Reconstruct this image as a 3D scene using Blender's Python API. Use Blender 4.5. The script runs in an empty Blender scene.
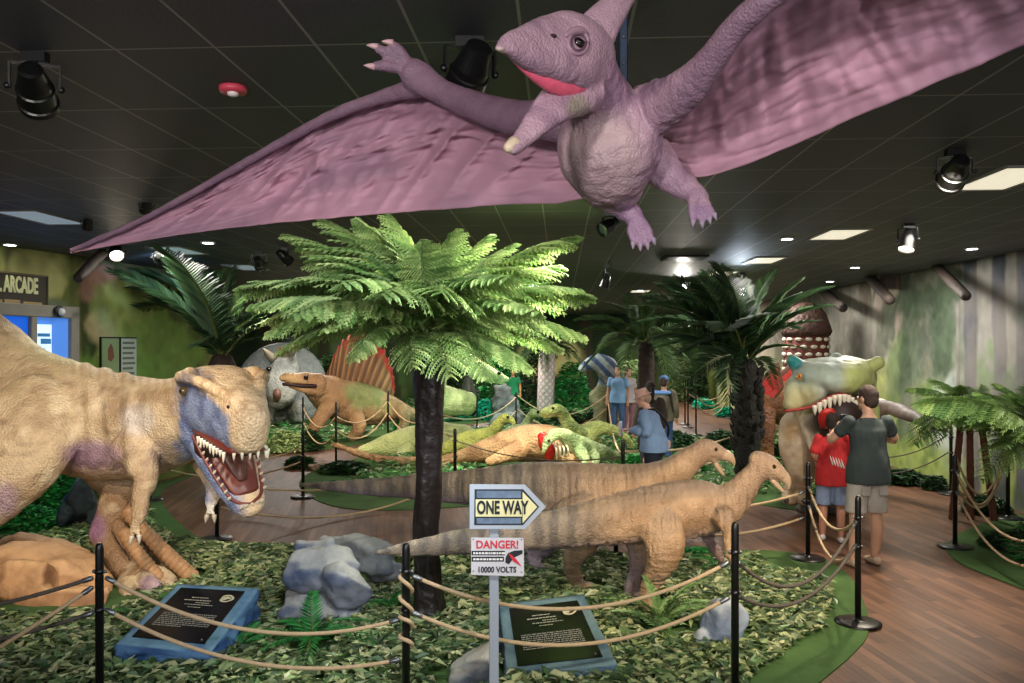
import bpy, bmesh, math, random
import numpy as np
from mathutils import Vector, Matrix, Euler

# ---------------------------------------------------------------- camera, world, exposure
S = bpy.context.scene
COL = S.collection
F, CX, CY, H = 815.0, 512.0, 345.0, 2.2          # focal length in pixels, horizon row, eye height
CEIL = 3.44
cam = bpy.data.cameras.new('camera'); cam_o = bpy.data.objects.new('camera', cam); COL.objects.link(cam_o)
cam.sensor_width = 36.0; cam.lens = F / 1024 * 36.0
cam.shift_y = 3.5 / 1024; cam.clip_start = 0.05
cam_o.location = (0, 0, H); cam_o.rotation_euler = (math.pi / 2, 0, 0)
S.camera = cam_o
w = bpy.data.worlds.new('world'); S.world = w; w.use_nodes = True
w.node_tree.nodes['Background'].inputs[0].default_value = (0.95, 0.97, 1.0, 1)
w.node_tree.nodes['Background'].inputs[1].default_value = 0.8
S.view_settings.view_transform = 'Standard'; S.view_settings.look = 'None'
S.view_settings.exposure = 0.30; S.view_settings.gamma = 1.0
S.view_settings.use_curve_mapping = False
S.cycles.max_bounces = 6; S.cycles.diffuse_bounces = 4; S.cycles.transparent_max_bounces = 6
S.cycles.sample_clamp_indirect = 4.0
S.cycles.use_denoising = True

YK = 1.0                                  # depth scale of the thing being laid out
def P(x, y, Y):
    Y = Y * YK
    return np.array([(x - CX) / F * Y, Y, H - (y - CY) / F * Y])
def G(x, y, z=0.0):
    Y = F * (H - z) / (y - CY)
    return np.array([(x - CX) / F * Y, Y, z])

def spot(loc, target, energy, color=(1, 1, 1), size=60, blend=0.6, radius=0.06):
    l = bpy.data.lights.new('spot_or_fill', 'SPOT'); l.energy = energy; l.color = color
    l.spot_size = math.radians(size); l.spot_blend = blend; l.shadow_soft_size = radius
    o = bpy.data.objects.new('spot_or_fill', l); COL.objects.link(o); o.location = loc
    o.rotation_euler = (Vector(target) - Vector(loc)).to_track_quat('-Z', 'Y').to_euler()
    return o
WARM, COOL, GREEN, NEUT = (1, .85, .65), (.75, .87, 1), (.45, 1, .5), (1, .93, .82)
def area(loc, sx, sy, energy, color):
    l = bpy.data.lights.new('ceiling_fill', 'AREA'); l.shape = 'RECTANGLE'; l.size = sx; l.size_y = sy
    l.energy = energy; l.color = color
    o = bpy.data.objects.new('ceiling_fill', l); COL.objects.link(o); o.location = loc
    return o
# added fill lamps without own fixtures: ceiling areas, spots overhead and behind the camera
for (lx, ly, le) in ((3.6, 13.4, 90), (4.2, 7.6, 50), (4.9, 16.5, 130), (5.2, 12.0, 120), (-4.6, 11.0, 40), (0.0, 21, 170), (-5, 20, 160), (-1, 27, 220), (5, 28, 190), (-8, 26, 170), (0.5, 13.5, 90), (5.0, 24, 130)):
    area((lx, ly, CEIL - .02), .6, 1.2, le, (1, .95, .86))
spot((-4.4, 1.4, 3.3), (-3.4, 7.3, 1.4), 560, WARM, 42)
spot((2.4, 3.0, 3.3), (1.5, 6.8, .9), 560, (1, .79, .54), 48)
spot((-2.2, -2.6, 3.2), (-.8, 3.2, 2.6), 620, (1, .95, .92), 64, .9, .25)
spot((2.0, -2.6, 3.2), (1.0, 2.7, 2.7), 430, (1, .95, .92), 60, .9, .25)
spot((0.9, 4.2, 3.3), (-.7, 6.4, 2.5), 170, (1, .98, .85), 60)
spot((1.6, 3.0, 3.3), (.9, 6.4, .2), 260, (1, .97, .82), 84)
spot((2.78, 5.1, 3.28), (3.85, 10.3, 1.35), 420, (1, .9, .72), 26)


# ---------------------------------------------------------------- helpers
rng = random.Random(7); nr = np.random.RandomState(11)
def lin(r, g, b):
    out = []
    for v in (r, g, b):
        v /= 255.0
        out.append(v / 12.92 if v <= 0.04045 else ((v + 0.055) / 1.055) ** 2.4)
    return np.array(out)
def mixc(a, b, t):
    t = np.clip(t, 0, 1)[:, None]
    return a * (1 - t) + b * t
def sstep(a, b, x):
    t = np.clip((x - a) / (b - a), 0, 1)
    return t * t * (3 - 2 * t)
def _hash(ix, iy, iz):
    n = (ix * 374761393 + iy * 668265263 + iz * 2147483647 + 1013904223) & 0xffffffff
    n = ((n ^ (n >> 13)) * 1274126177) & 0xffffffff
    n = (n ^ (n >> 16)) & 0xffffffff
    return n / 4294967295.0
def vnoise(p):
    p = np.asarray(p, float); i = np.floor(p).astype(np.int64); f = p - i; f = f * f * (3 - 2 * f)
    r = 0
    for dx in (0, 1):
        for dy in (0, 1):
            for dz in (0, 1):
                wgt = (f[:, 0] if dx else 1 - f[:, 0]) * (f[:, 1] if dy else 1 - f[:, 1]) * (f[:, 2] if dz else 1 - f[:, 2])
                r = r + wgt * _hash(i[:, 0] + dx, i[:, 1] + dy, i[:, 2] + dz)
    return r
def fbm(p, octv=4):
    p = np.asarray(p, float); a = .5; r = 0; t = 0
    for k in range(octv):
        r = r + a * vnoise(p * (2 ** k) + 17.3 * k); t += a; a *= .5
    return r / t

class MB:
    """collects vertices, faces and vertex colours of one mesh"""
    def __init__(s): s.v = []; s.f = []; s.c = []; s.n = 0; s.mi = []
    def add(s, v, f, c=None, mi=0):
        v = np.asarray(v, float).reshape(-1, 3)
        s.v.append(v)
        for q in f: s.f.append(tuple(int(i) + s.n for i in q)); s.mi.append(mi)
        if c is None: c = (1, 1, 1)
        c = np.asarray(c, float)
        if c.ndim == 1: c = np.tile(c, (len(v), 1))
        s.c.append(c); s.n += len(v)
        return s
    def box(s, c, size, rz=0, col=None, bev=0.0, R=None, mi=0):
        hx, hy, hz = np.array(size) / 2.0
        if bev > 0:
            b = min(bev, hx * .9, hy * .9, hz * .9)
            vs = []; 
            for (ix, iy, iz) in ((i, j, k) for i in (-1, 1) for j in (-1, 1) for k in (-1, 1)):
                vs += [(ix * hx, iy * (hy - b), iz * (hz - b)), (ix * (hx - b), iy * hy, iz * (hz - b)), (ix * (hx - b), iy * (hy - b), iz * hz)]
            bm = bmesh.new(); vv = [bm.verts.new(p) for p in vs]; bmesh.ops.convex_hull(bm, input=vv)
            bm.verts.index_update()
            v = np.array([tuple(p.co) for p in bm.verts]); f = [[q.index for q in fc.verts] for fc in bm.faces]; bm.free()
        else:
            v = np.array([(i * hx, j * hy, k * hz) for i in (-1, 1) for j in (-1, 1) for k in (-1, 1)])
            f = [(0, 1, 3, 2), (4, 6, 7, 5), (0, 4, 5, 1), (2, 3, 7, 6), (0, 2, 6, 4), (1, 5, 7, 3)]
        if R is not None: v = v @ np.array(R).T
        elif rz: 
            cs, sn = math.cos(rz), math.sin(rz); v = v @ np.array([[cs, sn, 0], [-sn, cs, 0], [0, 0, 1]])
        return s.add(v + np.array(c), f, col, mi)
    def lathe(s, prof, c=(0, 0, 0), n=20, col=None, R=None, mi=0):
        """profile of (radius, z) about the z axis"""
        v = []; f = []
        for (r, z) in prof:
            for k in range(n):
                a = 2 * math.pi * k / n; v.append((r * math.cos(a), r * math.sin(a), z))
        m = len(prof)
        for j in range(m - 1):
            for k in range(n):
                k2 = (k + 1) % n; f.append((j * n + k, j * n + k2, (j + 1) * n + k2, (j + 1) * n + k))
        f.append(tuple(range(n - 1, -1, -1))); f.append(tuple((m - 1) * n + k for k in range(n)))
        v = np.array(v)
        if R is not None: v = v @ np.array(R).T
        return s.add(v + np.array(c), f, col, mi)
    def ball(s, c, r, n=12, col=None, R=None, mi=0):
        r = np.array(r, float) * np.ones(3)
        v = [(0, 0, -1)]; f = []; m = n // 2 + 1
        for j in range(1, m):
            ph = -math.pi / 2 + math.pi * j / m
            for k in range(n):
                a = 2 * math.pi * k / n; v.append((math.cos(ph) * math.cos(a), math.cos(ph) * math.sin(a), math.sin(ph)))
        v.append((0, 0, 1)); L = len(v) - 1
        for k in range(n): f.append((0, 1 + (k + 1) % n, 1 + k))
        for j in range(m - 2):
            for k in range(n):
                a, b = 1 + j * n + k, 1 + j * n + (k + 1) % n; f.append((a, b, b + n, a + n))
        for k in range(n): f.append((L, L - n + k, L - n + (k + 1) % n))
        v = np.array(v) * r
        if R is not None: v = v @ np.array(R).T
        return s.add(v + np.array(c), f, col, mi)
    def loft(s, pts, rv, rd=None, n=14, ref=(0, 1, 0), sub=3, power=2.0, col=None, cap=True, mi=0):
        pts = np.asarray(pts, float); rv = np.asarray(rv, float) * np.ones(len(pts))
        rd = rv if rd is None else np.asarray(rd, float) * np.ones(len(pts))
        A = np.column_stack([pts, rv, rd])
        if sub > 1 and len(A) > 2: A = catmull(A, sub)
        pts, rv, rd = A[:, :3], np.maximum(A[:, 3], .0008), np.maximum(A[:, 4], .0008)
        if cap:      # rounded ends
            t0 = pts[0] - pts[1]; t0 /= np.linalg.norm(t0) + 1e-9; t1 = pts[-1] - pts[-2]; t1 /= np.linalg.norm(t1) + 1e-9
            r0, r1 = min(rv[0], rd[0]), min(rv[-1], rd[-1])
            pts = np.vstack([pts[0] + t0 * r0 * .75, pts[0] + t0 * r0 * .5, pts, pts[-1] + t1 * r1 * .5, pts[-1] + t1 * r1 * .75])
            rv = np.concatenate([[rv[0] * .25, rv[0] * .75], rv, [rv[-1] * .75, rv[-1] * .25]])
            rd = np.concatenate([[rd[0] * .25, rd[0] * .75], rd, [rd[-1] * .75, rd[-1] * .25]])
        m = len(pts); T = np.gradient(pts, axis=0); T /= np.linalg.norm(T, axis=1)[:, None] + 1e-9
        ref = np.asarray(ref, float); v = []; prev = None
        ang = 2 * np.pi * np.arange(n) / n
        ca, sa = np.cos(ang), np.sin(ang)
        ca = np.sign(ca) * np.abs(ca) ** (2 / power); sa = np.sign(sa) * np.abs(sa) ** (2 / power)
        for i in range(m):
            n2 = ref - ref.dot(T[i]) * T[i]; L = np.linalg.norm(n2)
            if L < .25 and prev is not None: n2 = prev - prev.dot(T[i]) * T[i]; L = np.linalg.norm(n2)
            n2 = n2 / (L + 1e-9); prev = n2
            n1 = np.cross(T[i], n2)
            v.append(pts[i] + np.outer(ca, n1) * rv[i] + np.outer(sa, n2) * rd[i])
        v = np.vstack(v); f = []
        for j in range(m - 1):
            for k in range(n):
                k2 = (k + 1) % n; f.append((j * n + k, j * n + k2, (j + 1) * n + k2, (j + 1) * n + k))
        f.append(tuple(range(n - 1, -1, -1))); f.append(tuple((m - 1) * n + k for k in range(n)))
        return s.add(v, f, col, mi)
    def px(s, st, ratio=.8, **k):
        """loft from stations (pixel x, pixel y, depth, radius in pixels[, depth ratio])"""
        pts = [P(a[0], a[1], a[2]) for a in st]; rv = [a[3] / F * a[2] * YK for a in st]
        rd = [r * (a[4] if len(a) > 4 else ratio) for r, a in zip(rv, st)]
        return s.loft(pts, rv, rd, **k)
    def prism(s, poly, depth, M, col=None, mi=0):
        """poly in the local xy plane extruded along local -z by depth; M maps local to world"""
        n = len(poly); v = [(x, y, 0) for x, y in poly] + [(x, y, -depth) for x, y in poly]
        f = [tuple(range(n)), tuple(range(2 * n - 1, n - 1, -1))] + [(i, i + n, (i + 1) % n + n, (i + 1) % n) for i in range(n)]
        v = np.array([tuple(M @ Vector(p)) for p in v]); return s.add(v, f, col, mi)
    def data(s):
        return (np.vstack(s.v) if s.v else np.zeros((0, 3))), s.f, (np.vstack(s.c) if s.c else np.zeros((0, 3)))
def catmull(A, sub):
    A = np.asarray(A, float); E = np.vstack([2 * A[0] - A[1], A, 2 * A[-1] - A[-2]]); out = []
    for i in range(1, len(E) - 2):
        p0, p1, p2, p3 = E[i - 1:i + 3]
        for k in range(sub):
            t = k / sub
            out.append(.5 * (2 * p1 + (p2 - p0) * t + (2 * p0 - 5 * p1 + 4 * p2 - p3) * t * t + (3 * p1 - p0 - 3 * p2 + p3) * t ** 3))
    out.append(A[-1]); return np.array(out)

LOC = {}
def mesh_of(name, v, f, c=None, mi=None, smooth=True):
    me = bpy.data.meshes.new(name); me.from_pydata([tuple(p) for p in v], [], f); me.update()
    if c is not None and len(c) == len(v):
        a = me.color_attributes.new('Col', 'FLOAT_COLOR', 'POINT')
        a.data.foreach_set('color', np.column_stack([c, np.ones(len(c))]).astype(np.float32).ravel())
    if smooth: me.polygons.foreach_set('use_smooth', np.ones(len(me.polygons), bool))
    if mi is not None and any(mi): me.polygons.foreach_set('material_index', np.array(mi, np.int32))
    return me
def link(name, me, mats, parent=None):
    o = bpy.data.objects.new(name, me); COL.objects.link(o)
    for m in (mats if isinstance(mats, (list, tuple)) else [mats]): me.materials.append(m)
    if parent is not None: o.parent = parent; LOC[o.name] = LOC.get(parent.name, np.zeros(3))
    return o
def tag(o, label=None, cat=None, group=None, kind=None):
    if label: o['label'] = label
    if cat: o['category'] = cat
    if group: o['group'] = group
    if kind: o['kind'] = kind
    return o
def thing(name, label, cat, loc=(0, 0, 0), group=None):
    o = bpy.data.objects.new(name, None); COL.objects.link(o); o.empty_display_size = .1
    o.location = tuple(loc); LOC[o.name] = np.array(loc, float)
    return tag(o, label, cat, group)
def part(name, mb, m, parent, smooth=True, label=None, kind=None):
    v, f, c = mb.data(); v = v - LOC.get(parent.name, np.zeros(3))
    o = link(name, mesh_of(name, v, f, c, mb.mi, smooth), m, parent)
    return tag(o, label, kind=kind)
def solo(name, label, cat, mb, m, loc=None, smooth=True, group=None, kind=None):
    v, f, c = mb.data()
    if loc is None: loc = ((v[:, 0].min() + v[:, 0].max()) / 2, (v[:, 1].min() + v[:, 1].max()) / 2, v[:, 2].min())
    loc = np.array(loc, float)
    o = link(name, mesh_of(name, v - loc, f, c, mb.mi, smooth), m); o.location = tuple(loc); LOC[o.name] = loc
    return tag(o, label, cat, group, kind)
def fuse(mb, voxel, smooth=4, disp=None, colf=None):
    """one continuous skin from overlapping lofts: returns an MB"""
    v, f, c = mb.data(); me = mesh_of('tmp', v, f, None)
    o = bpy.data.objects.new('tmp', me); COL.objects.link(o)
    r = o.modifiers.new('r', 'REMESH'); r.mode = 'VOXEL'; r.voxel_size = voxel; r.use_smooth_shade = True
    if smooth:
        q = o.modifiers.new('s', 'SMOOTH'); q.factor = .5; q.iterations = smooth
    dg = bpy.context.evaluated_depsgraph_get(); ev = o.evaluated_get(dg); m2 = bpy.data.meshes.new_from_object(ev)
    nv = len(m2.vertices); V = np.zeros(nv * 3, np.float32); m2.vertices.foreach_get('co', V); V = V.reshape(-1, 3).astype(float)
    N = np.zeros(nv * 3, np.float32); m2.vertex_normals.foreach_get('vector', N); N = N.reshape(-1, 3).astype(float)
    fs = [tuple(p.vertices) for p in m2.polygons]
    bpy.data.objects.remove(o); bpy.data.meshes.remove(me); bpy.data.meshes.remove(m2)
    if disp is not None: V2 = V + N * disp(V, N)[:, None]
    else: V2 = V
    out = MB(); out.add(V2, fs, colf(V, N) if colf is not None else None)
    return out
def surf(mb, x, y):
    """first point of a fused mesh on the sight line through pixel (x, y)"""
    from mathutils.bvhtree import BVHTree
    v, f, c = mb.data(); t = BVHTree.FromPolygons([tuple(p) for p in v], f); d = Vector(((x - CX) / F, 1, -(y - CY) / F)).normalized()
    h = t.ray_cast(Vector((0, 0, H)), d); return (np.array(h[0]), np.array(h[1])) if h[0] is not None else (None, None)
def kids(o): return [c for c in bpy.data.objects if c.parent == o]
def dup(root, loc=None, rz=None, label=None, scale=None, group=None):
    r = root.copy(); COL.objects.link(r)
    if loc is not None: r.location = tuple(loc)
    if rz is not None: r.rotation_euler = (0, 0, rz)
    if scale is not None: r.scale = (scale, scale, scale)
    if label: r['label'] = label
    if group: r['group'] = group
    for ch in root.children:
        c = ch.copy(); COL.objects.link(c); c.parent = r
        for g in ch.children:
            d = g.copy(); COL.objects.link(d); d.parent = c
    return r

# ---------------------------------------------------------------- materials
def nodes(name):
    m = bpy.data.materials.new(name); m.use_nodes = True; nt = m.node_tree
    return m, nt, nt.nodes['Principled BSDF']
def N(nt, t, **k):
    n = nt.nodes.new(t)
    for a, b in k.items():
        if a in n.inputs: n.inputs[a].default_value = b
        else: setattr(n, a, b)
    return n
def mat(name, col=None, rough=.6, metal=0, bump=None, attr=False, var=0.0, vscale=6, spec=.4, transl=0.0, emit=None, estr=1.0, objrand=0.0, sheen=0):
    """procedural material; bump = list of (kind, scale, strength, distance)"""
    m, nt, bs = nodes(name); L = nt.links.new
    tc = N(nt, 'ShaderNodeTexCoord')
    bs.inputs['Roughness'].default_value = rough; bs.inputs['Metallic'].default_value = metal
    bs.inputs['Specular IOR Level'].default_value = spec
    if attr:
        src = N(nt, 'ShaderNodeAttribute', attribute_name='Col').outputs['Color']
    else:
        rgb = N(nt, 'ShaderNodeRGB'); rgb.outputs[0].default_value = (*col, 1); src = rgb.outputs[0]
    if var > 0:
        nz = N(nt, 'ShaderNodeTexNoise', Scale=vscale, Detail=6.0, Roughness=.65); L(tc.outputs['Object'], nz.inputs['Vector'])
        mr = N(nt, 'ShaderNodeMapRange'); mr.inputs['From Min'].default_value = .25; mr.inputs['From Max'].default_value = .75
        mr.inputs['To Min'].default_value = 1 - var; mr.inputs['To Max'].default_value = 1 + var; L(nz.outputs[0], mr.inputs['Value'])
        vm = N(nt, 'ShaderNodeVectorMath', operation='SCALE'); L(src, vm.inputs[0]); L(mr.outputs[0], vm.inputs['Scale']); src = vm.outputs[0]
    if objrand > 0:
        oi = N(nt, 'ShaderNodeObjectInfo'); mr = N(nt, 'ShaderNodeMapRange'); mr.inputs['To Min'].default_value = 1 - objrand; mr.inputs['To Max'].default_value = 1 + objrand
        L(oi.outputs['Random'], mr.inputs['Value']); vm = N(nt, 'ShaderNodeVectorMath', operation='SCALE'); L(src, vm.inputs[0]); L(mr.outputs[0], vm.inputs['Scale']); src = vm.outputs[0]
    L(src, bs.inputs['Base Color'])
    prev = None
    for (kind, sc, st, dist) in (bump or []):
        if kind == 'noise': t = N(nt, 'ShaderNodeTexNoise', Scale=sc, Detail=4.0); out = t.outputs[0]
        elif kind == 'scales': t = N(nt, 'ShaderNodeTexVoronoi', Scale=sc, feature='F1'); out = t.outputs['Distance']
        elif kind == 'cells': t = N(nt, 'ShaderNodeTexVoronoi', Scale=sc, feature='DISTANCE_TO_EDGE'); out = t.outputs['Distance']
        else: t = N(nt, 'ShaderNodeTexWave', Scale=sc, Distortion=3.0); out = t.outputs[0]
        L(tc.outputs['Object'], t.inputs['Vector'])
        b = N(nt, 'ShaderNodeBump', Strength=st, Distance=dist); L(out, b.inputs['Height'])
        if kind == 'scales': b.invert = True
        if prev is not None: L(prev, b.inputs['Normal'])
        prev = b.outputs[0]
    if prev is not None: L(prev, bs.inputs['Normal'])
    if emit is not None:
        bs.inputs['Emission Color'].default_value = (*emit, 1); bs.inputs['Emission Strength'].default_value = estr
    if transl > 0:
        tr = N(nt, 'ShaderNodeBsdfTranslucent'); L(src, tr.inputs['Color']); mx = N(nt, 'ShaderNodeMixShader'); mx.inputs[0].default_value = transl
        L(bs.outputs[0], mx.inputs[1]); L(tr.outputs[0], mx.inputs[2]); L(mx.outputs[0], nt.nodes['Material Output'].inputs['Surface'])
    return m
MT = {}
MT['skin'] = mat('dino_skin', attr=True, rough=.55, var=.16, vscale=16, bump=[('noise', 12, .35, .03), ('scales', 52, .85, .012)])
MT['wrinkle'] = mat('wrinkled_skin', attr=True, rough=.55, var=.10, vscale=8, bump=[('noise', 9, .4, .03), ('scales', 60, .6, .01), ('wave', 5, .22, .02)])
MT['ptero'] = mat('flyer_skin', attr=True, rough=.5, var=.12, vscale=14, bump=[('noise', 22, .35, .014), ('scales', 120, .5, .005)])
MT['membrane'] = mat('wing_cloth', attr=True, rough=.62, var=.05, vscale=7, bump=[('noise', 60, .08, .004)])
MT['farskin'] = mat('painted_skin', attr=True, rough=.6, var=.34, vscale=4, bump=[('noise', 6, .6, .06), ('scales', 26, .6, .03)])
MT['smoothskin'] = mat('smooth_painted_skin', attr=True, rough=.55, var=.14, vscale=7, bump=[('noise', 16, .3, .015)])
MT['tooth'] = mat('tooth', lin(225, 215, 195), rough=.35, var=.06)
MT['mouth'] = mat('mouth_red', lin(135, 40, 38), rough=.3, var=.15, bump=[('noise', 20, .3, .01)])
MT['pinkmouth'] = mat('mouth_pink', lin(222, 96, 122), rough=.35, var=.12, bump=[('noise', 25, .5, .01)])
MT['maw'] = mat('mouth_dark', lin(38, 18, 16), rough=.6)
MT['eye'] = mat('eye_gloss', attr=True, rough=.12, spec=.6)
MT['claw'] = mat('claw', lin(60, 52, 48), rough=.4)
MT['black'] = mat('black_metal', lin(14, 14, 15), rough=.35, spec=.5)
MT['blackmatte'] = mat('black_matte', lin(20, 20, 21), rough=.7)
MT['steel'] = mat('steel', lin(120, 122, 125), rough=.35, metal=.8)
MT['rope'] = mat('tan_rope', lin(196, 168, 132), rough=.85, var=.15, vscale=30, bump=[('wave', 60, .6, .004)])
MT['darkrope'] = mat('grey_rope', lin(92, 84, 76), rough=.85, var=.15, vscale=30, bump=[('wave', 60, .6, .004)])
MT['leaf'] = mat('leaf', attr=True, rough=.45, var=.12, vscale=3, transl=.22, objrand=.16)
MT['frond'] = mat('frond_green', attr=True, rough=.5, transl=.25, objrand=.14)
MT['bark'] = mat('dark_bark', lin(50, 38, 31), rough=.75, var=.35, vscale=5, bump=[('noise', 12, .8, .04)])
MT['barkattr'] = mat('trunk_bark', attr=True, rough=.75, var=.2, vscale=8, bump=[('noise', 20, .6, .02)])
MT['rock'] = mat('painted_rock', attr=True, rough=.7, var=.18, vscale=5, bump=[('noise', 7, .6, .05), ('noise', 40, .3, .01)])
MT['attr'] = mat('painted', attr=True, rough=.6)
MT['cloth'] = mat('cloth', attr=True, rough=.85, var=.06, vscale=12, bump=[('noise', 9, .25, .02)])
MT['body'] = mat('person_skin', attr=True, rough=.5, var=.04)

# ---------------------------------------------------------------- setting: floor, ceiling, painted walls
AX = math.atan(48 / F)                                   # the room runs slightly to the right of the view
def floor_mat():
    m, nt, bs = nodes('wood_plank_floor'); L = nt.links.new
    tc = N(nt, 'ShaderNodeTexCoord'); mp = N(nt, 'ShaderNodeMapping'); mp.inputs['Rotation'].default_value = (0, 0, math.radians(90 - 8))
    L(tc.outputs['Object'], mp.inputs[0])
    br = N(nt, 'ShaderNodeTexBrick'); br.offset = .37; br.inputs['Scale'].default_value = 1.0
    br.inputs['Brick Width'].default_value = .62; br.inputs['Row Height'].default_value = .078; br.inputs['Mortar Size'].default_value = .0022
    br.inputs['Color1'].default_value = (*lin(122, 86, 64), 1); br.inputs['Color2'].default_value = (*lin(86, 59, 44), 1); br.inputs['Mortar'].default_value = (*lin(58, 42, 34), 1)
    br.inputs['Bias'].default_value = .1
    L(mp.outputs[0], br.inputs['Vector'])
    mp2 = N(nt, 'ShaderNodeMapping'); mp2.inputs['Scale'].default_value = (2.2, 26, 1); L(mp.outputs[0], mp2.inputs[0])
    nz = N(nt, 'ShaderNodeTexNoise', Scale=1.0, Detail=6.0, Roughness=.6); L(mp2.outputs[0], nz.inputs['Vector'])
    mr = N(nt, 'ShaderNodeMapRange'); mr.inputs['From Min'].default_value = .3; mr.inputs['From Max'].default_value = .7; mr.inputs['To Min'].default_value = .72; mr.inputs['To Max'].default_value = 1.22
    L(nz.outputs[0], mr.inputs[0]); vm = N(nt, 'ShaderNodeVectorMath', operation='SCALE'); L(br.outputs[0], vm.inputs[0]); L(mr.outputs[0], vm.inputs['Scale'])
    L(vm.outputs[0], bs.inputs['Base Color']); bs.inputs['Roughness'].default_value = .55; bs.inputs['Specular IOR Level'].default_value = .3
    b = N(nt, 'ShaderNodeBump', Strength=.15, Distance=.004); L(br.outputs['Fac'], b.inputs['Height']); b.invert = True; L(b.outputs[0], bs.inputs['Normal'])
    return m
def ceiling_mat():
    m, nt, bs = nodes('black_ceiling_tiles'); L = nt.links.new
    tc = N(nt, 'ShaderNodeTexCoord'); mp = N(nt, 'ShaderNodeMapping'); mp.inputs['Rotation'].default_value = (0, 0, AX)
    mp.inputs['Location'].default_value = (.154, .084, 0); L(tc.outputs['Object'], mp.inputs[0])
    br = N(nt, 'ShaderNodeTexBrick'); br.offset = 0; br.squash = 1; br.inputs['Scale'].default_value = 1.0
    br.inputs['Brick Width'].default_value = .427; br.inputs['Row Height'].default_value = .85; br.inputs['Mortar Size'].default_value = .0068
    br.inputs['Color1'].default_value = (*lin(74, 77, 84), 1); br.inputs['Color2'].default_value = (*lin(80, 82, 88), 1); br.inputs['Mortar'].default_value = (*lin(148, 147, 143), 1)
    L(mp.outputs[0], br.inputs['Vector']); L(br.outputs[0], bs.inputs['Base Color'])
    nz = N(nt, 'ShaderNodeTexNoise', Scale=70.0, Detail=3.0); L(tc.outputs['Object'], nz.inputs['Vector'])
    b = N(nt, 'ShaderNodeBump', Strength=.25, Distance=.01); L(nz.outputs[0], b.inputs['Height'])
    b2 = N(nt, 'ShaderNodeBump', Strength=.6, Distance=.008); L(br.outputs['Fac'], b2.inputs['Height']); L(b.outputs[0], b2.inputs['Normal']); L(b2.outputs[0], bs.inputs['Normal'])
    bs.inputs['Roughness'].default_value = .62; bs.inputs['Specular IOR Level'].default_value = .25
    return m
def struct(name, mb, m, smooth=False):
    v, f, c = mb.data(); o = link(name, mesh_of(name, v, f, c, mb.mi, smooth), m); return tag(o, kind='structure')
YB = 33.0
b = MB(); b.add([(-14, -4, 0), (14, -4, 0), (14, YB + .3, 0), (-14, YB + .3, 0), (-14, -4, -.1), (14, -4, -.1), (14, YB + .3, -.1), (-14, YB + .3, -.1)],
                [(0, 1, 2, 3), (7, 6, 5, 4), (0, 4, 5, 1), (1, 5, 6, 2), (2, 6, 7, 3), (3, 7, 4, 0)])
struct('floor', b, floor_mat())
b = MB(); b.box((0, YB / 2 - 1.2, CEIL + .06), (28, YB + 6, .12)); struct('ceiling', b, ceiling_mat())

RW0, RW1 = np.array([6.0, -3.2]), np.array([7.81, YB])           # right wall, in plan
def wall_x(px, a, bb):
    k = (px - CX) / F; d = bb - a; t = (k * a[1] - a[0]) / (d[0] - k * d[1]); return t * np.linalg.norm(d)
MURAL = mat('painted_mural', attr=True, rough=.75, spec=.2, bump=[('noise', 5, .1, .01)])
def wallgrid(name, a, bb, paint, nu, nv, thick=.12, inward=1):
    a = np.array(a, float); bb = np.array(bb, float); d = bb - a; L = np.linalg.norm(d); d /= L; nrm = np.array([-d[1], d[0]]) * inward
    u = np.linspace(0, L, nu); z = np.linspace(0, CEIL, nv); U, Z = np.meshgrid(u, z); U = U.ravel(); Z = Z.ravel()
    v = np.column_stack([a[0] + d[0] * U, a[1] + d[1] * U, Z]); c = paint(U, Z)
    f = [(j * nu + i, j * nu + i + 1, (j + 1) * nu + i + 1, (j + 1) * nu + i) for j in range(nv - 1) for i in range(nu - 1)]
    mb = MB(); mb.add(v, f, np.clip(c, 0, 1))
    o = np.array([nrm[0] * thick, nrm[1] * thick, 0])
    bx = [(a[0], a[1], 0), (bb[0], bb[1], 0), (bb[0], bb[1], CEIL), (a[0], a[1], CEIL)]
    bx = [np.array(p) - o * .05 for p in bx]; mb.add(bx + [p - o for p in bx], [(4, 5, 6, 7), (0, 4, 7, 3), (1, 2, 6, 5), (3, 7, 6, 2), (0, 1, 5, 4), (3, 2, 1, 0)], lin(60, 60, 55))
    return struct(name, mb, MURAL, True)
def n2(U, Z, su, sz, seed, o=4): return fbm(np.column_stack([U * su + seed * 13.1, Z * sz + seed * 7.7, np.full_like(U, seed * 3.3)]), o)
def trunk(c, U, Z, u0, wd, col, z0=0, lean=0, seed=1, fade=1.0, ztop=9):
    uc = u0 + lean * Z + (n2(0 * U + u0, Z, 1, .7, seed, 2) - .5) * .25 * wd
    wloc = wd * (1 + .7 * np.exp(-Z * 1.6)) * .5 * (.5 + 1.0 * n2(U, Z, 3.2, 1.5, seed + 31, 4))
    e = sstep(wloc, wloc * .72, np.abs(U - uc)) * sstep(z0 - .25, z0 + .15, Z) * sstep(ztop + .2, ztop - .2, Z)
    st = .5 * n2(U, Z, 7 / max(wd, .2), .9, seed + 5) + .5 * n2(U, Z, 4, 3.5, seed + 8)
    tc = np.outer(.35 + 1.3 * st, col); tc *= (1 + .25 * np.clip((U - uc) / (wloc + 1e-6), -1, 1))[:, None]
    return mixc(c, tc, e * fade)
def blobs(c, U, Z, u0, z0, ru, rz, col, seed, k=1.0, sc=3.0):
    r = ((U - u0) / ru) ** 2 + ((Z - z0) / rz) ** 2
    e = sstep(1.25, .45, r + (n2(U, Z, sc, sc, seed) - .5) * 1.9)
    t = n2(U, Z, sc * 2.2, sc * 2.2, seed + 3)
    return mixc(c, np.outer(.6 + .8 * t, col), e * k)
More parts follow.
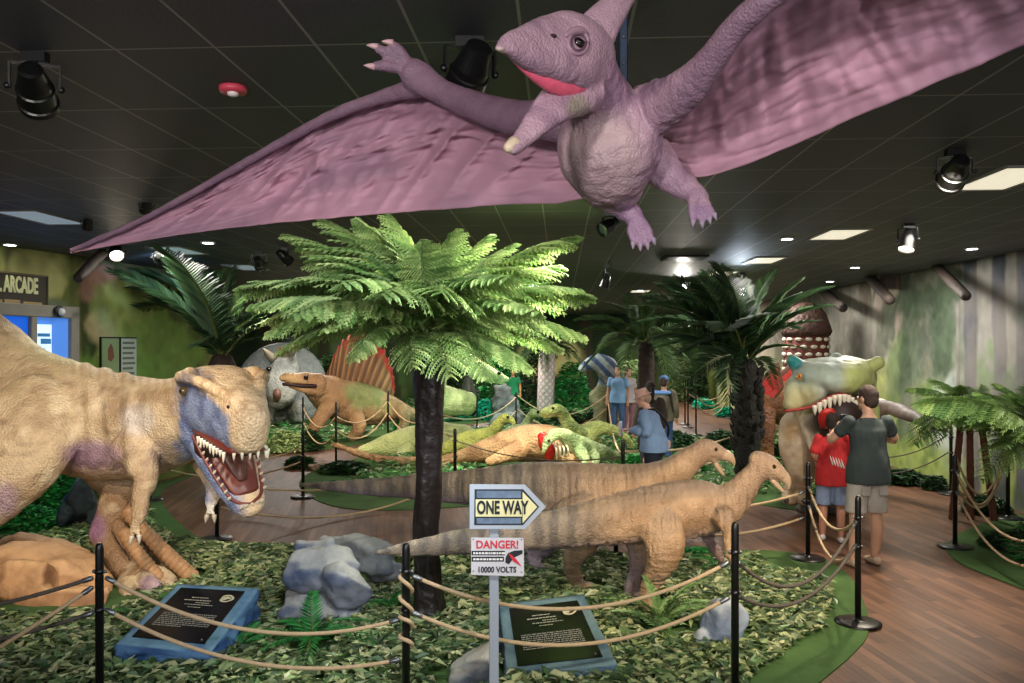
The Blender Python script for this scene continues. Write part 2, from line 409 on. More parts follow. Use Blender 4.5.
def paint_right(U, Z):
    x = lambda p: wall_x(p, RW0, RW1)
    n = n2(U, Z, .8, .8, 2); c = mixc(np.tile(lin(160, 172, 96), (len(U), 1)), np.tile(lin(182, 166, 152), (len(U), 1)), sstep(.8, 2.4, Z + (n - .5) * 1.2))
    c = mixc(c, np.tile(lin(210, 216, 196), (len(U), 1)), sstep(.5, .72, n2(U, Z, .7, .7, 5)) * .6)
    c *= (.66 + .5 * n2(U, Z, 2.6, 1.6, 9))[:, None]
    for p, wd, col, s in ((836, .45, lin(104, 98, 90), 3), (866, .75, lin(98, 88, 74), 4), (812, .7, lin(108, 110, 106), 7)):
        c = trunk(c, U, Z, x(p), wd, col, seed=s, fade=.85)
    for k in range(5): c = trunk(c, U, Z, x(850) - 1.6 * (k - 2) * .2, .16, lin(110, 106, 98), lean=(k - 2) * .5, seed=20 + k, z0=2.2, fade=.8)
    for p, z0, ru, rz, col, s in ((1000, 2.4, 1.2, 1.3, lin(118, 122, 122), 44), (840, 2.2, 2.6, 1.6, lin(146, 144, 136), 45), (918, .8, 1.0, .8, lin(200, 208, 122), 46), (880, .9, .9, .9, lin(176, 186, 110), 47)): c = blobs(c, U, Z, x(p), z0, ru, rz, col, s, .8, 1.5)  # the two yellow-green blobs put a glow into the wall colour
    for p, z0, ru, rz, col, s in ((910, 2.2, .5, 1.5, lin(92, 112, 88), 31), (945, 2.1, .9, .8, lin(108, 120, 104), 32), (935, 3.3, 1.3, .5, lin(98, 106, 92), 33), (898, 1.5, .5, .9, lin(112, 134, 82), 34), (935, 1.2, .9, .5, lin(118, 150, 74), 35),
                                  (950, .9, .6, .9, lin(176, 184, 178), 36), (965, 2.9, .5, .6, lin(112, 116, 112), 37), (905, .65, .4, .3, lin(64, 88, 66), 38), (992, 1.3, .55, .9, lin(74, 120, 52), 39), (1040, 1.4, .6, .9, lin(86, 122, 58), 41)):
        c = blobs(c, U, Z, x(p), z0, ru, rz, col, s, .85)
    for p, wd, col, s in ((971, .40, lin(60, 66, 78), 11), (999, .36, lin(64, 68, 80), 12), (1023, .34, lin(82, 82, 92), 13), (1050, .6, lin(66, 72, 82), 14), (958, .12, lin(120, 118, 112), 15)):
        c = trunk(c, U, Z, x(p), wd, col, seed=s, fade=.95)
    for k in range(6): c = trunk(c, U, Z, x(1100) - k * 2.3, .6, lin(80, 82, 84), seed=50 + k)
    c = blobs(c, U, Z, x(905), .25, 2.6, .35, lin(150, 168, 84), 61, .7)
    for p, z0, ru, rz, s in ((905, 3.0, .5, .35, 120), (925, 2.9, .6, .3, 121), (950, 3.1, .5, .3, 122), (888, 2.6, .3, .5, 123), (942, 2.3, .45, .7, 124), (905, 1.6, .3, .8, 125), (1010, 1.3, .5, .5, 126)): c = blobs(c, U, Z, x(p), z0, ru, rz, lin(74, 92, 70), s, .8, 5.0)
    c *= (.74 + .52 * n2(U, Z, 8, 7, 130, 3))[:, None]
    c = mixc(c, np.tile(lin(150, 142, 134), (len(U), 1)), sstep(.45, .75, n2(U, Z, .9, 1.1, 64, 5)) * .5)
    c = mixc(c, np.tile(lin(84, 94, 80), (len(U), 1)), sstep(.5, .68, n2(U, Z, 1.7, 1.4, 66, 5)) * sstep(.9, 1.6, Z) * .55)
    c = mixc(c, np.tile(lin(70, 96, 52), (len(U), 1)), sstep(.54, .7, n2(U, Z, 2.4, 1.8, 67, 5)) * sstep(1.5, .7, Z) * .6)
    return c
wallgrid('wall_right', RW0, RW1, paint_right, 900, 130)
LW0, LW1 = np.array([-9.0, -3.2]), np.array([-5.38, 14.9])
def lwx(px): return wall_x(px, LW0, LW1)
def paint_left(U, Z):
    n = n2(U, Z, .9, .9, 71); c = mixc(np.tile(lin(74, 98, 42), (len(U), 1)), np.tile(lin(120, 124, 66), (len(U), 1)), sstep(.35, .65, n))
    c = mixc(c, np.tile(lin(170, 172, 110), (len(U), 1)), sstep(.55, .75, n2(U, Z, 1.6, 1.2, 74)) * .8)
    c = mixc(c, np.tile(lin(46, 60, 30), (len(U), 1)), sstep(.55, .7, n2(U, Z, 2.2, 2.2, 76)))
    c *= (.6 + .5 * n2(U, Z, 7, 1.1, 79) + .3 * n2(U, Z, 9, 8, 131, 3))[:, None]
    for p, wd, col, s in ((30, .8, lin(98, 96, 62), 3), (58, .9, lin(86, 90, 50), 4), (80, .5, lin(48, 52, 32), 6), (70, .55, lin(92, 98, 52), 5), (175, .7, lin(92, 104, 52), 7), (195, .5, lin(70, 88, 40), 9), (140, .4, lin(96, 112, 58), 8)):
        c = trunk(c, U, Z, lwx(p), wd, col, seed=s, fade=.85)
    for p, z0, ru, rz, col, s in ((100, 3.1, .5, .3, lin(172, 132, 110), 81), (105, 2.5, .4, .3, lin(186, 168, 128), 82), (52, 2.4, .35, .5, lin(98, 112, 94), 83), (130, 2.6, .8, .6, lin(150, 164, 92), 84), (150, 3.3, .8, .35, lin(104, 100, 66), 85), (42, 3.2, .5, .4, lin(160, 160, 104), 86),
                                  (165, 2.0, 1.1, .8, lin(118, 150, 74), 87), (120, 1.6, 1.2, .6, lin(104, 140, 60), 88)):
        c = blobs(c, U, Z, lwx(p), z0, ru, rz, col, s, .85)
    return c
wallgrid('wall_left', LW0, LW1, paint_left, 700, 120, inward=-1)
def paint_back(U, Z):
    n = n2(U, Z, .5, .6, 91); c = mixc(np.tile(lin(34, 52, 32), (len(U), 1)), np.tile(lin(96, 120, 66), (len(U), 1)), sstep(.4, .7, n))
    c *= (.6 + .8 * n2(U, Z, 2.5, .6, 93))[:, None]
    for k in range(11): c = trunk(c, U, Z, 1 + k * 2.1 + .5 * math.sin(k * 5), .55, lin(62, 58, 46), seed=95 + k, fade=.85)
    for u0, col in ((14.7, lin(216, 206, 140)), (13.6, lin(208, 196, 130)), (6, lin(120, 132, 130)), (3.5, lin(108, 118, 122))): c = blobs(c, U, Z, u0, 1.6, .9, .9, col, int(u0 * 7), .9, 2)
    return c
wallgrid('wall_back', (-12.5, YB), (11.5, YB), paint_back, 200, 40, inward=-1)
def paint_lb(U, Z): return np.outer(.6 + .8 * n2(U, Z, 1.2, 1, 101), lin(72, 82, 74))
wallgrid('wall_return', (-5.38, 14.9), (-12.5, 16.4), paint_lb, 60, 30)
wallgrid('wall_left_rear', (-12.5, 16.4), (-12.5, YB), paint_lb, 60, 30, inward=-1)

# ---------------------------------------------------------------- carpet islands and their ground cover
ISLES = {
 'front': [(760, 760), (798, 703), (820, 683), (852, 657), (871, 635), (866, 606), (852, 578), (832, 562), (795, 553), (747, 550), (680, 555), (600, 553), (520, 549), (430, 547), (340, 546), (290, 545), (205, 542), (185, 530), (165, 510), (157, 490), (110, 470), (40, 466), (-60, 468), (-170, 470), (-900, 720), (-1400, 900), (400, 1000)],
 'middle': [(296, 482), (305, 494), (322, 504), (350, 510), (400, 511), (480, 506), (560, 501), (640, 498), (700, 499), (745, 503), (790, 510), (822, 514), (850, 508), (868, 496), (890, 484), (930, 486), (950, 491), (1000, 500), (1050, 505), (1050, 470), (880, 434), (800, 430), (762, 434), (730, 440), (690, 440), (640, 436), (560, 428), (480, 426), (440, 432), (390, 447), (348, 462), (318, 468)],
 'rear': [(236, 452), (250, 455), (300, 452), (350, 447), (400, 437), (450, 424), (560, 420), (640, 412), (672, 404), (676, 400), (236, 400)],
 'far': [(697, 401), (706, 408), (722, 414), (745, 420), (790, 422), (800, 400)],
 'right': [(944, 546), (950, 557), (965, 567), (990, 577), (1024, 590), (1080, 612), (1180, 660), (1300, 660), (1300, 530), (1090, 508), (1010, 516), (965, 530)],
}
ISLE_LABEL = {'front': 'big green carpet island in front, under the pale tyrannosaur', 'middle': 'green carpet island under the fallen brown dinosaur and its feeders', 'rear': 'green carpet island under the sail-backed dinosaur',
              'far': 'small green carpet patch far back behind the right palm', 'right': 'green carpet island at the right edge with fern trees'}
CARPET = mat('green_carpet', lin(72, 98, 56), rough=.95, var=.3, vscale=2.2, bump=[('noise', 160, .5, .006)], spec=.1)
POLY = {}
def smooth_poly(p):
    for _ in range(2):
        q = []
        for i in range(len(p)):
            a, bb = p[i], p[(i + 1) % len(p)]; q += [a * .75 + bb * .25, a * .25 + bb * .75]
        p = q
    return np.array(p)
CLIPX = lambda q: np.array([min(max(q[0], -8.2 + q[1] * .2 if q[1] < 14.9 else -11.8), 6.02 + q[1] * .05), q[1]])
for k, pts in ISLES.items():
    p = smooth_poly([CLIPX(G(*q)[:2]) for q in pts]); POLY[k] = p; n = len(p); h = .012
    mb = MB(); mb.add([(x, y, h) for x, y in p] + [(x, y, .0005) for x, y in p], [tuple(range(n))] + [(i, i + n, (i + 1) % n + n, (i + 1) % n) for i in range(n)])
    o = solo('carpet_island', ISLE_LABEL[k], 'carpet', mb, CARPET, smooth=False)
def inside(poly, pts):
    x, y = pts[:, 0], pts[:, 1]; r = np.zeros(len(pts), bool); n = len(poly)
    for i in range(n):
        x1, y1 = poly[i]; x2, y2 = poly[(i + 1) % n]
        if y1 == y2: continue
        r ^= ((y1 > y) != (y2 > y)) & (x < (x2 - x1) * (y - y1) / (y2 - y1) + x1)
    return r
def edge_dist(poly, pts):
    d = np.full(len(pts), 1e9); n = len(poly)
    for i in range(n):
        a, bb = poly[i], poly[(i + 1) % n]; ab = bb - a; t = np.clip(((pts - a) @ ab) / (ab @ ab + 1e-9), 0, 1)
        d = np.minimum(d, np.linalg.norm(pts - (a + t[:, None] * ab), axis=1))
    return d
PAL = np.array([lin(164, 172, 122), lin(130, 148, 98), lin(96, 124, 78), lin(182, 184, 140), lin(74, 98, 64), lin(118, 132, 90), lin(66, 86, 58)])
PALG = np.array([lin(40, 120, 60), lin(52, 140, 66), lin(34, 96, 50), lin(76, 150, 84), lin(104, 160, 90)])
def leaves(pts, size, pal, zlift=.05, seed=1, hump=None):
    r = np.random.RandomState(seed); n = len(pts); L = size * r.uniform(.6, 1.35, n); wd = L * r.uniform(.28, .45, n)
    yaw = r.uniform(0, 2 * np.pi, n); pit = r.uniform(-.35, .55, n); rol = r.uniform(-.6, .6, n)
    loc = np.array([(-.5, 0, 0), (-.08, 1, .08), (-.08, -1, .08), (.5, 0, -.12), (-.1, 0, -.03)])
    V = np.zeros((n, 5, 3))
    for i, (a, q, z) in enumerate(loc):
        x = a * L; y = q * wd * .5; zz = z * L
        y, zz = y * np.cos(rol) - zz * np.sin(rol), y * np.sin(rol) + zz * np.cos(rol)
        x, zz = x * np.cos(pit) - zz * np.sin(pit), x * np.sin(pit) + zz * np.cos(pit)
        V[:, i, 0] = x * np.cos(yaw) - y * np.sin(yaw); V[:, i, 1] = x * np.sin(yaw) + y * np.cos(yaw); V[:, i, 2] = zz
    z0 = .02 + r.uniform(.25, 1.0, n) * zlift + (hump if hump is not None else 0)
    V[:, :, 0] += pts[:, 0][:, None]; V[:, :, 1] += pts[:, 1][:, None]; V[:, :, 2] += z0[:, None]; V[:, :, 2] = np.maximum(V[:, :, 2], .016)
    ci = r.randint(0, len(pal), n); C = pal[ci] * r.uniform(.75, 1.2, n)[:, None]
    Cc = np.repeat(C[:, None, :], 5, 1); Cc[:, 4] *= 1.15
    idx = np.arange(n)[:, None] * 5; f = np.vstack([idx + np.array([0, 4, 1]), idx + np.array([0, 2, 4]), idx + np.array([1, 4, 3]), idx + np.array([2, 3, 4])])
    mb = MB(); mb.add(V.reshape(-1, 3), f, Cc.reshape(-1, 3)); return mb
_e = lambda x, y, r_: (*G(x, y)[:2], r_)
EXC = [_e(152, 590, .26), _e(185, 582, .2), _e(128, 594, .18), _e(582, 590, .16), _e(596, 590, .13), _e(648, 606, .17), _e(634, 598, .13), _e(540, 574, .12), _e(325, 606, .38), _e(372, 574, .42), _e(722, 640, .24), _e(466, 684, .24), _e(785, 500, .4), _e(530, 467, .8), _e(428, 619, .17), _e(312, 648, .2), _e(662, 634, .2), _e(392, 612, .12), _e(240, 650, .12)]
def quad(pts, k=1.12):
    q = np.array(pts); c = q.mean(0); return c + (q - c) * k
EXP = [quad([P(178, 584, 6.3)[:2], P(258, 588, 6.35)[:2], P(210, 653, 5.55)[:2], P(117, 643, 5.55)[:2]]), quad([P(500, 604, 6.05)[:2], P(583, 594, 6.1)[:2], P(617, 664, 5.35)[:2], P(508, 676, 5.35)[:2]]),
       np.array([G(x, y)[:2] for x, y in ((-90, 618), (60, 622), (110, 618), (150, 602), (160, 590), (130, 572), (80, 552), (0, 544), (-90, 546))])]
GC = {'front': ('dense carpet of pale and dark green fake leaves around the front dinosaurs', 21000, .125, .3), 'middle': ('green ground-cover leaves around the fallen brown dinosaur', 8000, .14, .45),
      'rear': ('green ground-cover leaves around the sail-backed dinosaur', 3500, .2, .5), 'far': ('small strip of green leaves far back behind the right palm', 500, .22, .3), 'right': ('dark green leaves under the fern trees at right', 2600, .1, .45)}
for k, (lab, cnt, sz, mg) in GC.items():
    p = POLY[k]; lo, hi = p.min(0), p.max(0)
    if k == 'front': lo = np.maximum(lo, [-6.6, 4.2])
    pts = nr.uniform(lo, hi, (cnt * 6, 2)); pts = pts[inside(p, pts)]
    vis = (np.abs(pts[:, 0]) < pts[:, 1] * .68 + .4); pts = pts[vis]
    d = edge_dist(p, pts); nz = fbm(np.column_stack([pts * 1.1, np.zeros(len(pts))]), 3)
    keep = d > mg * (.25 + 1.5 * nz)
    if k == 'front':      # bare carpet at the right tip
        keep &= ~((pts[:, 0] > 1.95 + .5 * nz) & (pts[:, 1] < 5.5 + nz)) & ~((pts[:, 0] > 2.5) & (pts[:, 1] > 7.0) & (nz > .45))
    if k == 'middle': keep &= ~((d < .9) & (pts[:, 0] < -.5) & (nz > .3)) 
    for (ex, ey, er) in EXC: keep &= ((pts[:, 0] - ex) ** 2 + (pts[:, 1] - ey) ** 2) > er * er * (.75 + .5 * nz)
    for q in EXP: keep &= ~inside(q, pts)
    pts = pts[keep][:cnt]
    pal = PAL if k == 'front' else np.vstack([PAL[1:], PALG])
    if k == 'right': pal = np.vstack([PAL[4:], PALG[:3], PAL[1:2]])
    hump = (.05 if k == 'front' else .07) * fbm(np.column_stack([pts * 2.2, np.ones(len(pts))]), 2)
    mb = leaves(pts, sz, pal, .045 if k == 'front' else .09, 3, hump)
    solo('ground_cover_leaves', lab, 'leaves', mb, MT['leaf'], smooth=False, kind='stuff')

# ---------------------------------------------------------------- doorway, arcade sign and posters on the left wall
ldir = (LW1 - LW0) / np.linalg.norm(LW1 - LW0); lnrm = np.array([ldir[1], -ldir[0]])
LR = math.atan2(ldir[1], ldir[0])
def LWP(px, z, off=0.0):
    p = LW0 + ldir * lwx(px) + lnrm * off; return np.array([p[0], p[1], z])
def on_left(px0, px1, z0, z1, off, th):
    a, bb = LWP(px0, 0, off), LWP(px1, 0, off); c = (a + bb) / 2; L = np.linalg.norm(bb - a); return (c[0], c[1], (z0 + z1) / 2), (L, th, z1 - z0)
def LM(px, z, off):       # frame on the wall: local x to the right along it, y up, z out of the wall
    p = LWP(px, z, off); return Matrix(((ldir[0], 0, lnrm[0], p[0]), (ldir[1], 0, lnrm[1], p[1]), (0, 1, 0, p[2]), (0, 0, 0, 1)))
def text_mb(s, size, M, depth=.004, bold=.0, col=(1, 1, 1), wfac=1.0, align='CENTER'):
    cu = bpy.data.curves.new('t', 'FONT'); cu.body = s; cu.size = size; cu.align_x = align; cu.align_y = 'CENTER'; cu.extrude = depth / 2; cu.offset = bold; cu.resolution_u = 3
    o = bpy.data.objects.new('t', cu); COL.objects.link(o); dg = bpy.context.evaluated_depsgraph_get(); me = bpy.data.meshes.new_from_object(o.evaluated_get(dg))
    v = [tuple(M @ Vector((p.co.x * wfac, p.co.y, p.co.z))) for p in me.vertices]; f = [tuple(q.vertices) for q in me.polygons]
    bpy.data.objects.remove(o); bpy.data.curves.remove(cu); bpy.data.meshes.remove(me)
    mb = MB(); mb.add(v, f, col); return mb
grey = mat('grey_frame', lin(128, 126, 116), rough=.6, var=.12)
BLUE = mat('blue_lit_room', lin(20, 70, 170), rough=.3, emit=lin(18, 84, 190), estr=.8)
PALE = mat('pale_lit_panel', lin(200, 225, 245), rough=.3, emit=lin(190, 222, 250), estr=.75)
MIDB = mat('blue_pane', lin(70, 115, 190), rough=.2, emit=lin(64, 112, 190), estr=.8)
dr = thing('door_1', None, None, LWP(30, 0)); dr['kind'] = 'structure'
mb = MB()
for a in ((-40, -34, 0, 2.564), (24.5, 30.5, 0, 2.564), (65, 73, 0, 2.662)):
    c, s_ = on_left(*a, .05, .12); mb.box(c, s_, LR, bev=.01)
for a in ((-40, 73, 2.564, 2.725),):
    c, s_ = on_left(*a, .05, .12); mb.box(c, s_, LR, bev=.01)
part('frame', mb, grey, dr, smooth=False)
for nm, a, m in (('pane', (-34, 24.5, .05, 2.564), BLUE), ('pane', (30.5, 65, .05, 2.564), MIDB)):
    mb = MB(); c, s_ = on_left(*a, .03, .04); mb.box(c, s_, LR); part(nm, mb, m, dr, smooth=False)
mb = MB(); c, s_ = on_left(31, 47, 1.2, 2.47, .06, .02); mb.box(c, s_, LR)
part('poster', mb, PALE, dr, smooth=False)
mb = MB()
for a in ((33, 45, 2.31, 2.354), (36, 46, 2.214, 2.284), (33, 40, 2.13, 2.158)): c, s_ = on_left(*a, .073, .01); mb.box(c, s_, LR)
part('poster_print', mb, mat('print_blue', lin(60, 140, 215), rough=.4), dr, smooth=False)
cl = thing('wall_lamp', 'round white dome lamp above the blue doorway', 'lamp', LWP(50, 2.648, .11))
M = LM(50, 2.648, .115); R3 = np.array(M.to_3x3())
mb = MB(); mb.lathe([(.07, 0), (.08, .02), (.08, .045), (.063, .05)], LWP(50, 2.648, .115), R=R3); part('housing', mb, MT['black'], cl)
mb = MB(); mb.ball(LWP(50.6, 2.64, .165), (.058, .058, .045), R=R3); part('dome', mb, mat('white_dome', lin(190, 195, 205), rough=.3), cl)
sg = thing('arcade_sign', 'dark sign board with pale cut-out lettering above the blue doorway', 'sign', LWP(10, 2.69, .02))
mb = MB(); c, s_ = on_left(-42, 42, 2.634, 3.11, .05, .07); mb.box(c, s_, LR, bev=.01); part('board', mb, mat('dark_board', lin(40, 36, 24), rough=.6, var=.3), sg, smooth=False)
mb = MB()
for a in ((-42, 42, 3.09, 3.11), (-42, 42, 2.634, 2.655), (41, 42, 2.634, 3.11)): c, s_ = on_left(*a, .09, .02); mb.box(c, s_, LR)
part('border', mb, mat('sign_border', lin(90, 78, 46), rough=.6), sg, smooth=False)
CREAM = mat('cream_letters', lin(206, 208, 160), rough=.5)
Lw = np.linalg.norm(LWP(41, 0) - LWP(-40, 0))
part('lettering', text_mb('FOSSIL ARCADE', .28, LM(0.5, 2.95, .092), .012, .009, wfac=.50), CREAM, sg, smooth=False)
mb = MB()
for a in ((-30, -4, 2.704, 2.76), (17, 36, 2.704, 2.753)): c, s_ = on_left(*a, .09, .012); mb.box(c, s_, LR, bev=.006)
c, s_ = on_left(-2, 14, 2.704, 2.767, .09, .012); mb.box(c, s_, LR, bev=.006)
part('subtitle_band', mb, mat('band_tan', lin(150, 128, 84), rough=.6, var=.2), sg, smooth=False)
for nm, p0, p1, lab, kind in (('poster', 99, 116, 'green wall poster with a brown claw picture, left of the pair', 0), ('poster', 118.5, 133.5, 'pale wall poster full of small text rows, right of the pair', 1)):
    po = thing(nm, lab, 'poster', LWP((p0 + p1) / 2, 1.7, .02))
    mb = MB(); c, s_ = on_left(p0 - .6, p1 + .6, 1.598, 2.319, .03, .03); mb.box(c, s_, LR); part('backing', mb, MT['blackmatte'], po, smooth=False)
    mb = MB(); c, s_ = on_left(p0, p1, 1.626, 2.298, .047, .012); mb.box(c, s_, LR); part('sheet', mb, mat('sheet', lin(128, 152, 104) if kind == 0 else lin(176, 186, 160), rough=.5), po, smooth=False)
    mb = MB()
    if kind == 0:
        mb.prism([(-.06, -.11), (.014, -.14), (.07, -.07), (.042, .07), (.0, .126), (-.056, .042)], .01, LM(107.5, 2.095, .06)); part('picture', mb, mat('claw_brown', lin(120, 74, 48), rough=.5), po, smooth=False)
        mb = MB(); mb.box(*[*on_left(101, 114, 1.71, 1.766, .055, .006)], LR); part('caption', mb, mat('caption_pale', lin(176, 190, 150), rough=.5), po, smooth=False)
    else:
        for r_ in range(8): c, s_ = on_left(119.5, 132 - (r_ % 3), 1.675 + r_ * .077, 1.71 + r_ * .077, .055, .006); mb.box(c, s_, LR)
        part('text_rows', mb, mat('row_grey', lin(92, 104, 84), rough=.5), po, smooth=False)
sp = MB(); sp.box(P(890, 282, 14.5) + np.array([.0, 0, 0]), (.26, .22, .26), .1, bev=.01); spk = thing('wall_speaker', 'small brown box speaker high on the right mural wall', 'speaker', P(890, 282, 14.5))
part('cabinet', sp, mat('speaker_brown', lin(92, 82, 70), rough=.6), spk, smooth=False)
g = MB(); g.box(P(890, 282, 14.38), (.2, .02, .2), .1); part('grille', g, mat('grille', lin(70, 62, 54), rough=.8, bump=[('noise', 150, .5, .01)]), spk, smooth=False)

# ---------------------------------------------------------------- ceiling fixtures
def RotTo(d):
    return np.array(Vector(d).to_track_quat('Z', 'Y').to_matrix())
HOT = {'warm': mat('lens_warm', lin(255, 225, 180), emit=(1, .82, .58), estr=9), 'white': mat('lens_white', lin(240, 245, 255), emit=(.9, .95, 1), estr=9),
       'blue': mat('lens_blue', lin(60, 110, 220), emit=(.15, .4, 1), estr=2.5), 'off': mat('lens_glass', lin(70, 76, 84), rough=.1, spec=.8)}
def stage_light(px, py, Y, aim, scale, lens, label, energy=0, color=(1, 1, 1), size=50, yaw=0.0):
    c = P(px, py, Y); aim = np.array(aim, float); d = aim - c; d /= np.linalg.norm(d); R = RotTo(d)
    t = thing('stage_light', label, 'stage light', (c[0], c[1], CEIL), 'stage lights under the ceiling')
    r, L = .115 * scale, .34 * scale
    mb = MB(); mb.lathe([(r * .40, -L * .52), (r * .62, -L * .5), (r * .74, -L * .3), (r * .88, -L * .12), (r * .9, L * .0), (r * 1.0, L * .02), (r * 1.0, L * .36), (r * 1.1, L * .38), (r * 1.1, L * .5), (r * .98, L * .5), (r * .94, L * .42)], c, 28, R=R)
    part('can', mb, MT['black'], t, smooth=False)
    mb = MB(); mb.lathe([(r * .92, L * .40), (r * .92, L * .43), (r * .5, L * .46), (.001, L * .47)], c, 20, R=R); part('lens', mb, HOT[lens], t)
    side = np.cross(d, (0, 0, 1.0)); side /= np.linalg.norm(side) + 1e-9
    top = np.array([c[0], c[1], min(c[2] + r * 1.9, CEIL - .05)]); mb = MB(); wd = r * 1.25
    path = [c + side * wd, c + side * wd * 1.02 + (top - c) * .6, top + side * wd, top - side * wd, c - side * wd * 1.02 + (top - c) * .6, c - side * wd]
    for a, bb in zip(path[:-1], path[1:]):
        mid = (a + bb) / 2; dd = bb - a; mb.box(mid, (.035 * scale, .012 * scale, np.linalg.norm(dd) + .01), R=RotTo(dd))
    part('bracket', mb, MT['black'], t, smooth=False)
    mb = MB(); mb.lathe([(.012, 0), (.012, CEIL - top[2] + .001)], top, 8); mb.box((c[0], c[1], CEIL - .02), (.16 * scale, .07 * scale, .04)); part('clamp', mb, MT['black'], t, smooth=False)
    for q in (1, -1):
        mb = MB(); mb.ball(c + side * wd * q * 1.08, .024 * scale, 8); part('knob', mb, MT['black'], t)
    if lens == 'off' and scale > .6:
        mb = MB(); mb.box(c + np.cross(side, d) * r * 1.0 + d * L * .1, (.07, .002, .045), R=np.column_stack([side, np.cross(side, d), -d])); part('sticker', mb, mat('sticker', lin(190, 190, 180), rough=.5), t, smooth=False)
    if energy: spot(tuple(c + d * L * .58), tuple(aim), energy, color, size)
    return t
stage_light(35, 88, 3.46, P(120, 430, 7.3), 0.65, 'off', 'large black stage light hanging at the upper left corner', 420, WARM, 48)
stage_light(470, 72, 3.29, P(300, 520, 7.0), 0.72, 'off', 'black stage light on a bracket behind the purple flyer\'s beak', 200, COOL, 75)
stage_light(955, 172, 5.18, P(818, 425, 10.2), 0.72, 'off', 'black stage light beside the bright ceiling panel at right', 150, NEUT, 42)
stage_light(609, 226, 7.56, P(450, 320, 6.6), 0.58, 'off', 'black stage light just below the purple flyer\'s hind foot', 900, (1, .98, .80), 60)
stage_light(908, 240, 8.33, P(845, 560, 7.4), 0.68, 'warm', 'lit stage light with a warm glow near the right mural', 330, WARM, 62)
stage_light(116, 251, 10.22, P(150, 470, 7.6), 0.72, 'warm', 'glowing flood light below the purple flyer\'s left wing tip', 90, WARM, 90)
stage_light(159, 258, 10.64, P(180, 350, 17), 0.58, 'blue', 'blue-lensed stage light right of the glowing flood', 60, (.3, .5, 1), 80)
stage_light(259, 263, 10.78, P(330, 420, 17.5), 0.65, 'white', 'stage light with a small white glow, left of the tree fern', 1000, WARM, 60)
stage_light(284, 257, 10.36, P(480, 440, 13), 0.61, 'off', 'dark-lensed stage light just left of the tree fern crown', 700, (1, .96, .7), 55)  # spot added in a fixture whose lens stays dark
stage_light(683, 286, 15.40, P(676, 420, 11), 0.65, 'white', 'bright white stage light above the middle palm', 160, NEUT, 90)
stage_light(742, 290, 14.00, P(735, 430, 9.5), 0.65, 'white', 'brightest white stage light shining through the right palm', 120, COOL, 80)
stage_light(606, 281, 12.60, P(560, 430, 13), 0.58, 'off', 'small dark stage light above the diamond-patterned palm trunk', 520, (1, .95, .7), 60)
stage_light(88, 222, 8.05, P(70, 500, 10.2), 0.43, 'off', 'small dark stage light beside the grey ceiling panel at left', 60, GREEN, 60)
stage_light(147, 205, 7.14, P(70, 500, 10.0), 0.43, 'off', 'dark stage light half hidden by the top edge of the left wing', 40, GREEN, 50)
stage_light(325, 273, 12.25, P(340, 420, 18.8), 0.43, 'warm', 'small warm stage light in front of the tree fern fronds', 800, WARM, 50)
stage_light(500, 281, 12.95, P(468, 410, 21.5), 0.43, 'off', 'dim stage light behind the right side of the tree fern', 1100, (.25, 1, .75), 42)

def downlight(px, py, label, hot='white'):
    Y = (CEIL - H) * F / (CY - py); c = P(px, py, Y)
    t = thing('recessed_light', label, 'ceiling light', (c[0], c[1], CEIL), 'small round recessed ceiling lights')
    mb = MB(); mb.lathe([(.092, -.012), (.092, 0), (.064, 0), (.064, -.014), (.088, -.016)], (c[0], c[1], CEIL), 20); part('trim_ring', mb, mat('ring_white', lin(150, 150, 145), rough=.4), t)
    mb = MB(); mb.lathe([(.065, -.018), (.065, -.01), (.01, -.01)], (c[0], c[1], CEIL), 20); part('lamp_glass', mb, HOT[hot], t)
    spot((c[0], c[1], CEIL - .03), (c[0], c[1], 0), 9, NEUT, 130, .8)
for px, py, lab in ((208, 242, 'small recessed light above the left palm'), (10, 244, 'small recessed light at the left edge over the arcade sign'), (972, 248, 'small recessed light right of the warm stage light'), (855, 267, 'bright recessed light left of the warm stage light'),
                    (830, 281, 'dim recessed light beside a dark log stub at right'), (640, 290, 'tiny recessed light far back over the blue-shirted man'), (787, 238, 'small recessed light left of the nearest bare panel')):
    downlight(px, py, lab, 'white')
PANEL = mat('light_panel', lin(235, 228, 208), rough=.5, emit=lin(235, 226, 202), estr=.75)
PANELG = mat('dim_panel', lin(180, 190, 200), rough=.5, emit=lin(150, 168, 180), estr=.35)
def panel(px, py, m, label, wd=.43, ln=.85):
    Y = (CEIL - H) * F / (CY - py); c = P(px, py, Y); t = thing('ceiling_panel_light', label, 'ceiling light', (c[0], c[1], CEIL), 'rectangular ceiling light panels')
    mb = MB()
    for sx in (-1, 1): mb.box((c[0] + sx * wd / 2 * math.cos(AX), c[1] - sx * wd / 2 * math.sin(AX), CEIL - .005), (.03, ln, .02), -AX)
    for sy in (-1, 1): mb.box((c[0] + sy * ln / 2 * math.sin(AX), c[1] + sy * ln / 2 * math.cos(AX), CEIL - .005), (wd, .03, .02), -AX)
    part('frame', mb, mat('panel_frame', lin(120, 118, 112), rough=.5), t, smooth=False)
    mb = MB(); mb.box((c[0], c[1], CEIL - .003), (wd - .03, ln - .03, .012), -AX); part('diffuser', mb, m, t, smooth=False)
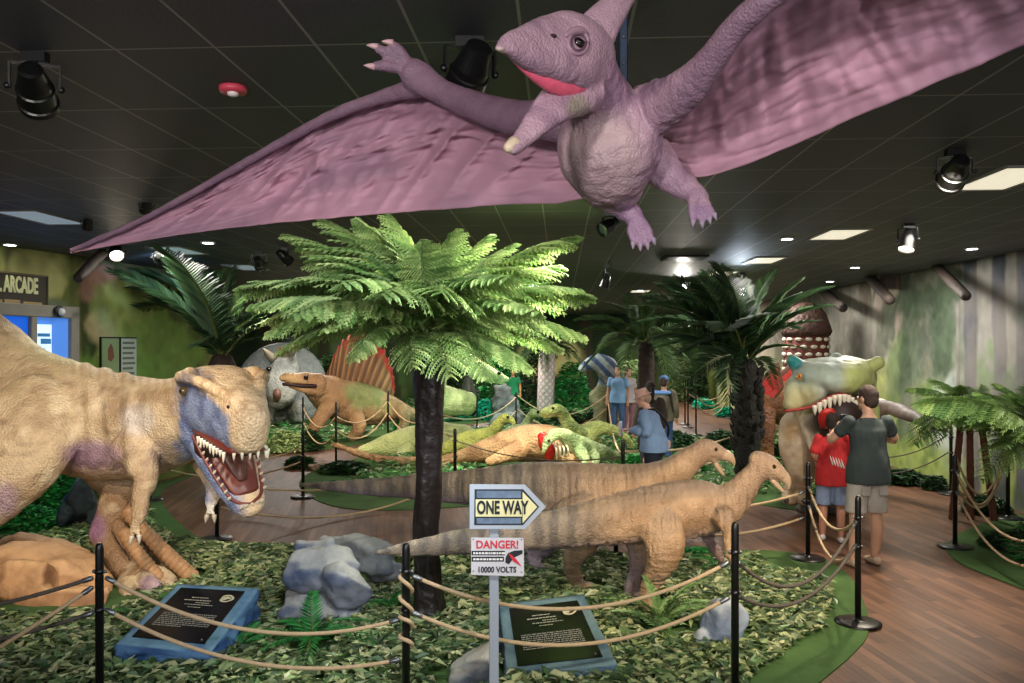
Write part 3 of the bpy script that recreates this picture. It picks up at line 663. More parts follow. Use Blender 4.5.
for px, py, m, lab in ((838, 234, PANEL, 'bright rectangular ceiling panel right of centre'), (1005, 178, PANEL, 'bright rectangular ceiling panel at the right edge'), (764, 260, PANEL, 'ceiling panel behind the right palm, second in its row'), (722, 273, PANEL, 'ceiling panel far back, third in its row'),
                       (692, 283, PANEL, 'thin-looking ceiling panel beside the bright white stage light'), (42, 217, PANELG, 'grey dim ceiling panel at the left'), (178, 250, PANELG, 'dim ceiling panel over the left palm'), (246, 267, PANELG, 'dim ceiling panel left of the tree fern'),
                       (640, 291, PANEL, 'farthest ceiling panel, just right of the tree fern')):
    panel(px, py, m, lab)
# vent
c = P(684, 257, (CEIL - H) * F / (CY - 257)); t = thing('ceiling_vent', 'dark slatted air vent in the ceiling above the right palm', 'vent', (c[0], c[1], CEIL))
mb = MB(); mb.box((c[0], c[1], CEIL - .01), (.6, .6, .03), -AX); part('frame', mb, MT['blackmatte'], t, smooth=False)
mb = MB()
for k in range(9): mb.box((c[0], c[1] - .25 + k * .0625, CEIL - .03), (.54, .036, .008), -AX, R=None)
part('slats', mb, MT['black'], t, smooth=False)
# smoke detector
c = P(233, 88, (CEIL - H) * F / (CY - 87)); t = thing('smoke_alarm', 'round red and white alarm on the dark ceiling at upper left', 'smoke alarm', (c[0], c[1], CEIL))
mb = MB(); mb.lathe([(.06, -.028), (.065, -.016), (.065, 0)], (c[0], c[1], CEIL), 24); part('base', mb, mat('alarm_red', lin(205, 70, 90), rough=.4, var=.15, vscale=30), t)
mb = MB(); mb.lathe([(.014, -.046), (.024, -.04), (.028, -.028)], (c[0], c[1], CEIL), 16); part('sensor', mb, mat('alarm_white', lin(225, 215, 215), rough=.4), t)
# log stubs bracing the ceiling along the right mural, and the one at left
def log(a, bb, r, label):
    mb = MB(); mb.loft([a, a * .5 + bb * .5, bb], [r, r * 1.08, r * .95], n=12, sub=4); o = solo('log_stub', label, 'log', mb, mat('log_brown', lin(58, 48, 42), rough=.7, var=.25, bump=[('noise', 14, .6, .02)]))
log(P(936, 266, 12.83), P(966, 296, 10.76), 0.070, 'dark log stub slanting from ceiling to mural, nearest of the right three')
log(P(862, 268, 15.87), P(890, 300, 12.97), 0.084, 'dark log stub slanting to the mural, middle of the right three')
log(P(816, 285, 19.32), P(843, 308, 15.52), 0.091, 'dark log stub slanting to the mural, farthest of the right three')
log(P(103, 253, 10.63), P(78, 278, 9.94), 0.063, 'dark log stub slanting down under the purple left wing tip')

# ---------------------------------------------------------------- creatures
def unit(v): v = np.asarray(v, float); return v / np.linalg.norm(v)
class Frame:
    def __init__(s, o, fwd, upish=(0, 0, 1), k=1.0):
        s.o = np.asarray(o, float); s.d = unit(fwd); s.s = unit(np.cross(upish, s.d)); s.u = np.cross(s.d, s.s); s.k = k
    def __call__(s, l, sd, u): return s.o + (s.d * l + s.s * sd + s.u * u) * s.k
    def rot(s, ang, l, u):           # hinge at local (l,0,u), pitched down by ang
        f = Frame(s(l, 0, u), s.d * math.cos(ang) - s.u * math.sin(ang), s.u, s.k); return f
    def R(s): return np.column_stack([s.d, s.s, s.u])
def floft(mb, fr, st, **k):          # stations (l, u, half width, half height)
    pts = [fr(a[0], 0, a[1]) for a in st]
    mb.loft(pts, [a[3] * fr.k for a in st], [a[2] * fr.k for a in st], ref=fr.s, **k)
def cone(mb, base, dirn, r, L, bend=None, n=8, col=None):
    dirn = unit(dirn); b2 = np.zeros(3) if bend is None else np.asarray(bend, float)
    mb.loft([base, base + dirn * L * .5 + b2 * L * .08, base + dirn * L + b2 * L * .3], [r, r * .72, r * .08], n=n, ref=(.3, .8, .5), sub=2, cap=False, col=col)
def teeth(parent, specs, m=None):
    for (bp, d, r, L, bend) in specs:
        mb = MB(); cone(mb, np.asarray(bp), d, r, L, bend, 7); part('tooth', mb, m or MT['tooth'], parent)
def eyes(parent, spots, r, iris, pup=(8, 6, 5), cam=None):
    for (c, outward) in spots:
        mb = MB(); R = RotTo(outward); mb.ball(c, r, 14, lin(*iris), R=R); mb.ball(c + unit(outward) * r * .62, (r * .5, r * .5, r * .45), 10, lin(*pup), R=R); part('eye', mb, MT['eye'], parent)
def toes(mb, ankle, outs, r, ground):
    for (dx, dy, L) in outs:
        a = np.asarray(ankle); e = np.array([a[0] + dx * L, a[1] + dy * L, ground + r * .45]); m_ = (a + e) / 2; m_[2] = max(ground + r * .9, min(a[2], ground + r * 1.5))
        mb.loft([a, m_, e], [r * 1.1, r * .95, r * .5], n=8, sub=3, ref=(.2, .3, 1))
def claws(parent, ankle, outs, r, ground, L=.06, m=None):
    for (dx, dy, Lt) in outs:
        e = np.array([ankle[0] + dx * Lt, ankle[1] + dy * Lt, ground + r * .5]); mb = MB(); cone(mb, e, (dx, dy, -.12), r * .42, L, (0, 0, -.35), 7); part('claw', mb, m or MT['claw'], parent)

# ---- pale tyrannosaur at left
MOUND = .10
T = thing('tyrannosaurus', 'pale tan tyrannosaur with a blue-grey face and open jaws, standing at left', 'dinosaur', G(120, 590))
mb = MB()
mb.px([(-96, 266, 8.45, 9), (-72, 290, 8.4, 22), (-38, 338, 8.25, 42), (12, 391, 8.0, 52, .8), (60, 415, 7.75, 56, .78), (100, 424, 7.6, 56, .74), (135, 427, 7.45, 52, .74), (165, 424, 7.25, 46, .75), (190, 414, 7.1, 39, .9), (208, 405, 7.0, 34, .95)], n=20)
mb.px([(60, 400, 7.45, 44, .5), (35, 425, 7.25, 52, .5), (14, 462, 7.1, 46, .5), (-14, 502, 7.05, 30, .6), (-45, 528, 7.1, 18), (-75, 552, 7.25, 13)], n=16)
mb.px([(-75, 552, 7.25, 13), (-55, 580, 7.2, 12), (-40, 592, 7.15, 12)], n=12)
far_ank = P(127, 566, 7.5)
mb.px([(88, 425, 7.95, 44, .5), (112, 462, 7.95, 34, .6), (122, 490, 7.9, 23, .7), (112, 515, 7.85, 16), (101, 532, 7.8, 12.5)], n=14)
mb.px([(99, 530, 7.8, 12), (110, 550, 7.7, 11.5), (122, 568, 7.58, 11.5), (134, 578, 7.48, 11)], n=12)
st = []
for i in range(19):
    t_ = i / 18; st.append((118 + 68 * t_, 500 + 80 * t_ ** .85, 7.95 - .35 * t_, 7.0 + 1.5 * t_))
mb.px(st, n=12, sub=1)
st = []
for i in range(13):
    t_ = i / 12; st.append((116 + 34 * t_, 524 + 52 * t_, 7.66 - .22 * t_, 7.0))
mb.px(st, n=12, sub=1)
for (a, bb) in (((132, 576, 7.42), (155, 588, 7.2)), ((126, 578, 7.45), (128, 594, 7.15)), ((184, 578, 7.58), (196, 584, 7.5)), ((142, 574, 7.5), (172, 583, 7.35))):
    mb.px([(*a, 10), ((a[0] * .4 + bb[0] * .6), (a[1] * .4 + bb[1] * .6) - 2, (a[2] + bb[2]) / 2, 10.5), (*bb, 7.5)], n=10)
mb.px([(128, 440, 7.05, 24, .55), (140, 458, 6.95, 19, .7), (146, 478, 6.85, 13), (141, 494, 6.8, 9.5), (140, 510, 6.74, 8.5), (137, 521, 6.7, 6.5)], n=12)
for q in ((132, 536, 6.68), (139, 535, 6.66)): mb.px([(137, 518, 6.7, 4.5), ((137 + q[0]) / 2 - 1, 528, 6.68, 4.2), (*q, 2.6)], n=8)
mb.px([(200, 455, 7.5, 14, .7), (210, 475, 7.3, 10), (214, 490, 7.2, 8), (211, 503, 7.12, 6.5)], n=10)
for q in ((207, 515, 7.1), (214, 515, 7.08)): mb.px([(211, 500, 7.12, 4), (210.5, 508, 7.1, 3.6), (*q, 2.4)], n=8)
HF = Frame(P(215, 398, 6.95), P(256, 428, 6.02) - P(215, 398, 6.95))
floft(mb, HF, [(-.22, -.06, .27, .27), (0, -.01, .315, .295), (.2, .015, .305, .285), (.42, .01, .25, .265), (.66, 0, .2, .25), (.88, -.01, .175, .24), (1.02, -.03, .145, .21)], n=22, power=2.8)
for sd in (-1, 1):       # long brow shelf running onto the snout, cheek
    mb.loft([HF(-.16, sd * .15, .10), HF(.03, sd * .26, .17), HF(.2, sd * .31, .225), HF(.40, sd * .27, .235), HF(.7, sd * .165, .205), HF(.98, sd * .11, .15)], [.05, .055, .055, .05, .04, .03], [.07, .07, .06, .05, .04, .03], ref=HF.s, n=12)
    mb.loft([HF(.08, sd * .2, .24), HF(.2, sd * .26, .265), HF(.3, sd * .26, .255)], [.03, .045, .03], n=8)
    mb.ball(HF(.02, sd * .22, -.18), (.2, .1, .2), R=HF.R())
JF = HF.rot(math.radians(52), .05, -.2)
JF.d = unit(JF.d + HF.s * .22); JF.s = unit(np.cross(JF.u, JF.d)); JF.u = np.cross(JF.d, JF.s)
floft(mb, JF, [(-.12, 0, .26, .15), (.12, -.05, .27, .13), (.36, -.05, .235, .105), (.58, -.04, .19, .09), (.76, -.02, .15, .08), (.83, 0, .11, .065)], n=18, power=2.7)
def trex_col(V, Nn):
    px = CX + V[:, 0] / V[:, 1] * F; py = CY - (V[:, 2] - H) / V[:, 1] * F
    n = fbm(V * 3.2, 4); n2_ = fbm(V * 9, 3)
    tan = np.tile(lin(188, 164, 132), (len(V), 1)); c = mixc(tan, np.tile(lin(156, 130, 100), (len(V), 1)), sstep(.45, .7, n))
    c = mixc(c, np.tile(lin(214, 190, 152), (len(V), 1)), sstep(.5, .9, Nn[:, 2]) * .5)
    hl = (V - HF.o) @ HF.d; hu = (V - HF.o) @ HF.u; hs = (V - HF.o) @ HF.s
    head = sstep(-.3, -.12, hl) * (V[:, 2] > .75) * (np.abs(hs) < .6)
    head = head * sstep(172, 184, px + 14 * (n2_ - .5)); jz = head * sstep(-.24, -.3, hu)
    c = mixc(c, np.tile(lin(206, 178, 142), (len(V), 1)), head)
    edge = .20 - .2 * np.maximum(hl - .35, 0) + .1 * (n2_ - .5)
    blue = mixc(np.tile(lin(122, 134, 166), (len(V), 1)), np.tile(lin(92, 104, 140), (len(V), 1)), sstep(.35, .65, n2_))
    c = mixc(c, blue, head * sstep(edge + .03, edge - .05, hu) * sstep(1.03, .93, hl) * sstep(.02, -.06, hs))
    c = mixc(c, blue, jz * sstep(.12, -.04, hs - .1 * hl))
    c = mixc(c, np.tile(lin(58, 62, 84), (len(V), 1)), head * sstep(.15, .07, np.sqrt((hl - .17) ** 2 + (hu - .10) ** 2)) * (hs < 0) * .9)
    c = mixc(c, np.tile(lin(70, 76, 100), (len(V), 1)), head * sstep(.10, .05, np.abs(hu - edge)) * (hs < -.1) * (hl < .55) * .7)
    c = mixc(c, np.tile(lin(210, 190, 180), (len(V), 1)), head * sstep(.14, .09, np.sqrt((hl - .02) ** 2 + (hu + .06) ** 2)) * (hs < 0) * .85)
    leg = (px > 78) & (px < 150) & (py > 478) & (V[:, 1] > 7.3); c = mixc(c, np.tile(lin(132, 96, 66), (len(V), 1)), leg * sstep(478, 500, py) * .8)  # shade on the far leg, put into the colour as a brown tint
    body = (1 - head)
    c = mixc(c, np.tile(lin(124, 98, 74), (len(V), 1)), body * sstep(.52, .78, fbm(V * np.array([5, 5, 11]) + 9, 4)) * .55)
    c = mixc(c, np.tile(lin(222, 204, 172), (len(V), 1)), body * sstep(.55, .75, fbm(V * 6 + 4, 3)) * .4)
    c = mixc(c, np.tile(lin(206, 200, 196), (len(V), 1)), sstep(24, 10, np.hypot(px - 138, (py - 420) * 1.1)) * .55 * (V[:, 1] < 7.6))
    c = mixc(c, np.tile(lin(134, 104, 132), (len(V), 1)), sstep(20, 8, np.hypot((px - 92) * .5, py - 455)) * .75 * (V[:, 1] < 7.7))
    c = mixc(c, np.tile(lin(138, 110, 140), (len(V), 1)), sstep(26, 8, np.hypot((px - 4) * 1.2, (py - 500))) * .6)
    c = mixc(c, np.tile(lin(108, 96, 92), (len(V), 1)), sstep(24, 8, np.hypot(px - 166, (py - 455))) * .6)
    c = mixc(c, np.tile(lin(150, 116, 84), (len(V), 1)), head * (hu > edge - .02) * sstep(.5, .66, fbm(V * 15 + 2, 4)) * .6)
    low = (V[:, 2] < 1.25)
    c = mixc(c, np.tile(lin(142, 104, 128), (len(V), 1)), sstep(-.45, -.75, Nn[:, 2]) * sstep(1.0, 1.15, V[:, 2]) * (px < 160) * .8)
    c = mixc(c, np.tile(lin(138, 98, 128), (len(V), 1)), sstep(15, 5, np.hypot(px - 96, (py - 528) * .7)) * .9)
    c = mixc(c, np.tile(lin(150, 120, 146), (len(V), 1)), sstep(14, 8, np.hypot(px - 150, py - 586)) * .7)
    c = mixc(c, np.tile(lin(140, 112, 110), (len(V), 1)), sstep(.55, .75, n2_) * (np.abs(px - 128) < 30) * (py > 405) * (py < 470) * .35)
    ridge = sstep(.7, .95, Nn[:, 2]) * (px > 70) * (px < 192) * (py < 400)
    c = mixc(c, np.tile(lin(206, 178, 140), (len(V), 1)), ridge * (np.sin(px * .75) > .55) * .6)
    c = mixc(c, np.tile(lin(150, 122, 90), (len(V), 1)), ridge * (np.sin(px * .75) < -.2) * .5)
    c = mixc(c, np.tile(lin(226, 220, 208), (len(V), 1)), sstep(500, 507, py) * (np.abs(px - 211) < 8) * (V[:, 1] > 6.95) * .8)
    return c
def trex_disp(V, Nn):
    px = CX + V[:, 0] / V[:, 1] * F
    rib = np.sin(px * .33 + V[:, 2] * 2) * .012 * sstep(70, 90, px) * sstep(150, 130, px) * (V[:, 2] > 1.1)
    return rib + (fbm(V * 5, 3) - .5) * .03 + (fbm(V * np.array([14, 14, 5]), 2) - .5) * .014
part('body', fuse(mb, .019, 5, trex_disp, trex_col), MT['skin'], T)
SC = mat('scute_brown', lin(164, 124, 86), rough=.5, var=.2, vscale=20, bump=[('scales', 70, .5, .008)])
for (x0, y0, Y0_, x1, y1, Y1_, n_, r_) in ((124, 506, 7.83, 192, 578, 7.5, 17, 7.6), (124, 532, 7.52, 158, 578, 7.35, 11, 6.6)):
    m1 = MB(); st = []
    for i in range(n_ * 4 + 1):
        t_ = i / (n_ * 4); st.append((x0 + (x1 - x0) * t_, y0 + (y1 - y0) * t_ ** .85, Y0_ + (Y1_ - Y0_) * t_, (r_ + 1.4 * t_) * (1, .97, .80, .97)[i % 4]))
    m1.px(st, n=12, sub=1); part('foot_scutes', m1, SC, T, label='ridged brown foot scutes')
# mouth
mb = MB(); floft(mb, HF, [(.1, -.22, .24, .1), (.4, -.22, .21, .07), (.7, -.22, .18, .06), (.95, -.215, .14, .05)], n=12); part('palate', mb, mat('palate_brown', lin(104, 44, 36), rough=.4), T)
mb = MB(); floft(mb, JF, [(-.05, .07, .2, .06), (.2, .055, .2, .045), (.45, .04, .165, .04), (.68, .04, .115, .035)], n=12); part('mouth_floor', mb, mat('mouth_brown', lin(96, 42, 34), rough=.4, var=.2), T)
mb = MB(); mb.ball(HF(.16, 0, -.36), (.2, .22, .2), R=HF.R()); part('throat', mb, MT['maw'], T)
mb = MB(); floft(mb, JF, [(.0, .11, .10, .04), (.25, .10, .10, .035), (.45, .085, .08, .025), (.58, .075, .04, .015)], n=12); part('tongue', mb, mat('tongue_brown', lin(74, 36, 28), rough=.4, bump=[('noise', 30, .4, .01)]), T)
mb = MB()
for sd in (-1, 1): mb.loft([JF(.02, sd * .24, .06), JF(.25, sd * .225, .055), (JF(.5, sd * .185, .045)), JF(.72, sd * .12, .045), JF(.79, 0, .05)], .015, n=8)
part('gum', mb, mat('gum_red_tyr', lin(104, 46, 40), rough=.4, var=.2), T)
sp_ = []
for sd in (-1, 1):
    for k in range(9): l = .40 + k * .066; sp_.append((HF(l, sd * (.225 - .11 * (l - .4)), -.225), -HF.u, .016, .07 + .02 * math.sin(k * 1.7), None))
for k in range(5): sp_.append((HF(1.03, -.12 + .06 * k, -.21), -HF.u, .014, .06, None))
for sd in (-1, 1):
    for k in range(9): l = .2 + k * .062; sp_.append((JF(l, sd * (.222 - .14 * (l - .2)), .05), JF.u, .015, .06, None))
for k in range(5): sp_.append((JF(.80, -.09 + .045 * k, .05), JF.u, .014, .055, None))
teeth(T, sp_)
eyes(T, [(HF(.21, sd * .298, .11), HF.s * sd + HF.d * .45) for sd in (-1, 1)], .042, (70, 56, 36))
for sd in (-1, 1):
    mb = MB(); mb.ball(HF(.93, sd * .14, .12), (.035, .02, .02), R=HF.R()); part('nostril', mb, MT['maw'], T)
PCL = mat('pale_claw', lin(190, 176, 160), rough=.4)
for a, d in ((P(132, 536, 6.68), (-.2, -.1, -1)), (P(139, 535, 6.66), (.1, -.1, -1)), (P(207, 515, 7.1), (-.2, 0, -1)), (P(214, 515, 7.08), (.1, 0, -1)), (P(158, 588, 7.18), (1, -.3, -.25)), (P(128, 596, 7.13), (.1, -1, -.2)), (P(198, 584, 7.48), (1, -.2, -.3)), (P(175, 583, 7.33), (1, -.3, -.3))):
    mb = MB(); cone(mb, a, d, .022, .07, (0, 0, -.3), 7); part('claw', mb, PCL if a[2] > .4 else MT['claw'], T)

# ---- slim brown beaked dinosaurs
def ornitho(label, body, legs, arms, headf, jaw, base, near):
    O = thing('ornithomimid', label, 'dinosaur', base, None); mb = MB(); mb.px(body, .72, n=18)
    for L in legs:
        mb.px(L, .62, n=14); a = P(*L[-1][:3]); r = L[-1][3] / F * L[-1][2]
        toes(mb, a, [(.95, -.25, .20), (.75, -.65, .17), (.9, .25, .16)], r * .55, .012)
    for A in arms: mb.px(A, .8, n=10)
    hf = headf
    floft(mb, hf, [(-.1, 0, .06, .075), (0, .01, .07, .085), (.09, .0, .062, .07), (.17, -.012, .045, .045)], n=14)
    jf = hf.rot(math.radians(jaw), .04, -.045)
    floft(mb, jf, [(-.03, 0, .045, .03), (.08, -.005, .04, .022), (.16, 0, .03, .015)], n=10)
    xs = np.array([b_[0] for b_ in body]); 
    def colf(V, Nn):
        px = CX + V[:, 0] / V[:, 1] * F; n = fbm(V * 4, 4); n2_ = fbm(V * 11, 3); k = len(V)
        c = mixc(np.tile(lin(184, 150, 116), (k, 1)), np.tile(lin(152, 120, 90), (k, 1)), sstep(.4, .65, n))
        tail = sstep(near[1], near[0], px)
        band = .5 + .5 * np.sin(px * .34 + 3 * n)
        c = mixc(c, mixc(np.tile(lin(136, 122, 106), (k, 1)), np.tile(lin(92, 84, 78), (k, 1)), sstep(.35, .65, n2_ * .6 + band * .4) * .8), tail)
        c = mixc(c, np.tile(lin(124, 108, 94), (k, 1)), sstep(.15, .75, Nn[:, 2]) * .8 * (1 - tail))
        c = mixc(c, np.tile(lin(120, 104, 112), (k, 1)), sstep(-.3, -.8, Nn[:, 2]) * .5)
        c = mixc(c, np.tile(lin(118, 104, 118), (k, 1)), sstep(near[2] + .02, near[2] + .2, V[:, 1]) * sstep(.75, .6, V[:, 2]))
        hl = (V - hf.o) @ hf.d; c = mixc(c, np.tile(lin(150, 124, 102), (k, 1)), sstep(-.25, 0, hl) * (V[:, 2] > .8) * .7)
        return c
    def disp(V, Nn):
        px = CX + V[:, 0] / V[:, 1] * F
        wr = (np.abs(fbm(V * np.array([24, 12, 5.0]) + 3, 3) - .5) - .12) * .05 * sstep(540, 590, px) * sstep(.5, .6, V[:, 2]) * sstep(1.15, 1.0, V[:, 2]) + (np.abs(fbm(V * np.array([6, 6, 34.0]), 3) - .5) - .12) * .05 * sstep(.72, .55, V[:, 2])
        return wr + (fbm(V * 8, 3) - .5) * .022
    part('body', fuse(mb, .0125, 9, disp, colf), MT['wrinkle'], O)
    bk = mat('beak_tan', lin(176, 148, 122), rough=.4, var=.1)
    m1 = MB(); floft(m1, hf, [(.10, -.008, .052, .056), (.16, -.012, .046, .05), (.205, -.03, .03, .034), (.235, -.06, .012, .014), (.24, -.08, .005, .006)], n=12); part('upper_beak', m1, bk, O)
    m1 = MB(); floft(m1, jf, [(.07, -.004, .042, .028), (.13, .0, .036, .024), (.18, .008, .02, .014), (.2, .014, .007, .006)], n=10); part('lower_beak', m1, bk, O)
    m1 = MB(); m1.ball(hf(.07, 0, -.045), (.055, .035, .025), R=hf.R()); part('mouth_lining', m1, MT['maw'], O)
    eyes(O, [(hf(.06, sd * .058, .03), hf.s * sd) for sd in (-1, 1)], .018, (60, 44, 20))
    for L in legs: claws(O, P(*L[-1][:3]), [(.95, -.25, .20), (.75, -.65, .17), (.9, .25, .16)], L[-1][3] / F * L[-1][2] * .55, .012, .05)
    for A in arms:
        a = P(*A[-1][:3])
        for q in (-1, 0, 1): m1 = MB(); cone(m1, a + np.array([q * .014, 0, -.005]), (q * .25, -.1, -1), .01, .07, (.2, 0, 0), 6); part('finger_claw', m1, MT['claw'], O)
    return O
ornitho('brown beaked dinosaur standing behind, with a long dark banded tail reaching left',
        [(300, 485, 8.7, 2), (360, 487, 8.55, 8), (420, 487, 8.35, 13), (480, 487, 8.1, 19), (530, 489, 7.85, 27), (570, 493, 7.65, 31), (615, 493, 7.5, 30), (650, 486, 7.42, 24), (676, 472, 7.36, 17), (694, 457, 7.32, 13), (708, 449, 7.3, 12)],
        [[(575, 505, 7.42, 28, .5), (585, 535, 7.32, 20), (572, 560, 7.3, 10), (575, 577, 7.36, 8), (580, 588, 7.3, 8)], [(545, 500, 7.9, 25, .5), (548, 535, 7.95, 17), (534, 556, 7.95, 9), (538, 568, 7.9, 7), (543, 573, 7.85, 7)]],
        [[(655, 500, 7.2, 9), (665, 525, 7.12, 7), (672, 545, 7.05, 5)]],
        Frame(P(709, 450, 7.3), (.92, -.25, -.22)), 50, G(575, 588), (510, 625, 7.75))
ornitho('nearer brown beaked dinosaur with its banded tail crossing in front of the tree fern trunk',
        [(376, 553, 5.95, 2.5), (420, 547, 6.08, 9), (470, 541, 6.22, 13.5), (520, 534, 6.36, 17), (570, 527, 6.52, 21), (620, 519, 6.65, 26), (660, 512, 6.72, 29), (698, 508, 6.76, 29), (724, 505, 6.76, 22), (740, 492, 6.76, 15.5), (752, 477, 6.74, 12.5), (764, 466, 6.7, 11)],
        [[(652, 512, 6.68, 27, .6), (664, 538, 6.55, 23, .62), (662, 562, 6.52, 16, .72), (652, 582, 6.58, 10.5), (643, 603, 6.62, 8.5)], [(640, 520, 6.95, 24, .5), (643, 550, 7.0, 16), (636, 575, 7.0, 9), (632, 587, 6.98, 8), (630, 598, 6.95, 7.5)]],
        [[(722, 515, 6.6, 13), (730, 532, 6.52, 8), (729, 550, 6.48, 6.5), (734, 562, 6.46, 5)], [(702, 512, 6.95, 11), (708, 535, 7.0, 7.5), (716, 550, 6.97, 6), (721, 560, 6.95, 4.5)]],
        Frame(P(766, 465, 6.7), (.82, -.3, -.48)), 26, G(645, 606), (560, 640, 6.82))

# ---------------------------------------------------------------- the purple flyer under the ceiling
YK = .78
FY = thing('pterosaur', 'big purple flying reptile with spread wings hanging under the ceiling', 'flying reptile', P(610, 150, 3.32))
mb = MB()
mb.px([(600, 98, 3.24, 34, .9), (606, 128, 3.3, 50, .9), (611, 155, 3.33, 52.5, .92), (617, 180, 3.38, 40, .9), (622, 194, 3.42, 22, .9)], n=20)
mb.px([(588, 72, 3.08, 30, .8), (596, 95, 3.18, 33, .85), (603, 120, 3.28, 42, .9)], n=16)
mb.px([(594, 62, 3.1, 32, .75), (574, 54, 3.0, 42, .62), (551, 52, 2.88, 37, .56), (528, 50, 2.76, 25, .56), (510, 47, 2.67, 14, .6), (500, 48, 2.62, 5.5, .7), (497, 49, 2.605, 3, .8)], n=18, power=2.3)
mb.px([(588, 42, 3.06, 26, .5), (607, 16, 3.14, 18, .5), (628, -10, 3.24, 13, .5), (648, -34, 3.3, 8, .6)], n=12)
mb.px([(584, 90, 3.06, 24, .9), (566, 98, 2.96, 23, .55), (550, 110, 2.88, 19, .45), (535, 125, 2.82, 14, .5), (522, 139, 2.78, 10.5, .6), (512, 148, 2.75, 9, .8)], n=16, power=2.4)
mb.px([(575, 100, 3.02, 20, .9), (588, 78, 3.06, 20, .9)], n=10)
ARM_L = [(580, 122, 3.38, 26, .9), (548, 120, 3.5, 21, .9), (512, 117, 3.65, 18), (472, 105, 3.8, 15), (442, 92, 3.95, 13), (422, 80, 4.04, 16), (410, 70, 4.06, 14)]
ARM_R = [(640, 115, 3.34, 30, .8), (664, 104, 3.18, 26, .8), (692, 84, 3.0, 20), (714, 56, 2.88, 15), (737, 26, 2.78, 14), (768, -2, 2.68, 14), (806, -30, 2.6, 13), (850, -52, 2.5, 12)]
mb.px(ARM_L, n=14); mb.px(ARM_R, n=14)
WF_L = [(424, 86, 4.05, 12), (385, 96, 4.2, 7.5), (330, 116, 4.4, 5.8), (250, 160, 4.7, 4.4), (150, 216, 5.0, 3.4), (72, 251, 5.2, 2.4)]
mb.px(WF_L, n=10)
mb.px([(850, -52, 2.5, 12), (930, -80, 2.3, 8), (1040, -110, 2.1, 8), (1230, -150, 1.85, 7)], n=10)
for tip, r in (((377, 48), 6.4), ((392, 44), 6.8), ((374, 66), 6.2)):
    mb.px([(410, 70, 4.06, 7), ((410 * .45 + tip[0] * .55), (68 * .45 + tip[1] * .55) - 1, 4.03, r * 1.15), (*tip, 4.0, r * .7)], n=8)
mb.px([(598, 190, 3.42, 18), (617, 203, 3.45, 13.5), (631, 214, 3.45, 11), (638, 224, 3.43, 10)], n=12)
mb.px([(650, 158, 3.44, 26), (672, 178, 3.42, 17), (690, 190, 3.4, 12.5), (699, 201, 3.38, 11.5)], n=12)
TO = [((633, 222), (633, 244)), ((637, 224), (640, 246)), ((641, 224), (647, 245)), ((643, 221), (653, 240)), ((693, 200), (693, 222)), ((698, 203), (702, 223)), ((702, 202), (709, 219)), ((704, 199), (714, 215))]
for a, bb in TO:
    y_ = 3.42 if a[0] < 660 else 3.37
    mb.px([(*a, y_, 5.2), ((a[0] + bb[0]) / 2, (a[1] + bb[1]) / 2, y_ - .02, 4.6), (*bb, y_ - .03, 3.2)], n=8)
for a in ((578, 32, 2.95, 9), (556, 28, 2.86, 5)): mb.ball(P(*a[:3]), a[3] / F * a[2], 10)
def fly_col(V, Nn):
    n = fbm(V * 7, 4); k = len(V); px = CX + V[:, 0] / V[:, 1] * F; py = CY - (V[:, 2] - H) / V[:, 1] * F
    c = mixc(np.tile(lin(170, 138, 152), (k, 1)), np.tile(lin(136, 106, 126), (k, 1)), sstep(.4, .7, n))
    bel = sstep(55, 30, np.hypot(px - 600, (py - 158) * .9)) * (V[:, 1] < 2.65)
    c = mixc(c, np.tile(lin(186, 160, 158), (k, 1)), bel * .75)
    c = mixc(c, np.tile(lin(142, 146, 104), (k, 1)), sstep(16, 6, np.hypot(px - 578, (py - 106))) * .5)
    tip = np.minimum(np.hypot(px - 508, py - 150), np.hypot(px - 500, py - 52))
    c = mixc(c, np.tile(lin(208, 190, 168), (k, 1)), sstep(6, 3, tip))
    arm = np.maximum(sstep(540, 515, px) * (V[:, 1] > 2.7), sstep(672, 700, px) * (py < 110)); c = mixc(c, np.tile(lin(122, 94, 110), (k, 1)), arm * .75)
    feet = (py > 205) & (px > 615); c = mixc(c, np.tile(lin(138, 110, 140), (k, 1)), feet * .7)
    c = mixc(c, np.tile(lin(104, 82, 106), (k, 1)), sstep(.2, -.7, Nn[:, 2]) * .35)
    return c
def fly_disp(V, Nn):
    px = CX + V[:, 0] / V[:, 1] * F; py = CY - (V[:, 2] - H) / V[:, 1] * F
    wr = (np.abs(fbm(V * np.array([26, 26, 12]), 3) - .5) - .1) * .022 * sstep(540, 600, px + .0 * py)
    return (fbm(V * 20, 3) - .5) * .007 + wr * (py > 75)
FB = fuse(mb, .0068, 4, fly_disp, fly_col); part('body', FB, MT['ptero'], FY)
mb = MB(); mb.px([(578, 84, 2.98, 15, .8), (558, 79, 2.89, 17, .64), (542, 73, 2.82, 14, .62), (526, 66, 2.755, 8, .6), (515, 60, 2.715, 3.5, .6)], n=14); part('mouth_lining', mb, MT['pinkmouth'], FY)
mb = MB(); mb.px([(508, 148, 2.74, 5.5, 1), (514, 144, 2.76, 8, 1)], n=10); part('beak_tip', mb, mat('horn_tip', lin(206, 186, 160), rough=.35), FY)
ep, en = surf(FB, 578, 43); eyes(FY, [(ep + np.array([0, .006, 0]), unit(en * .5 + np.array([0, -1, 0])))], .018, (30, 22, 22))
for q, (rr_, col_) in enumerate(((8.5, (92, 68, 84)), (11.5, (150, 118, 134)))):
    mb = MB(); pts = [surf(FB, 578 + rr_ * math.cos(a) * .85, 43 + rr_ * math.sin(a))[0] for a in np.linspace(0, 2 * math.pi, 19)]
    mb.loft([p + np.array([0, -.002, 0]) for p in pts], .0052 + .001 * q, n=7, sub=1, cap=False, ref=(0, 1, 0)); part('eyelid', mb, mat('eyelid', lin(*col_), rough=.5), FY)
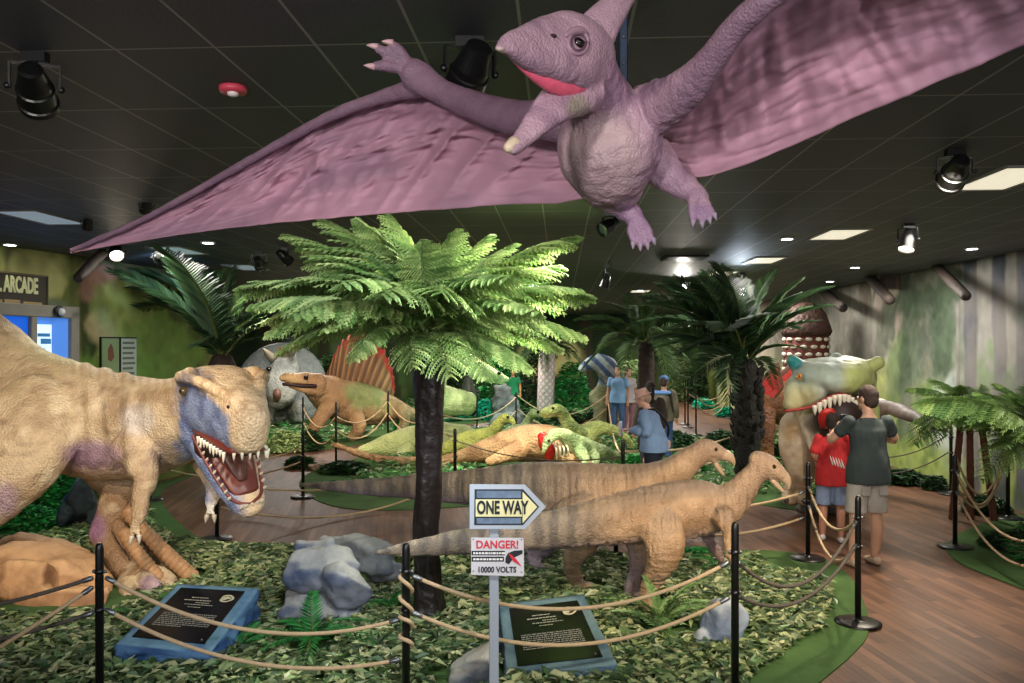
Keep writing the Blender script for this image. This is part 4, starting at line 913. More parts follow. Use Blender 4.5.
mb = MB(); pts = [surf(FB, 566 + 7 * k, 36 - 5 * math.sin(k * .9))[0] for k in range(4)]; mb.loft([p + np.array([0, -.004, 0]) for p in pts], [.006, .012, .012, .006], n=8); part('brow', mb, mat('brow_purple', lin(150, 120, 134), rough=.5), FY)
mb = MB(); npt, nn_ = surf(FB, 553, 36); mb.ball(npt, (.011, .008, .006), 8); part('nostril', mb, MT['maw'], FY)
for a, bb in TO:
    y_ = 3.39 if a[0] < 660 else 3.34
    mb = MB(); cone(mb, P(bb[0], bb[1] - 2, y_), P(bb[0] + .2 * (bb[0] - a[0]), bb[1] + 6, y_) - P(bb[0], bb[1], y_), .009, .025, None, 6); part('claw', mb, mat('claw_mauve', lin(156, 138, 158), rough=.35), FY)
for tip in ((376, 47), (391, 43), (373, 67)):
    mb = MB(); cone(mb, P(tip[0] + 2, tip[1], 4.0), (-.8, -.2, .15), .014, .045, (0, 0, -.4), 6); part('claw', mb, mat('claw_pink', lin(198, 160, 164), rough=.35), FY)
def wing(lead, trail, seed, sgn):
    nu, nv = 210, 64; Lp = catmull(np.array([P(*a) for a in lead]), 12); Tp = catmull(np.array([P(*a) for a in trail]), 12)
    def resamp(A):
        d = np.concatenate([[0], np.cumsum(np.linalg.norm(np.diff(A, axis=0), axis=1))]); d /= d[-1]; t = np.linspace(0, 1, nu)
        return np.column_stack([np.interp(t, d, A[:, i]) for i in range(3)])
    Lp, Tp = resamp(Lp), resamp(Tp); t = np.linspace(0, 1, nv)
    V = Lp[:, None, :] * (1 - t)[None, :, None] + Tp[:, None, :] * t[None, :, None]
    U = np.linspace(0, 1, nu)[:, None] * np.ones((1, nv)); W = np.ones((nu, 1)) * t[None, :]
    ch = np.linalg.norm(Tp - Lp, axis=1)[:, None]
    sag = np.sin(np.pi * np.clip(W, 0, 1)) * .16 * ch
    fold = np.zeros_like(U)
    nn = fbm(np.column_stack([(U * 16 + W * 2.5 * sgn).ravel(), (W * 1.6).ravel(), np.full(U.size, seed)]), 3).reshape(U.shape)
    fold += (np.abs(nn - .5) * 2) ** .8 * .11
    nn = fbm(np.column_stack([(U * 6).ravel(), (W * 7 + U * 3).ravel(), np.full(U.size, seed + 5.)]), 3).reshape(U.shape)
    fold += np.abs(nn - .5) * .11
    nn = fbm(np.column_stack([(U * 9 + W * 1.2 * sgn).ravel(), (W * 16 - U * 7).ravel(), np.full(U.size, seed + 9.)]), 3).reshape(U.shape)
    fold += np.abs(nn - .5) * .075
    nn = fbm(np.column_stack([(U * 34 + W * 3).ravel(), (W * 3).ravel(), np.full(U.size, seed + 13.)]), 2).reshape(U.shape)
    fold += np.abs(nn - .5) * .07 * (.35 + sstep(.45, .6, fbm(np.column_stack([(U * 4).ravel(), (W * 2).ravel(), np.full(U.size, 5.)]), 2).reshape(U.shape)))
    amp = np.sin(np.pi * np.clip(W * .9 + .06, 0, 1)) ** .7 * np.clip(ch * 1.3, 0, 1)
    V = V + np.array([0, .75, .35])[None, None, :] * (sag * .8 + fold * amp * (2.1 if sgn < 0 else 1.0))[:, :, None]
    c = mixc(np.tile(lin(158, 118, 136), (U.size, 1)), np.tile(lin(186, 140, 158), (U.size, 1)), sstep(.15, .8, W.ravel()))
    c = mixc(c, np.tile(lin(128, 104, 124), (U.size, 1)), sstep(.5, .75, fbm(np.column_stack([(U * 5).ravel(), (W * 3).ravel(), np.full(U.size, seed + 3.)]), 4)) * .5)
    f = [(i * nv + j, (i + 1) * nv + j, (i + 1) * nv + j + 1, i * nv + j + 1) for i in range(nu - 1) for j in range(nv - 1)]
    mb = MB(); mb.add(V.reshape(-1, 3), f, c); o = part('wing_membrane', mb, MT['membrane'], FY); s = o.modifiers.new('s', 'SOLIDIFY'); s.thickness = .006
    return o
wing([(592, 110, 3.42), (548, 112, 3.54), (500, 104, 3.7), (445, 84, 3.97), (410, 88, 4.12), (330, 112, 4.42), (250, 157, 4.72), (150, 213, 5.02), (70, 250, 5.22)],
     [(600, 196, 3.62), (560, 203, 3.75), (510, 205, 3.9), (400, 213, 4.2), (300, 221, 4.5), (200, 232, 4.85), (120, 244, 5.1), (70, 253, 5.24)], 2.0, -1)
wing([(630, 100, 3.42), (664, 92, 3.26), (692, 70, 3.1), (716, 44, 2.96), (742, 12, 2.86), (775, -14, 2.76), (850, -60, 2.58), (1040, -115, 2.2), (1240, -155, 1.9)],
     [(660, 150, 3.6), (690, 176, 3.62), (730, 170, 3.55), (790, 147, 3.4), (860, 116, 3.2), (940, 82, 3.0), (1024, 45, 2.8), (1150, -20, 2.4), (1260, -120, 1.95)], 8.0, 1)
# hanging hardware
ch = thing('hanging_chain', 'black chain with a snap hook behind the purple flyer\'s neck', 'chain', P(612, 70, 3.55))
top = P(614, 30, 3.6); 
for k in range(14):
    z = 3.02 + k * .030; mb = MB(); R = np.array(Euler((math.pi / 2, 0, (k % 2) * math.pi / 2)).to_matrix())
    pts = [np.array([math.cos(a) * .009, math.sin(a) * .0185, 0]) @ R.T + np.array([top[0], top[1], z]) for a in np.linspace(0, 2 * math.pi, 11)]
    mb.loft(pts, .0033, n=6, sub=1, cap=False, ref=(.3, .7, .2)); part('link', mb, MT['black'], ch)
mb = MB(); hk = [P(611, 42, 3.58), P(608, 55, 3.58), P(609, 70, 3.58), P(614, 72, 3.58), P(615, 58, 3.58)]; mb.loft(hk, .008, n=8, sub=4); part('snap_hook', mb, MT['black'], ch)
rd = thing('hanging_rod', 'blue-black steel rod reaching from the ceiling to the flyer\'s back', 'rod', P(623, 80, 3.6))
mb = MB(); c0 = P(623, 88, 3.6); mb.box((c0[0], c0[1], (c0[2] + CEIL) / 2), (.03, .03, CEIL - c0[2]), bev=.004); part('rod', mb, mat('rod_blue', lin(40, 52, 72), rough=.4, metal=.4), rd, smooth=False)
mb = MB(); mb.box((c0[0], c0[1], CEIL - .015), (.12, .12, .03), bev=.004); part('ceiling_plate', mb, MT['black'], rd, smooth=False)
for k in range(5): mb = MB(); mb.ball((c0[0], c0[1] - .016, c0[2] + .08 + k * .09), .006, 8); part('bolt', mb, MT['steel'], rd)

YK = 1.0
# ---------------------------------------------------------------- green big-mouthed tyrannosaur at right
TR = thing('tyrannosaurus', 'green and cream tyrannosaur with a huge open mouth behind the man', 'dinosaur', G(815, 512))
mb = MB()
mb.px([(829, 398, 10.55, 34, .9), (826, 420, 10.75, 36, .9), (828, 440, 11.1, 42, .8), (842, 440, 11.7, 36, .8), (862, 424, 12.0, 22), (882, 407, 11.8, 9), (906, 414, 11.4, 6.5), (930, 424, 11.0, 4.5), (947, 431, 10.8, 2)], n=18)
mb.px([(800, 425, 10.75, 21, .8), (797, 452, 10.6, 17, .8), (801, 474, 10.65, 13), (796, 492, 10.75, 12)], n=14)
mb.px([(796, 490, 10.75, 12), (790, 496, 10.55, 9), (786, 499, 10.4, 6)], n=10); mb.px([(798, 490, 10.75, 10), (802, 497, 10.5, 8), (804, 500, 10.35, 6)], n=10)
mb.px([(812, 418, 10.35, 12), (815, 440, 10.3, 10), (824, 462, 10.35, 8.5), (828, 488, 10.5, 8)], n=12)
mb.px([(852, 440, 11.4, 27, .7), (856, 470, 11.2, 18), (850, 492, 11.2, 13), (846, 500, 11.1, 12)], n=12)
def yl(mb, st, **k):       # loft along the line of sight; radii across and up in pixels
    pts = [P(a[0], a[1], a[2]) for a in st]; mb.loft(pts, [a[4] / F * a[2] for a in st], [a[3] / F * a[2] for a in st], ref=(1, 0, 0), **k)
yl(mb, [(834, 384, 10.9, 32, 22), (835, 379, 10.5, 38, 22), (833, 377, 10.15, 38, 20), (829, 377, 9.88, 35, 18), (826, 379, 9.7, 31, 15), (824, 381, 9.6, 24, 10)], n=24, power=2.6)
mb.px([(800, 388, 9.95, 17), (806, 394, 9.75, 14), (818, 390, 9.65, 12)], n=12)
mb.px([(803, 384, 9.95, 14), (796, 396, 9.8, 14), (790, 405, 9.75, 9)], n=12); mb.px([(862, 384, 10.2, 13), (868, 402, 10.15, 10), (871, 418, 10.1, 8), (866, 432, 10.05, 7)], n=12)
mb.px([(808, 376, 10.1, 11), (798, 366, 10.0, 8.5), (791, 359, 9.95, 5.5)], n=10); mb.px([(846, 370, 10.2, 12), (862, 370, 10.1, 9.5), (872, 366, 10.0, 8), (880, 362, 9.95, 6)], n=10); mb.px([(834, 362, 10.2, 9), (836, 358, 10.0, 6)], n=10)
mb.px([(868, 369, 10.12, 7), (871, 378, 10.2, 6), (862, 388, 10.25, 6)], n=10)
jaw = [(812, 428, 10.3, 9), (818, 448, 10.0, 9), (828, 462, 9.75, 9), (842, 468, 9.65, 9), (856, 462, 9.75, 9), (866, 446, 10.0, 9), (868, 428, 10.3, 9)]
mb.px(jaw, n=12)
def tr_col(V, Nn):
    px = CX + V[:, 0] / V[:, 1] * F; py = CY - (V[:, 2] - H) / V[:, 1] * F; k = len(V); n = fbm(V * 3, 4)
    c = mixc(np.tile(lin(222, 200, 170), (k, 1)), np.tile(lin(190, 160, 130), (k, 1)), sstep(.4, .7, n))
    hd = sstep(10.5, 10.3, V[:, 1]) * (py < 436) * ((py < 415) | (px > 850))
    hc = mixc(np.tile(lin(190, 180, 132), (k, 1)), np.tile(lin(142, 158, 150), (k, 1)), sstep(398, 378, py) * sstep(866, 836, px) * .55)
    hc = mixc(hc, np.tile(lin(150, 164, 160), (k, 1)), sstep(808, 824, px) * sstep(850, 838, px) * .6); hc = mixc(hc, np.tile(lin(170, 176, 110), (k, 1)), sstep(838, 852, px)); hc = mixc(hc, np.tile(lin(92, 104, 62), (k, 1)), sstep(.5, .68, n) * sstep(840, 850, px) * .8)
    c = mixc(c, hc, hd)
    c = mixc(c, np.tile(lin(36, 130, 126), (k, 1)), sstep(10, 5, np.hypot(px - 795, py - 362)) * hd)
    c = mixc(c, np.tile(lin(110, 146, 170), (k, 1)), sstep(16, 8, np.hypot(px - 804, py - 372)) * hd * .25)
    c = mixc(c, np.tile(lin(120, 100, 90), (k, 1)), sstep(10, 5, np.hypot(px - 812, py - 425)) * .6)
    c = mixc(c, np.tile(lin(104, 96, 92), (k, 1)), sstep(868, 876, px) * (py > 400) * (V[:, 1] > 10.6))
    c = mixc(c, np.tile(lin(206, 160, 100), (k, 1)), sstep(14, 6, np.hypot(px - 790, py - 430)) * .6)
    return c
part('body', fuse(mb, .022, 4, lambda V, Nn: (fbm(V * 6, 3) - .5) * .05 + (np.abs(fbm(V * np.array([9, 9, 3]), 2) - .5)) * .03, tr_col), MT['smoothskin'], TR)
ARC = [(786, 411), (800, 409), (812, 406.5), (822, 401), (832, 396), (842, 394), (850, 396), (857, 402), (862, 411), (865, 421)]
AY = [9.66, 9.62, 9.58, 9.55, 9.54, 9.55, 9.62, 9.72, 9.85, 9.95]
mb = MB(); mb.px([(*p, y, 1.5) for p, y in zip(ARC, AY)], ratio=1, n=8); part('gum', mb, mat('gum_red', lin(165, 52, 46), rough=.3), TR)
mb = MB(); yl(mb, [(839, 420, 10.5, 22, 24), (838, 418, 9.95, 24, 24), (838, 416, 9.62, 22, 18)], n=18); part('mouth_cavity', mb, MT['maw'], TR)
mb = MB(); mb.px([(828, 424, 9.5, 9), (827, 416, 9.42, 9.5), (828, 411, 9.36, 7)], ratio=.5, n=12); part('tongue', mb, mat('tongue_bright', lin(190, 48, 42), rough=.3), TR)
AR = catmull(np.column_stack([np.array(ARC), np.array(AY)])[2:], 4); sp_ = []
for k in range(1, len(AR) - 1, 2): sp_.append((P(AR[k, 0], AR[k, 1], AR[k, 2] - .02), (0.05 * (835 - AR[k, 0]) / 20, -.05, -1), .034, .12 if k % 4 == 1 else .17, None))
JA = catmull(np.array([a[:3] for a in jaw]), 3)
for k in range(3, len(JA) - 3, 2): sp_.append((P(JA[k, 0], JA[k, 1] - 7, JA[k, 2]), (0, -.15, 1), .03, .13, None))
teeth(TR, sp_)
eyes(TR, [(P(800, 377, 9.74), (-.4, -1, .1)), (P(853, 378, 9.86), (.5, -1, .1))], .042, (214, 140, 60))
for a in ((786, 499, 10.38), (804, 500, 10.33)): mb = MB(); cone(mb, P(*a), (-.1, -1, -.3), .04, .12, None, 7); part('claw', mb, MT['claw'], TR)

# ---------------------------------------------------------------- creatures further back
def far_creature(name, label, base, lofts, colf, voxel=.035, group=None):
    t = thing(name, label, 'dinosaur', base, group); mb = MB()
    for L in lofts: mb.px(L, .75, n=12)
    part('body', fuse(mb, voxel, 3, lambda V, Nn: (fbm(V * 5, 3) - .5) * .05, colf), MT['farskin'], t); return t
def two(c1, c2, sc=2.5, bel=None):
    def f(V, Nn):
        k = len(V); c = mixc(np.tile(lin(*c1), (k, 1)), np.tile(lin(*c2), (k, 1)), sstep(.4, .62, fbm(V * sc, 4)))
        if bel: c = mixc(c, np.tile(lin(*bel), (k, 1)), sstep(-.1, -.7, Nn[:, 2]))
        return c
    return f
GR = two((164, 174, 100), (104, 124, 66), 3.2, (186, 184, 122))
def feye(t, x, y, Y, r=.03): eyes(t, [(P(x, y, Y), (0, -1, .1))], r, (30, 24, 14))
t = far_creature('fallen_dinosaur', 'orange-brown dead dinosaur on its side with a red wound', G(530, 469),
    [[(331, 444, 15.0, 2.5), (357, 453, 14.9, 4), (385, 460, 14.8, 5), (415, 462, 14.7, 5.5), (445, 460, 14.6, 6), (470, 455, 14.5, 9), (500, 448, 14.5, 15), (530, 443, 14.5, 19), (558, 445, 14.5, 18), (578, 450, 14.6, 11), (600, 457, 14.6, 6)],
     [(520, 450, 14.2, 12), (505, 456, 14.0, 8), (488, 462, 13.9, 5)], [(555, 452, 14.2, 11), (570, 459, 14.0, 7), (590, 464, 13.9, 4)]], two((184, 146, 106), (150, 112, 78), 3, (124, 84, 58)))
mb = MB(); mb.px([(541, 434, 14.02, 4), (546, 443, 14.0, 8), (550, 452, 14.0, 6), (548, 460, 14.05, 3)], .5, n=12); part('wound', mb, mat('wound_red', lin(178, 24, 24), rough=.25, var=.4, vscale=9, bump=[('noise', 20, .8, .03)]), t)
for k in range(4): mb = MB(); mb.px([(553 + k * 4, 443, 13.95, .9), (556 + k * 4, 449, 13.85, 1), (556 + k * 4, 456, 13.9, .8)], n=6); part('rib', mb, MT['tooth'], t)
LEGS = lambda x, y, Y: [(x, y, Y, 8, .6), (x + 6, y + 10, Y - .1, 5), (x + 1, y + 18, Y - .15, 3.5), (x - 4, y + (345 + 1793 / (Y - .2) - y) - 1.5, Y - .2, 3)]
t = far_creature('feeding_dinosaur', 'green long-necked dinosaur rearing its head above the dead brown one', G(590, 467),
    [[(634, 447, 15.75, 2.5), (624, 436, 15.65, 4.5), (606, 428, 15.55, 6.5), (592, 431, 15.45, 10), (581, 439, 15.30, 13), (573, 431, 15.15, 9.5), (566, 420, 15.05, 7), (562, 412, 15.00, 6), (557, 409, 14.95, 5.5)], [(558, 409, 14.97, 6), (549, 411, 14.85, 5), (541, 413, 14.75, 2.6)], [(556, 413, 14.95, 3.5), (548, 416, 14.85, 2.6), (543, 418, 14.80, 1.6)], LEGS(585, 444, 15.15), LEGS(594, 442, 15.65), [(572, 445, 14.95, 4), (566, 452, 14.85, 3), (562, 456, 14.80, 2.5)]], GR, .03)
feye(t, 553, 408, 14.82)
t = far_creature('feeding_dinosaur', 'pale green dinosaur bending its head into the dead brown one', G(572, 471),
    [[(640, 460, 15.0, 2), (615, 455, 14.6, 4.5), (594, 450, 14.3, 9), (578, 446, 14.1, 11), (566, 437, 13.95, 8), (558, 433, 13.85, 6), (551, 437, 13.8, 5.5), (547, 443, 13.75, 4.5)], [(548, 440, 13.75, 5), (545, 447, 13.72, 4), (543, 453, 13.7, 2.4)], LEGS(580, 451, 13.9), LEGS(590, 450, 14.2)], two((162, 178, 126), (108, 130, 84), 3.4, (180, 180, 132)), .03)
feye(t, 549, 441, 13.5)
t = far_creature('feeding_dinosaur', 'yellow-green dinosaur with a brown head looking right over the dead brown one', G(470, 462),
    [[(415, 456, 15.6, 2.5), (440, 450, 15.4, 6), (463, 442, 15.3, 10), (482, 438, 15.2, 10), (494, 431, 15.1, 7), (500, 422, 15, 5), (505, 417, 14.95, 4.8)], [(504, 417, 14.95, 5.2), (511, 420, 14.9, 4.2), (515, 425, 14.85, 2.4)], LEGS(470, 444, 15.2), [(490, 440, 15.0, 4), (494, 448, 14.9, 3), (492, 454, 14.9, 2)]],
    lambda V, Nn: mixc(two((172, 176, 92), (140, 150, 74))(V, Nn), np.tile(lin(196, 138, 84), (len(V), 1)), sstep(1.0, 1.12, V[:, 2] * 1.0 + .0) * 1.0), .03)
feye(t, 508, 417, 14.86)
t = far_creature('feeding_dinosaur', 'pale grey-green dinosaur with a thin curved neck, at the back of the feeding pack', G(515, 454),
    [[(470, 446, 16.6, 2), (492, 440, 16.5, 5), (512, 435, 16.4, 9), (524, 428, 16.3, 6), (529, 418, 16.2, 4.5), (534, 413, 16.1, 4.2)], [(533, 413, 16.1, 4.4), (541, 414, 16.0, 3.2), (547, 417, 16, 2)], LEGS(512, 440, 16.4)], two((166, 184, 138), (136, 158, 104)), .03)
feye(t, 538, 412, 15.95)
far_creature('lying_dinosaur', 'big pale green dinosaur lying asleep behind the tree fern trunk', G(430, 456), [[(352, 452, 16.0, 2), (372, 448, 16.1, 7), (396, 444, 16.2, 14), (430, 440, 16.4, 18), (462, 437, 16.5, 13), (486, 441, 16.6, 6)], [(410, 448, 15.9, 8), (398, 455, 15.7, 5)]], two((148, 158, 104), (176, 184, 138), 1.5), .04)
# sail-backed dinosaur
D = far_creature('dimetrodon', 'brown and green sail-backed reptile facing left on the rear island', G(345, 439),
    [[(308, 384, 18.3, 10), (324, 391, 18.6, 18), (345, 402, 19, 23), (370, 406, 19.3, 21), (390, 409, 19.6, 14), (406, 413, 19.8, 8), (424, 419, 20, 6), (446, 427, 20.3, 3)], [(320, 383, 18.3, 10), (302, 380, 18.1, 8), (288, 378, 17.9, 5.5), (281, 378, 17.85, 3.5)], [(320, 391, 18.3, 7), (303, 389, 18.1, 4.5), (289, 385, 17.95, 2.6)],
     [(330, 404, 18.4, 10), (320, 419, 18.1, 7.5), (311, 432, 18.1, 6), (304, 441, 18.0, 5)], [(352, 410, 18.8, 10), (360, 426, 18.5, 7), (352, 438, 18.6, 6)], [(388, 410, 19.2, 11), (403, 411, 18.9, 7), (404, 424, 18.9, 5.5), (398, 437, 18.9, 5)]],
    lambda V, Nn: mixc(two((180, 148, 108), (150, 116, 84), 1.6, (128, 100, 74))(V, Nn), np.tile(lin(124, 138, 84), (len(V), 1)), sstep(-.6, .6, np.sin(V[:, 0] * 4.6 + 1.2 + 5 * fbm(V * 2, 3))) * sstep(-4.4, -3.9, V[:, 0]) * sstep(-2.2, -3.0, V[:, 0]) * sstep(.4, .9, V[:, 2] + .5 * (fbm(V * 3, 2) - .5)) * .9), .035)
nu, nv = 121, 26; basep = catmull(np.array([(318, 388), (340, 384), (365, 388), (392, 402)], float), 40); topp = catmull(np.array([(326, 378), (334, 356), (343, 341), (357, 335), (373, 338), (384, 351), (392, 369), (395, 388)], float), 18)
ii = lambda A, n: np.column_stack([np.interp(np.linspace(0, 1, n), np.linspace(0, 1, len(A)), A[:, k]) for k in range(2)])
bp, tp = ii(basep, nu), ii(topp, nu); vs = []; cs = []
for sd in (-1, 1):
    for i in range(nu):
        u = i / (nu - 1)
        for j in range(nv):
            v = j / (nv - 1); jag = 1 + .05 * math.cos(u * 14 * 2 * math.pi) * (j == nv - 1)
            q = bp[i] + (tp[i] - bp[i]) * v * jag; Y = 18.8 + .75 * u; p = P(q[0], q[1], Y)
            p[1] += sd * (.03 + .07 * max(0, math.cos(u * 14 * 2 * math.pi)) * (1 - .5 * v)) * (1.0 if j < nv - 1 else .3); vs.append(p)
            n = vnoise(np.array([[u * 30, v * 4, 3.]]))[0]; ridge = .5 + .5 * math.cos(u * 14 * 2 * math.pi)
            c = lin(84, 60, 44) * (1 - ridge) + lin(156, 118, 84) * ridge; c = c * (.7 + .6 * n)
            red = max(0, min(1, (v - .68 - .25 * n) * 6 + max(0, u - .72) * 5 * (v > .35))); cs.append(c * (1 - red) + lin(150, 30, 24) * red)
fs = []; q = nu * nv
for i in range(nu - 1):
    for j in range(nv - 1):
        a = i * nv + j; fs.append((a, a + nv, a + nv + 1, a + 1)); fs.append((q + a, q + a + 1, q + a + nv + 1, q + a + nv))
    fs.append((i * nv + nv - 1, (i + 1) * nv + nv - 1, q + (i + 1) * nv + nv - 1, q + i * nv + nv - 1))
mb = MB(); mb.add(vs, fs, np.array(cs)); part('sail', mb, MT['attr'], D)
feye(D, 306, 377, 17.9, .05)
mb = MB(); mb.px([(283, 384, 17.9, 1.6), (300, 385.5, 17.95, 2), (316, 386, 18.1, 2)], .8, n=8); part('mouth_lining', mb, MT['maw'], D)
# grey frilled dinosaur behind it
t = far_creature('triceratops', 'big grey frilled dinosaur behind the sail-back, at left', G(280, 424),
    [[(286, 349, 22.1, 8), (285, 362, 21.9, 13), (282, 380, 21.7, 18), (279, 397, 21.5, 16), (277, 404, 21.45, 9)], [(290, 400, 23.2, 24), (305, 405, 23.8, 26), (320, 408, 24.3, 22)], [(268, 400, 22.6, 10), (266, 415, 22.6, 9), (266, 423, 22.6, 9)], [(296, 405, 22.6, 10), (297, 420, 22.6, 9)]], two((142, 144, 138), (112, 116, 114), 1.5, (96, 96, 94)), .045)
mb = MB(); c = P(281, 386, 22.9); R = np.array(Euler((math.radians(80), 0, .1)).to_matrix())
mb.lathe([(.01, .12), (.5, .14), (.9, .08), (1.22, -.06), (1.26, -.1), (1.2, -.14), (.7, -.02), (.01, 0)], c, 30, lin(120, 128, 128), R=R); part('frill', mb, MT['farskin'], t)
for a, bb in (((291, 352, 21.7), (301, 341, 20.9)), ((272, 358, 21.7), (262, 350, 20.9))): mb = MB(); cone(mb, P(*a), P(*bb) - P(*a), .13, .75, (0, 0, .3), 10); part('horn', mb, mat('horn', lin(150, 140, 124), rough=.5, var=.15), t)
mb = MB(); mb.ball(P(286, 350, 21.6), (.22, .1, .09)); part('red_brow', mb, mat('brow_red', lin(150, 44, 28), rough=.5, var=.4), t)
mb = MB(); mb.px([(277, 391, 21.05, 4), (277, 395, 21.0, 4.5), (277, 399, 21.05, 3)], n=10); part('nostril', mb, mat('nostril_brown', lin(92, 64, 52), rough=.5), t)
feye(t, 269, 369, 21.4, .07)
# pale long-snouted head
t = far_creature('spinosaurus', 'pale green long-snouted dinosaur with its head pointing right, behind the teal bushes', G(430, 421),
    [[(428, 418, 22.4, 8), (430, 395, 22.2, 15), (436, 370, 21.8, 13), (446, 355, 21.5, 11), (458, 356, 21.3, 11), (471, 364, 21.1, 9.5), (486, 371, 21, 7), (500, 377, 20.9, 4.6), (508, 380, 20.9, 3)], [(472, 374, 21.0, 5), (488, 379, 20.95, 3.6), (502, 383, 20.9, 2.4)], [(440, 400, 22.8, 16), (470, 404, 23.5, 12)], [(497, 374, 20.87, 3), (501, 374.5, 20.85, 3)]], two((178, 188, 130), (142, 158, 100)), .035)
feye(t, 499, 373, 20.78, .05)
# striped blue and white one
t = far_creature('striped_dinosaur', 'blue and white striped dinosaur with an arched neck, far back beside the blue-shirted visitors', G(603, 424),
    [[(580, 370, 22, 3), (588, 365, 22, 6), (597, 362, 22.1, 9), (606, 367, 22.2, 11), (611, 377, 22.4, 12), (608, 392, 22.6, 13), (600, 402, 22.8, 14)], [(600, 402, 22.6, 8), (600, 414, 22.6, 7), (600, 423, 22.6, 7)], [(612, 402, 22.9, 8), (612, 414, 22.9, 7), (612, 422, 22.9, 7)]],
    lambda V, Nn: mixc(mixc(np.tile(lin(112, 116, 84), (len(V), 1)), np.tile(lin(160, 172, 178), (len(V), 1)), sstep(1.0, 1.3, V[:, 2])), np.tile(lin(62, 88, 128), (len(V), 1)), sstep(-.15, .3, np.sin((V[:, 0] + V[:, 2]) * 16)) * sstep(1.0, 1.3, V[:, 2]))  , .035)
feye(t, 586, 363, 21.8, .05)
# plated one with red plates
t = far_creature('stegosaurus', 'brown dinosaur with red diamond back plates between the right palm and the green tyrannosaur', G(780, 478),
    [[(742, 414, 13.73, 6), (752, 408, 13.95, 9), (766, 404, 14.17, 17), (788, 403, 14.50, 24), (812, 408, 14.93, 22), (838, 420, 15.48, 12), (860, 432, 15.91, 5)], [(768, 412, 13.84, 9), (768, 436, 13.73, 7), (766, 470, 13.73, 6)], [(788, 415, 14.82, 9), (786, 445, 14.82, 7), (784, 472, 14.82, 6)], [(812, 415, 14.50, 13), (814, 444, 14.39, 9), (812, 472, 14.39, 7)], [(742, 414, 13.68, 6), (735, 417, 13.63, 5), (730, 419, 13.57, 3)]], two((148, 98, 58), (104, 66, 42), 2.5, (90, 66, 44)), .035)
for (x, y, Yd, hh, lab) in ((772, 384, 14.01, 21, 0), (791, 381, 14.39, 24, 0), (812, 386, 14.82, 20, 0), (758, 396, 13.90, 12, 0)):
    k = Yd / F; M = Matrix.Translation(Vector(P(x, y, Yd))) @ Euler((math.pi / 2, .3, -.1)).to_matrix().to_4x4()
    kite = [(0, hh * 1.15), (hh * .62, 0), (hh * .3, -hh * .8), (-hh * .3, -hh * .8), (-hh * .62, 0)]
    mb = MB(); mb.prism([(a * k, b_ * k) for a, b_ in kite], .1, M); o = part('plate', mb, mat('plate_rim', lin(92, 58, 42), rough=.6, var=.2), t, smooth=False); bv = o.modifiers.new('b', 'BEVEL'); bv.width = .035; bv.segments = 2
    M2 = M @ Matrix.Translation((0, -hh * k * .06, .02)); mb = MB(); mb.prism([(a * k * .72, b_ * k * .72) for a, b_ in kite], .03, M2); part('plate_face', mb, mat('plate_red', lin(168, 44, 40), rough=.55, var=.3, vscale=12, bump=[('noise', 30, .5, .02)]), o, smooth=False)
feye(t, 737, 414, 13.52, .03)

# ---------------------------------------------------------------- plants
def frond_fern(seed, droop=.45, n=26, wid=.25, light=(186, 206, 132), dark=(98, 138, 70), m=10):
    """unit-length fern frond along +x, each side branch fringed with leaflets"""
    r = np.random.RandomState(seed); mb = MB(); T = np.linspace(0, 1, 24)
    spine = lambda t: np.array([t * (1 - .12 * droop * t), 0.03 * math.sin(3 * t + seed), .34 * t - (.34 + droop * .55) * t * t])
    mb.loft([spine(t) for t in T], [.0085 * (1 - t) + .0015 for t in T], n=5, sub=1, cap=False, col=lin(150, 150, 92)); V = []; Fc = []; C = []
    for i in range(n):
        t = .10 + .90 * i / (n - 1); p = spine(t); q = spine(min(t + .02, 1.0)) - spine(t - .02); q /= np.linalg.norm(q)
        w = wid * (math.sin(math.pi * min(.12 + t * .86, 1)) ** .75) * r.uniform(.88, 1.1) + .02
        for sd in (-1, 1):
            d = q * (.55 + .3 * t) + np.array([0, sd, 0]) * .95 + np.array([0, 0, r.uniform(-.12, .12)]); d /= np.linalg.norm(d)
            side = np.cross(d, (0, 0, 1)); side /= np.linalg.norm(side); up = np.cross(side, d); sag = r.uniform(.25, .55)
            pts = [p + d * w * s - np.array([0, 0, 1]) * sag * w * s * s for s in np.linspace(0, 1, m + 1)]
            tone = r.uniform(0, 1)
            for k in range(m):
                a, bb = pts[k], pts[k + 1]; lw = .040 * (1 - (k / m) ** 1.6) * r.uniform(.75, 1.2) * (.6 + .6 * math.sin(math.pi * t)) + .006
                f = (bb - a); c = (lin(*dark) * (1 - tone) + lin(*light) * tone) * r.uniform(.8, 1.2) * (.8 + .45 * k / m)
                for s2 in (-1, 1):
                    b0 = len(V); tip = a + f * 1.15 + side * s2 * lw - up * lw * .35
                    V += [a, a + f * .45 + side * s2 * lw * .55 + up * .004, tip, a + f * .8]; Fc.append((b0, b0 + 1, b0 + 2, b0 + 3)); C += [c * .85, c, c * 1.1, c]
    mb.add(V, Fc, np.array(C)); return mesh_of('fern_frond', *mb.data(), smooth=False)
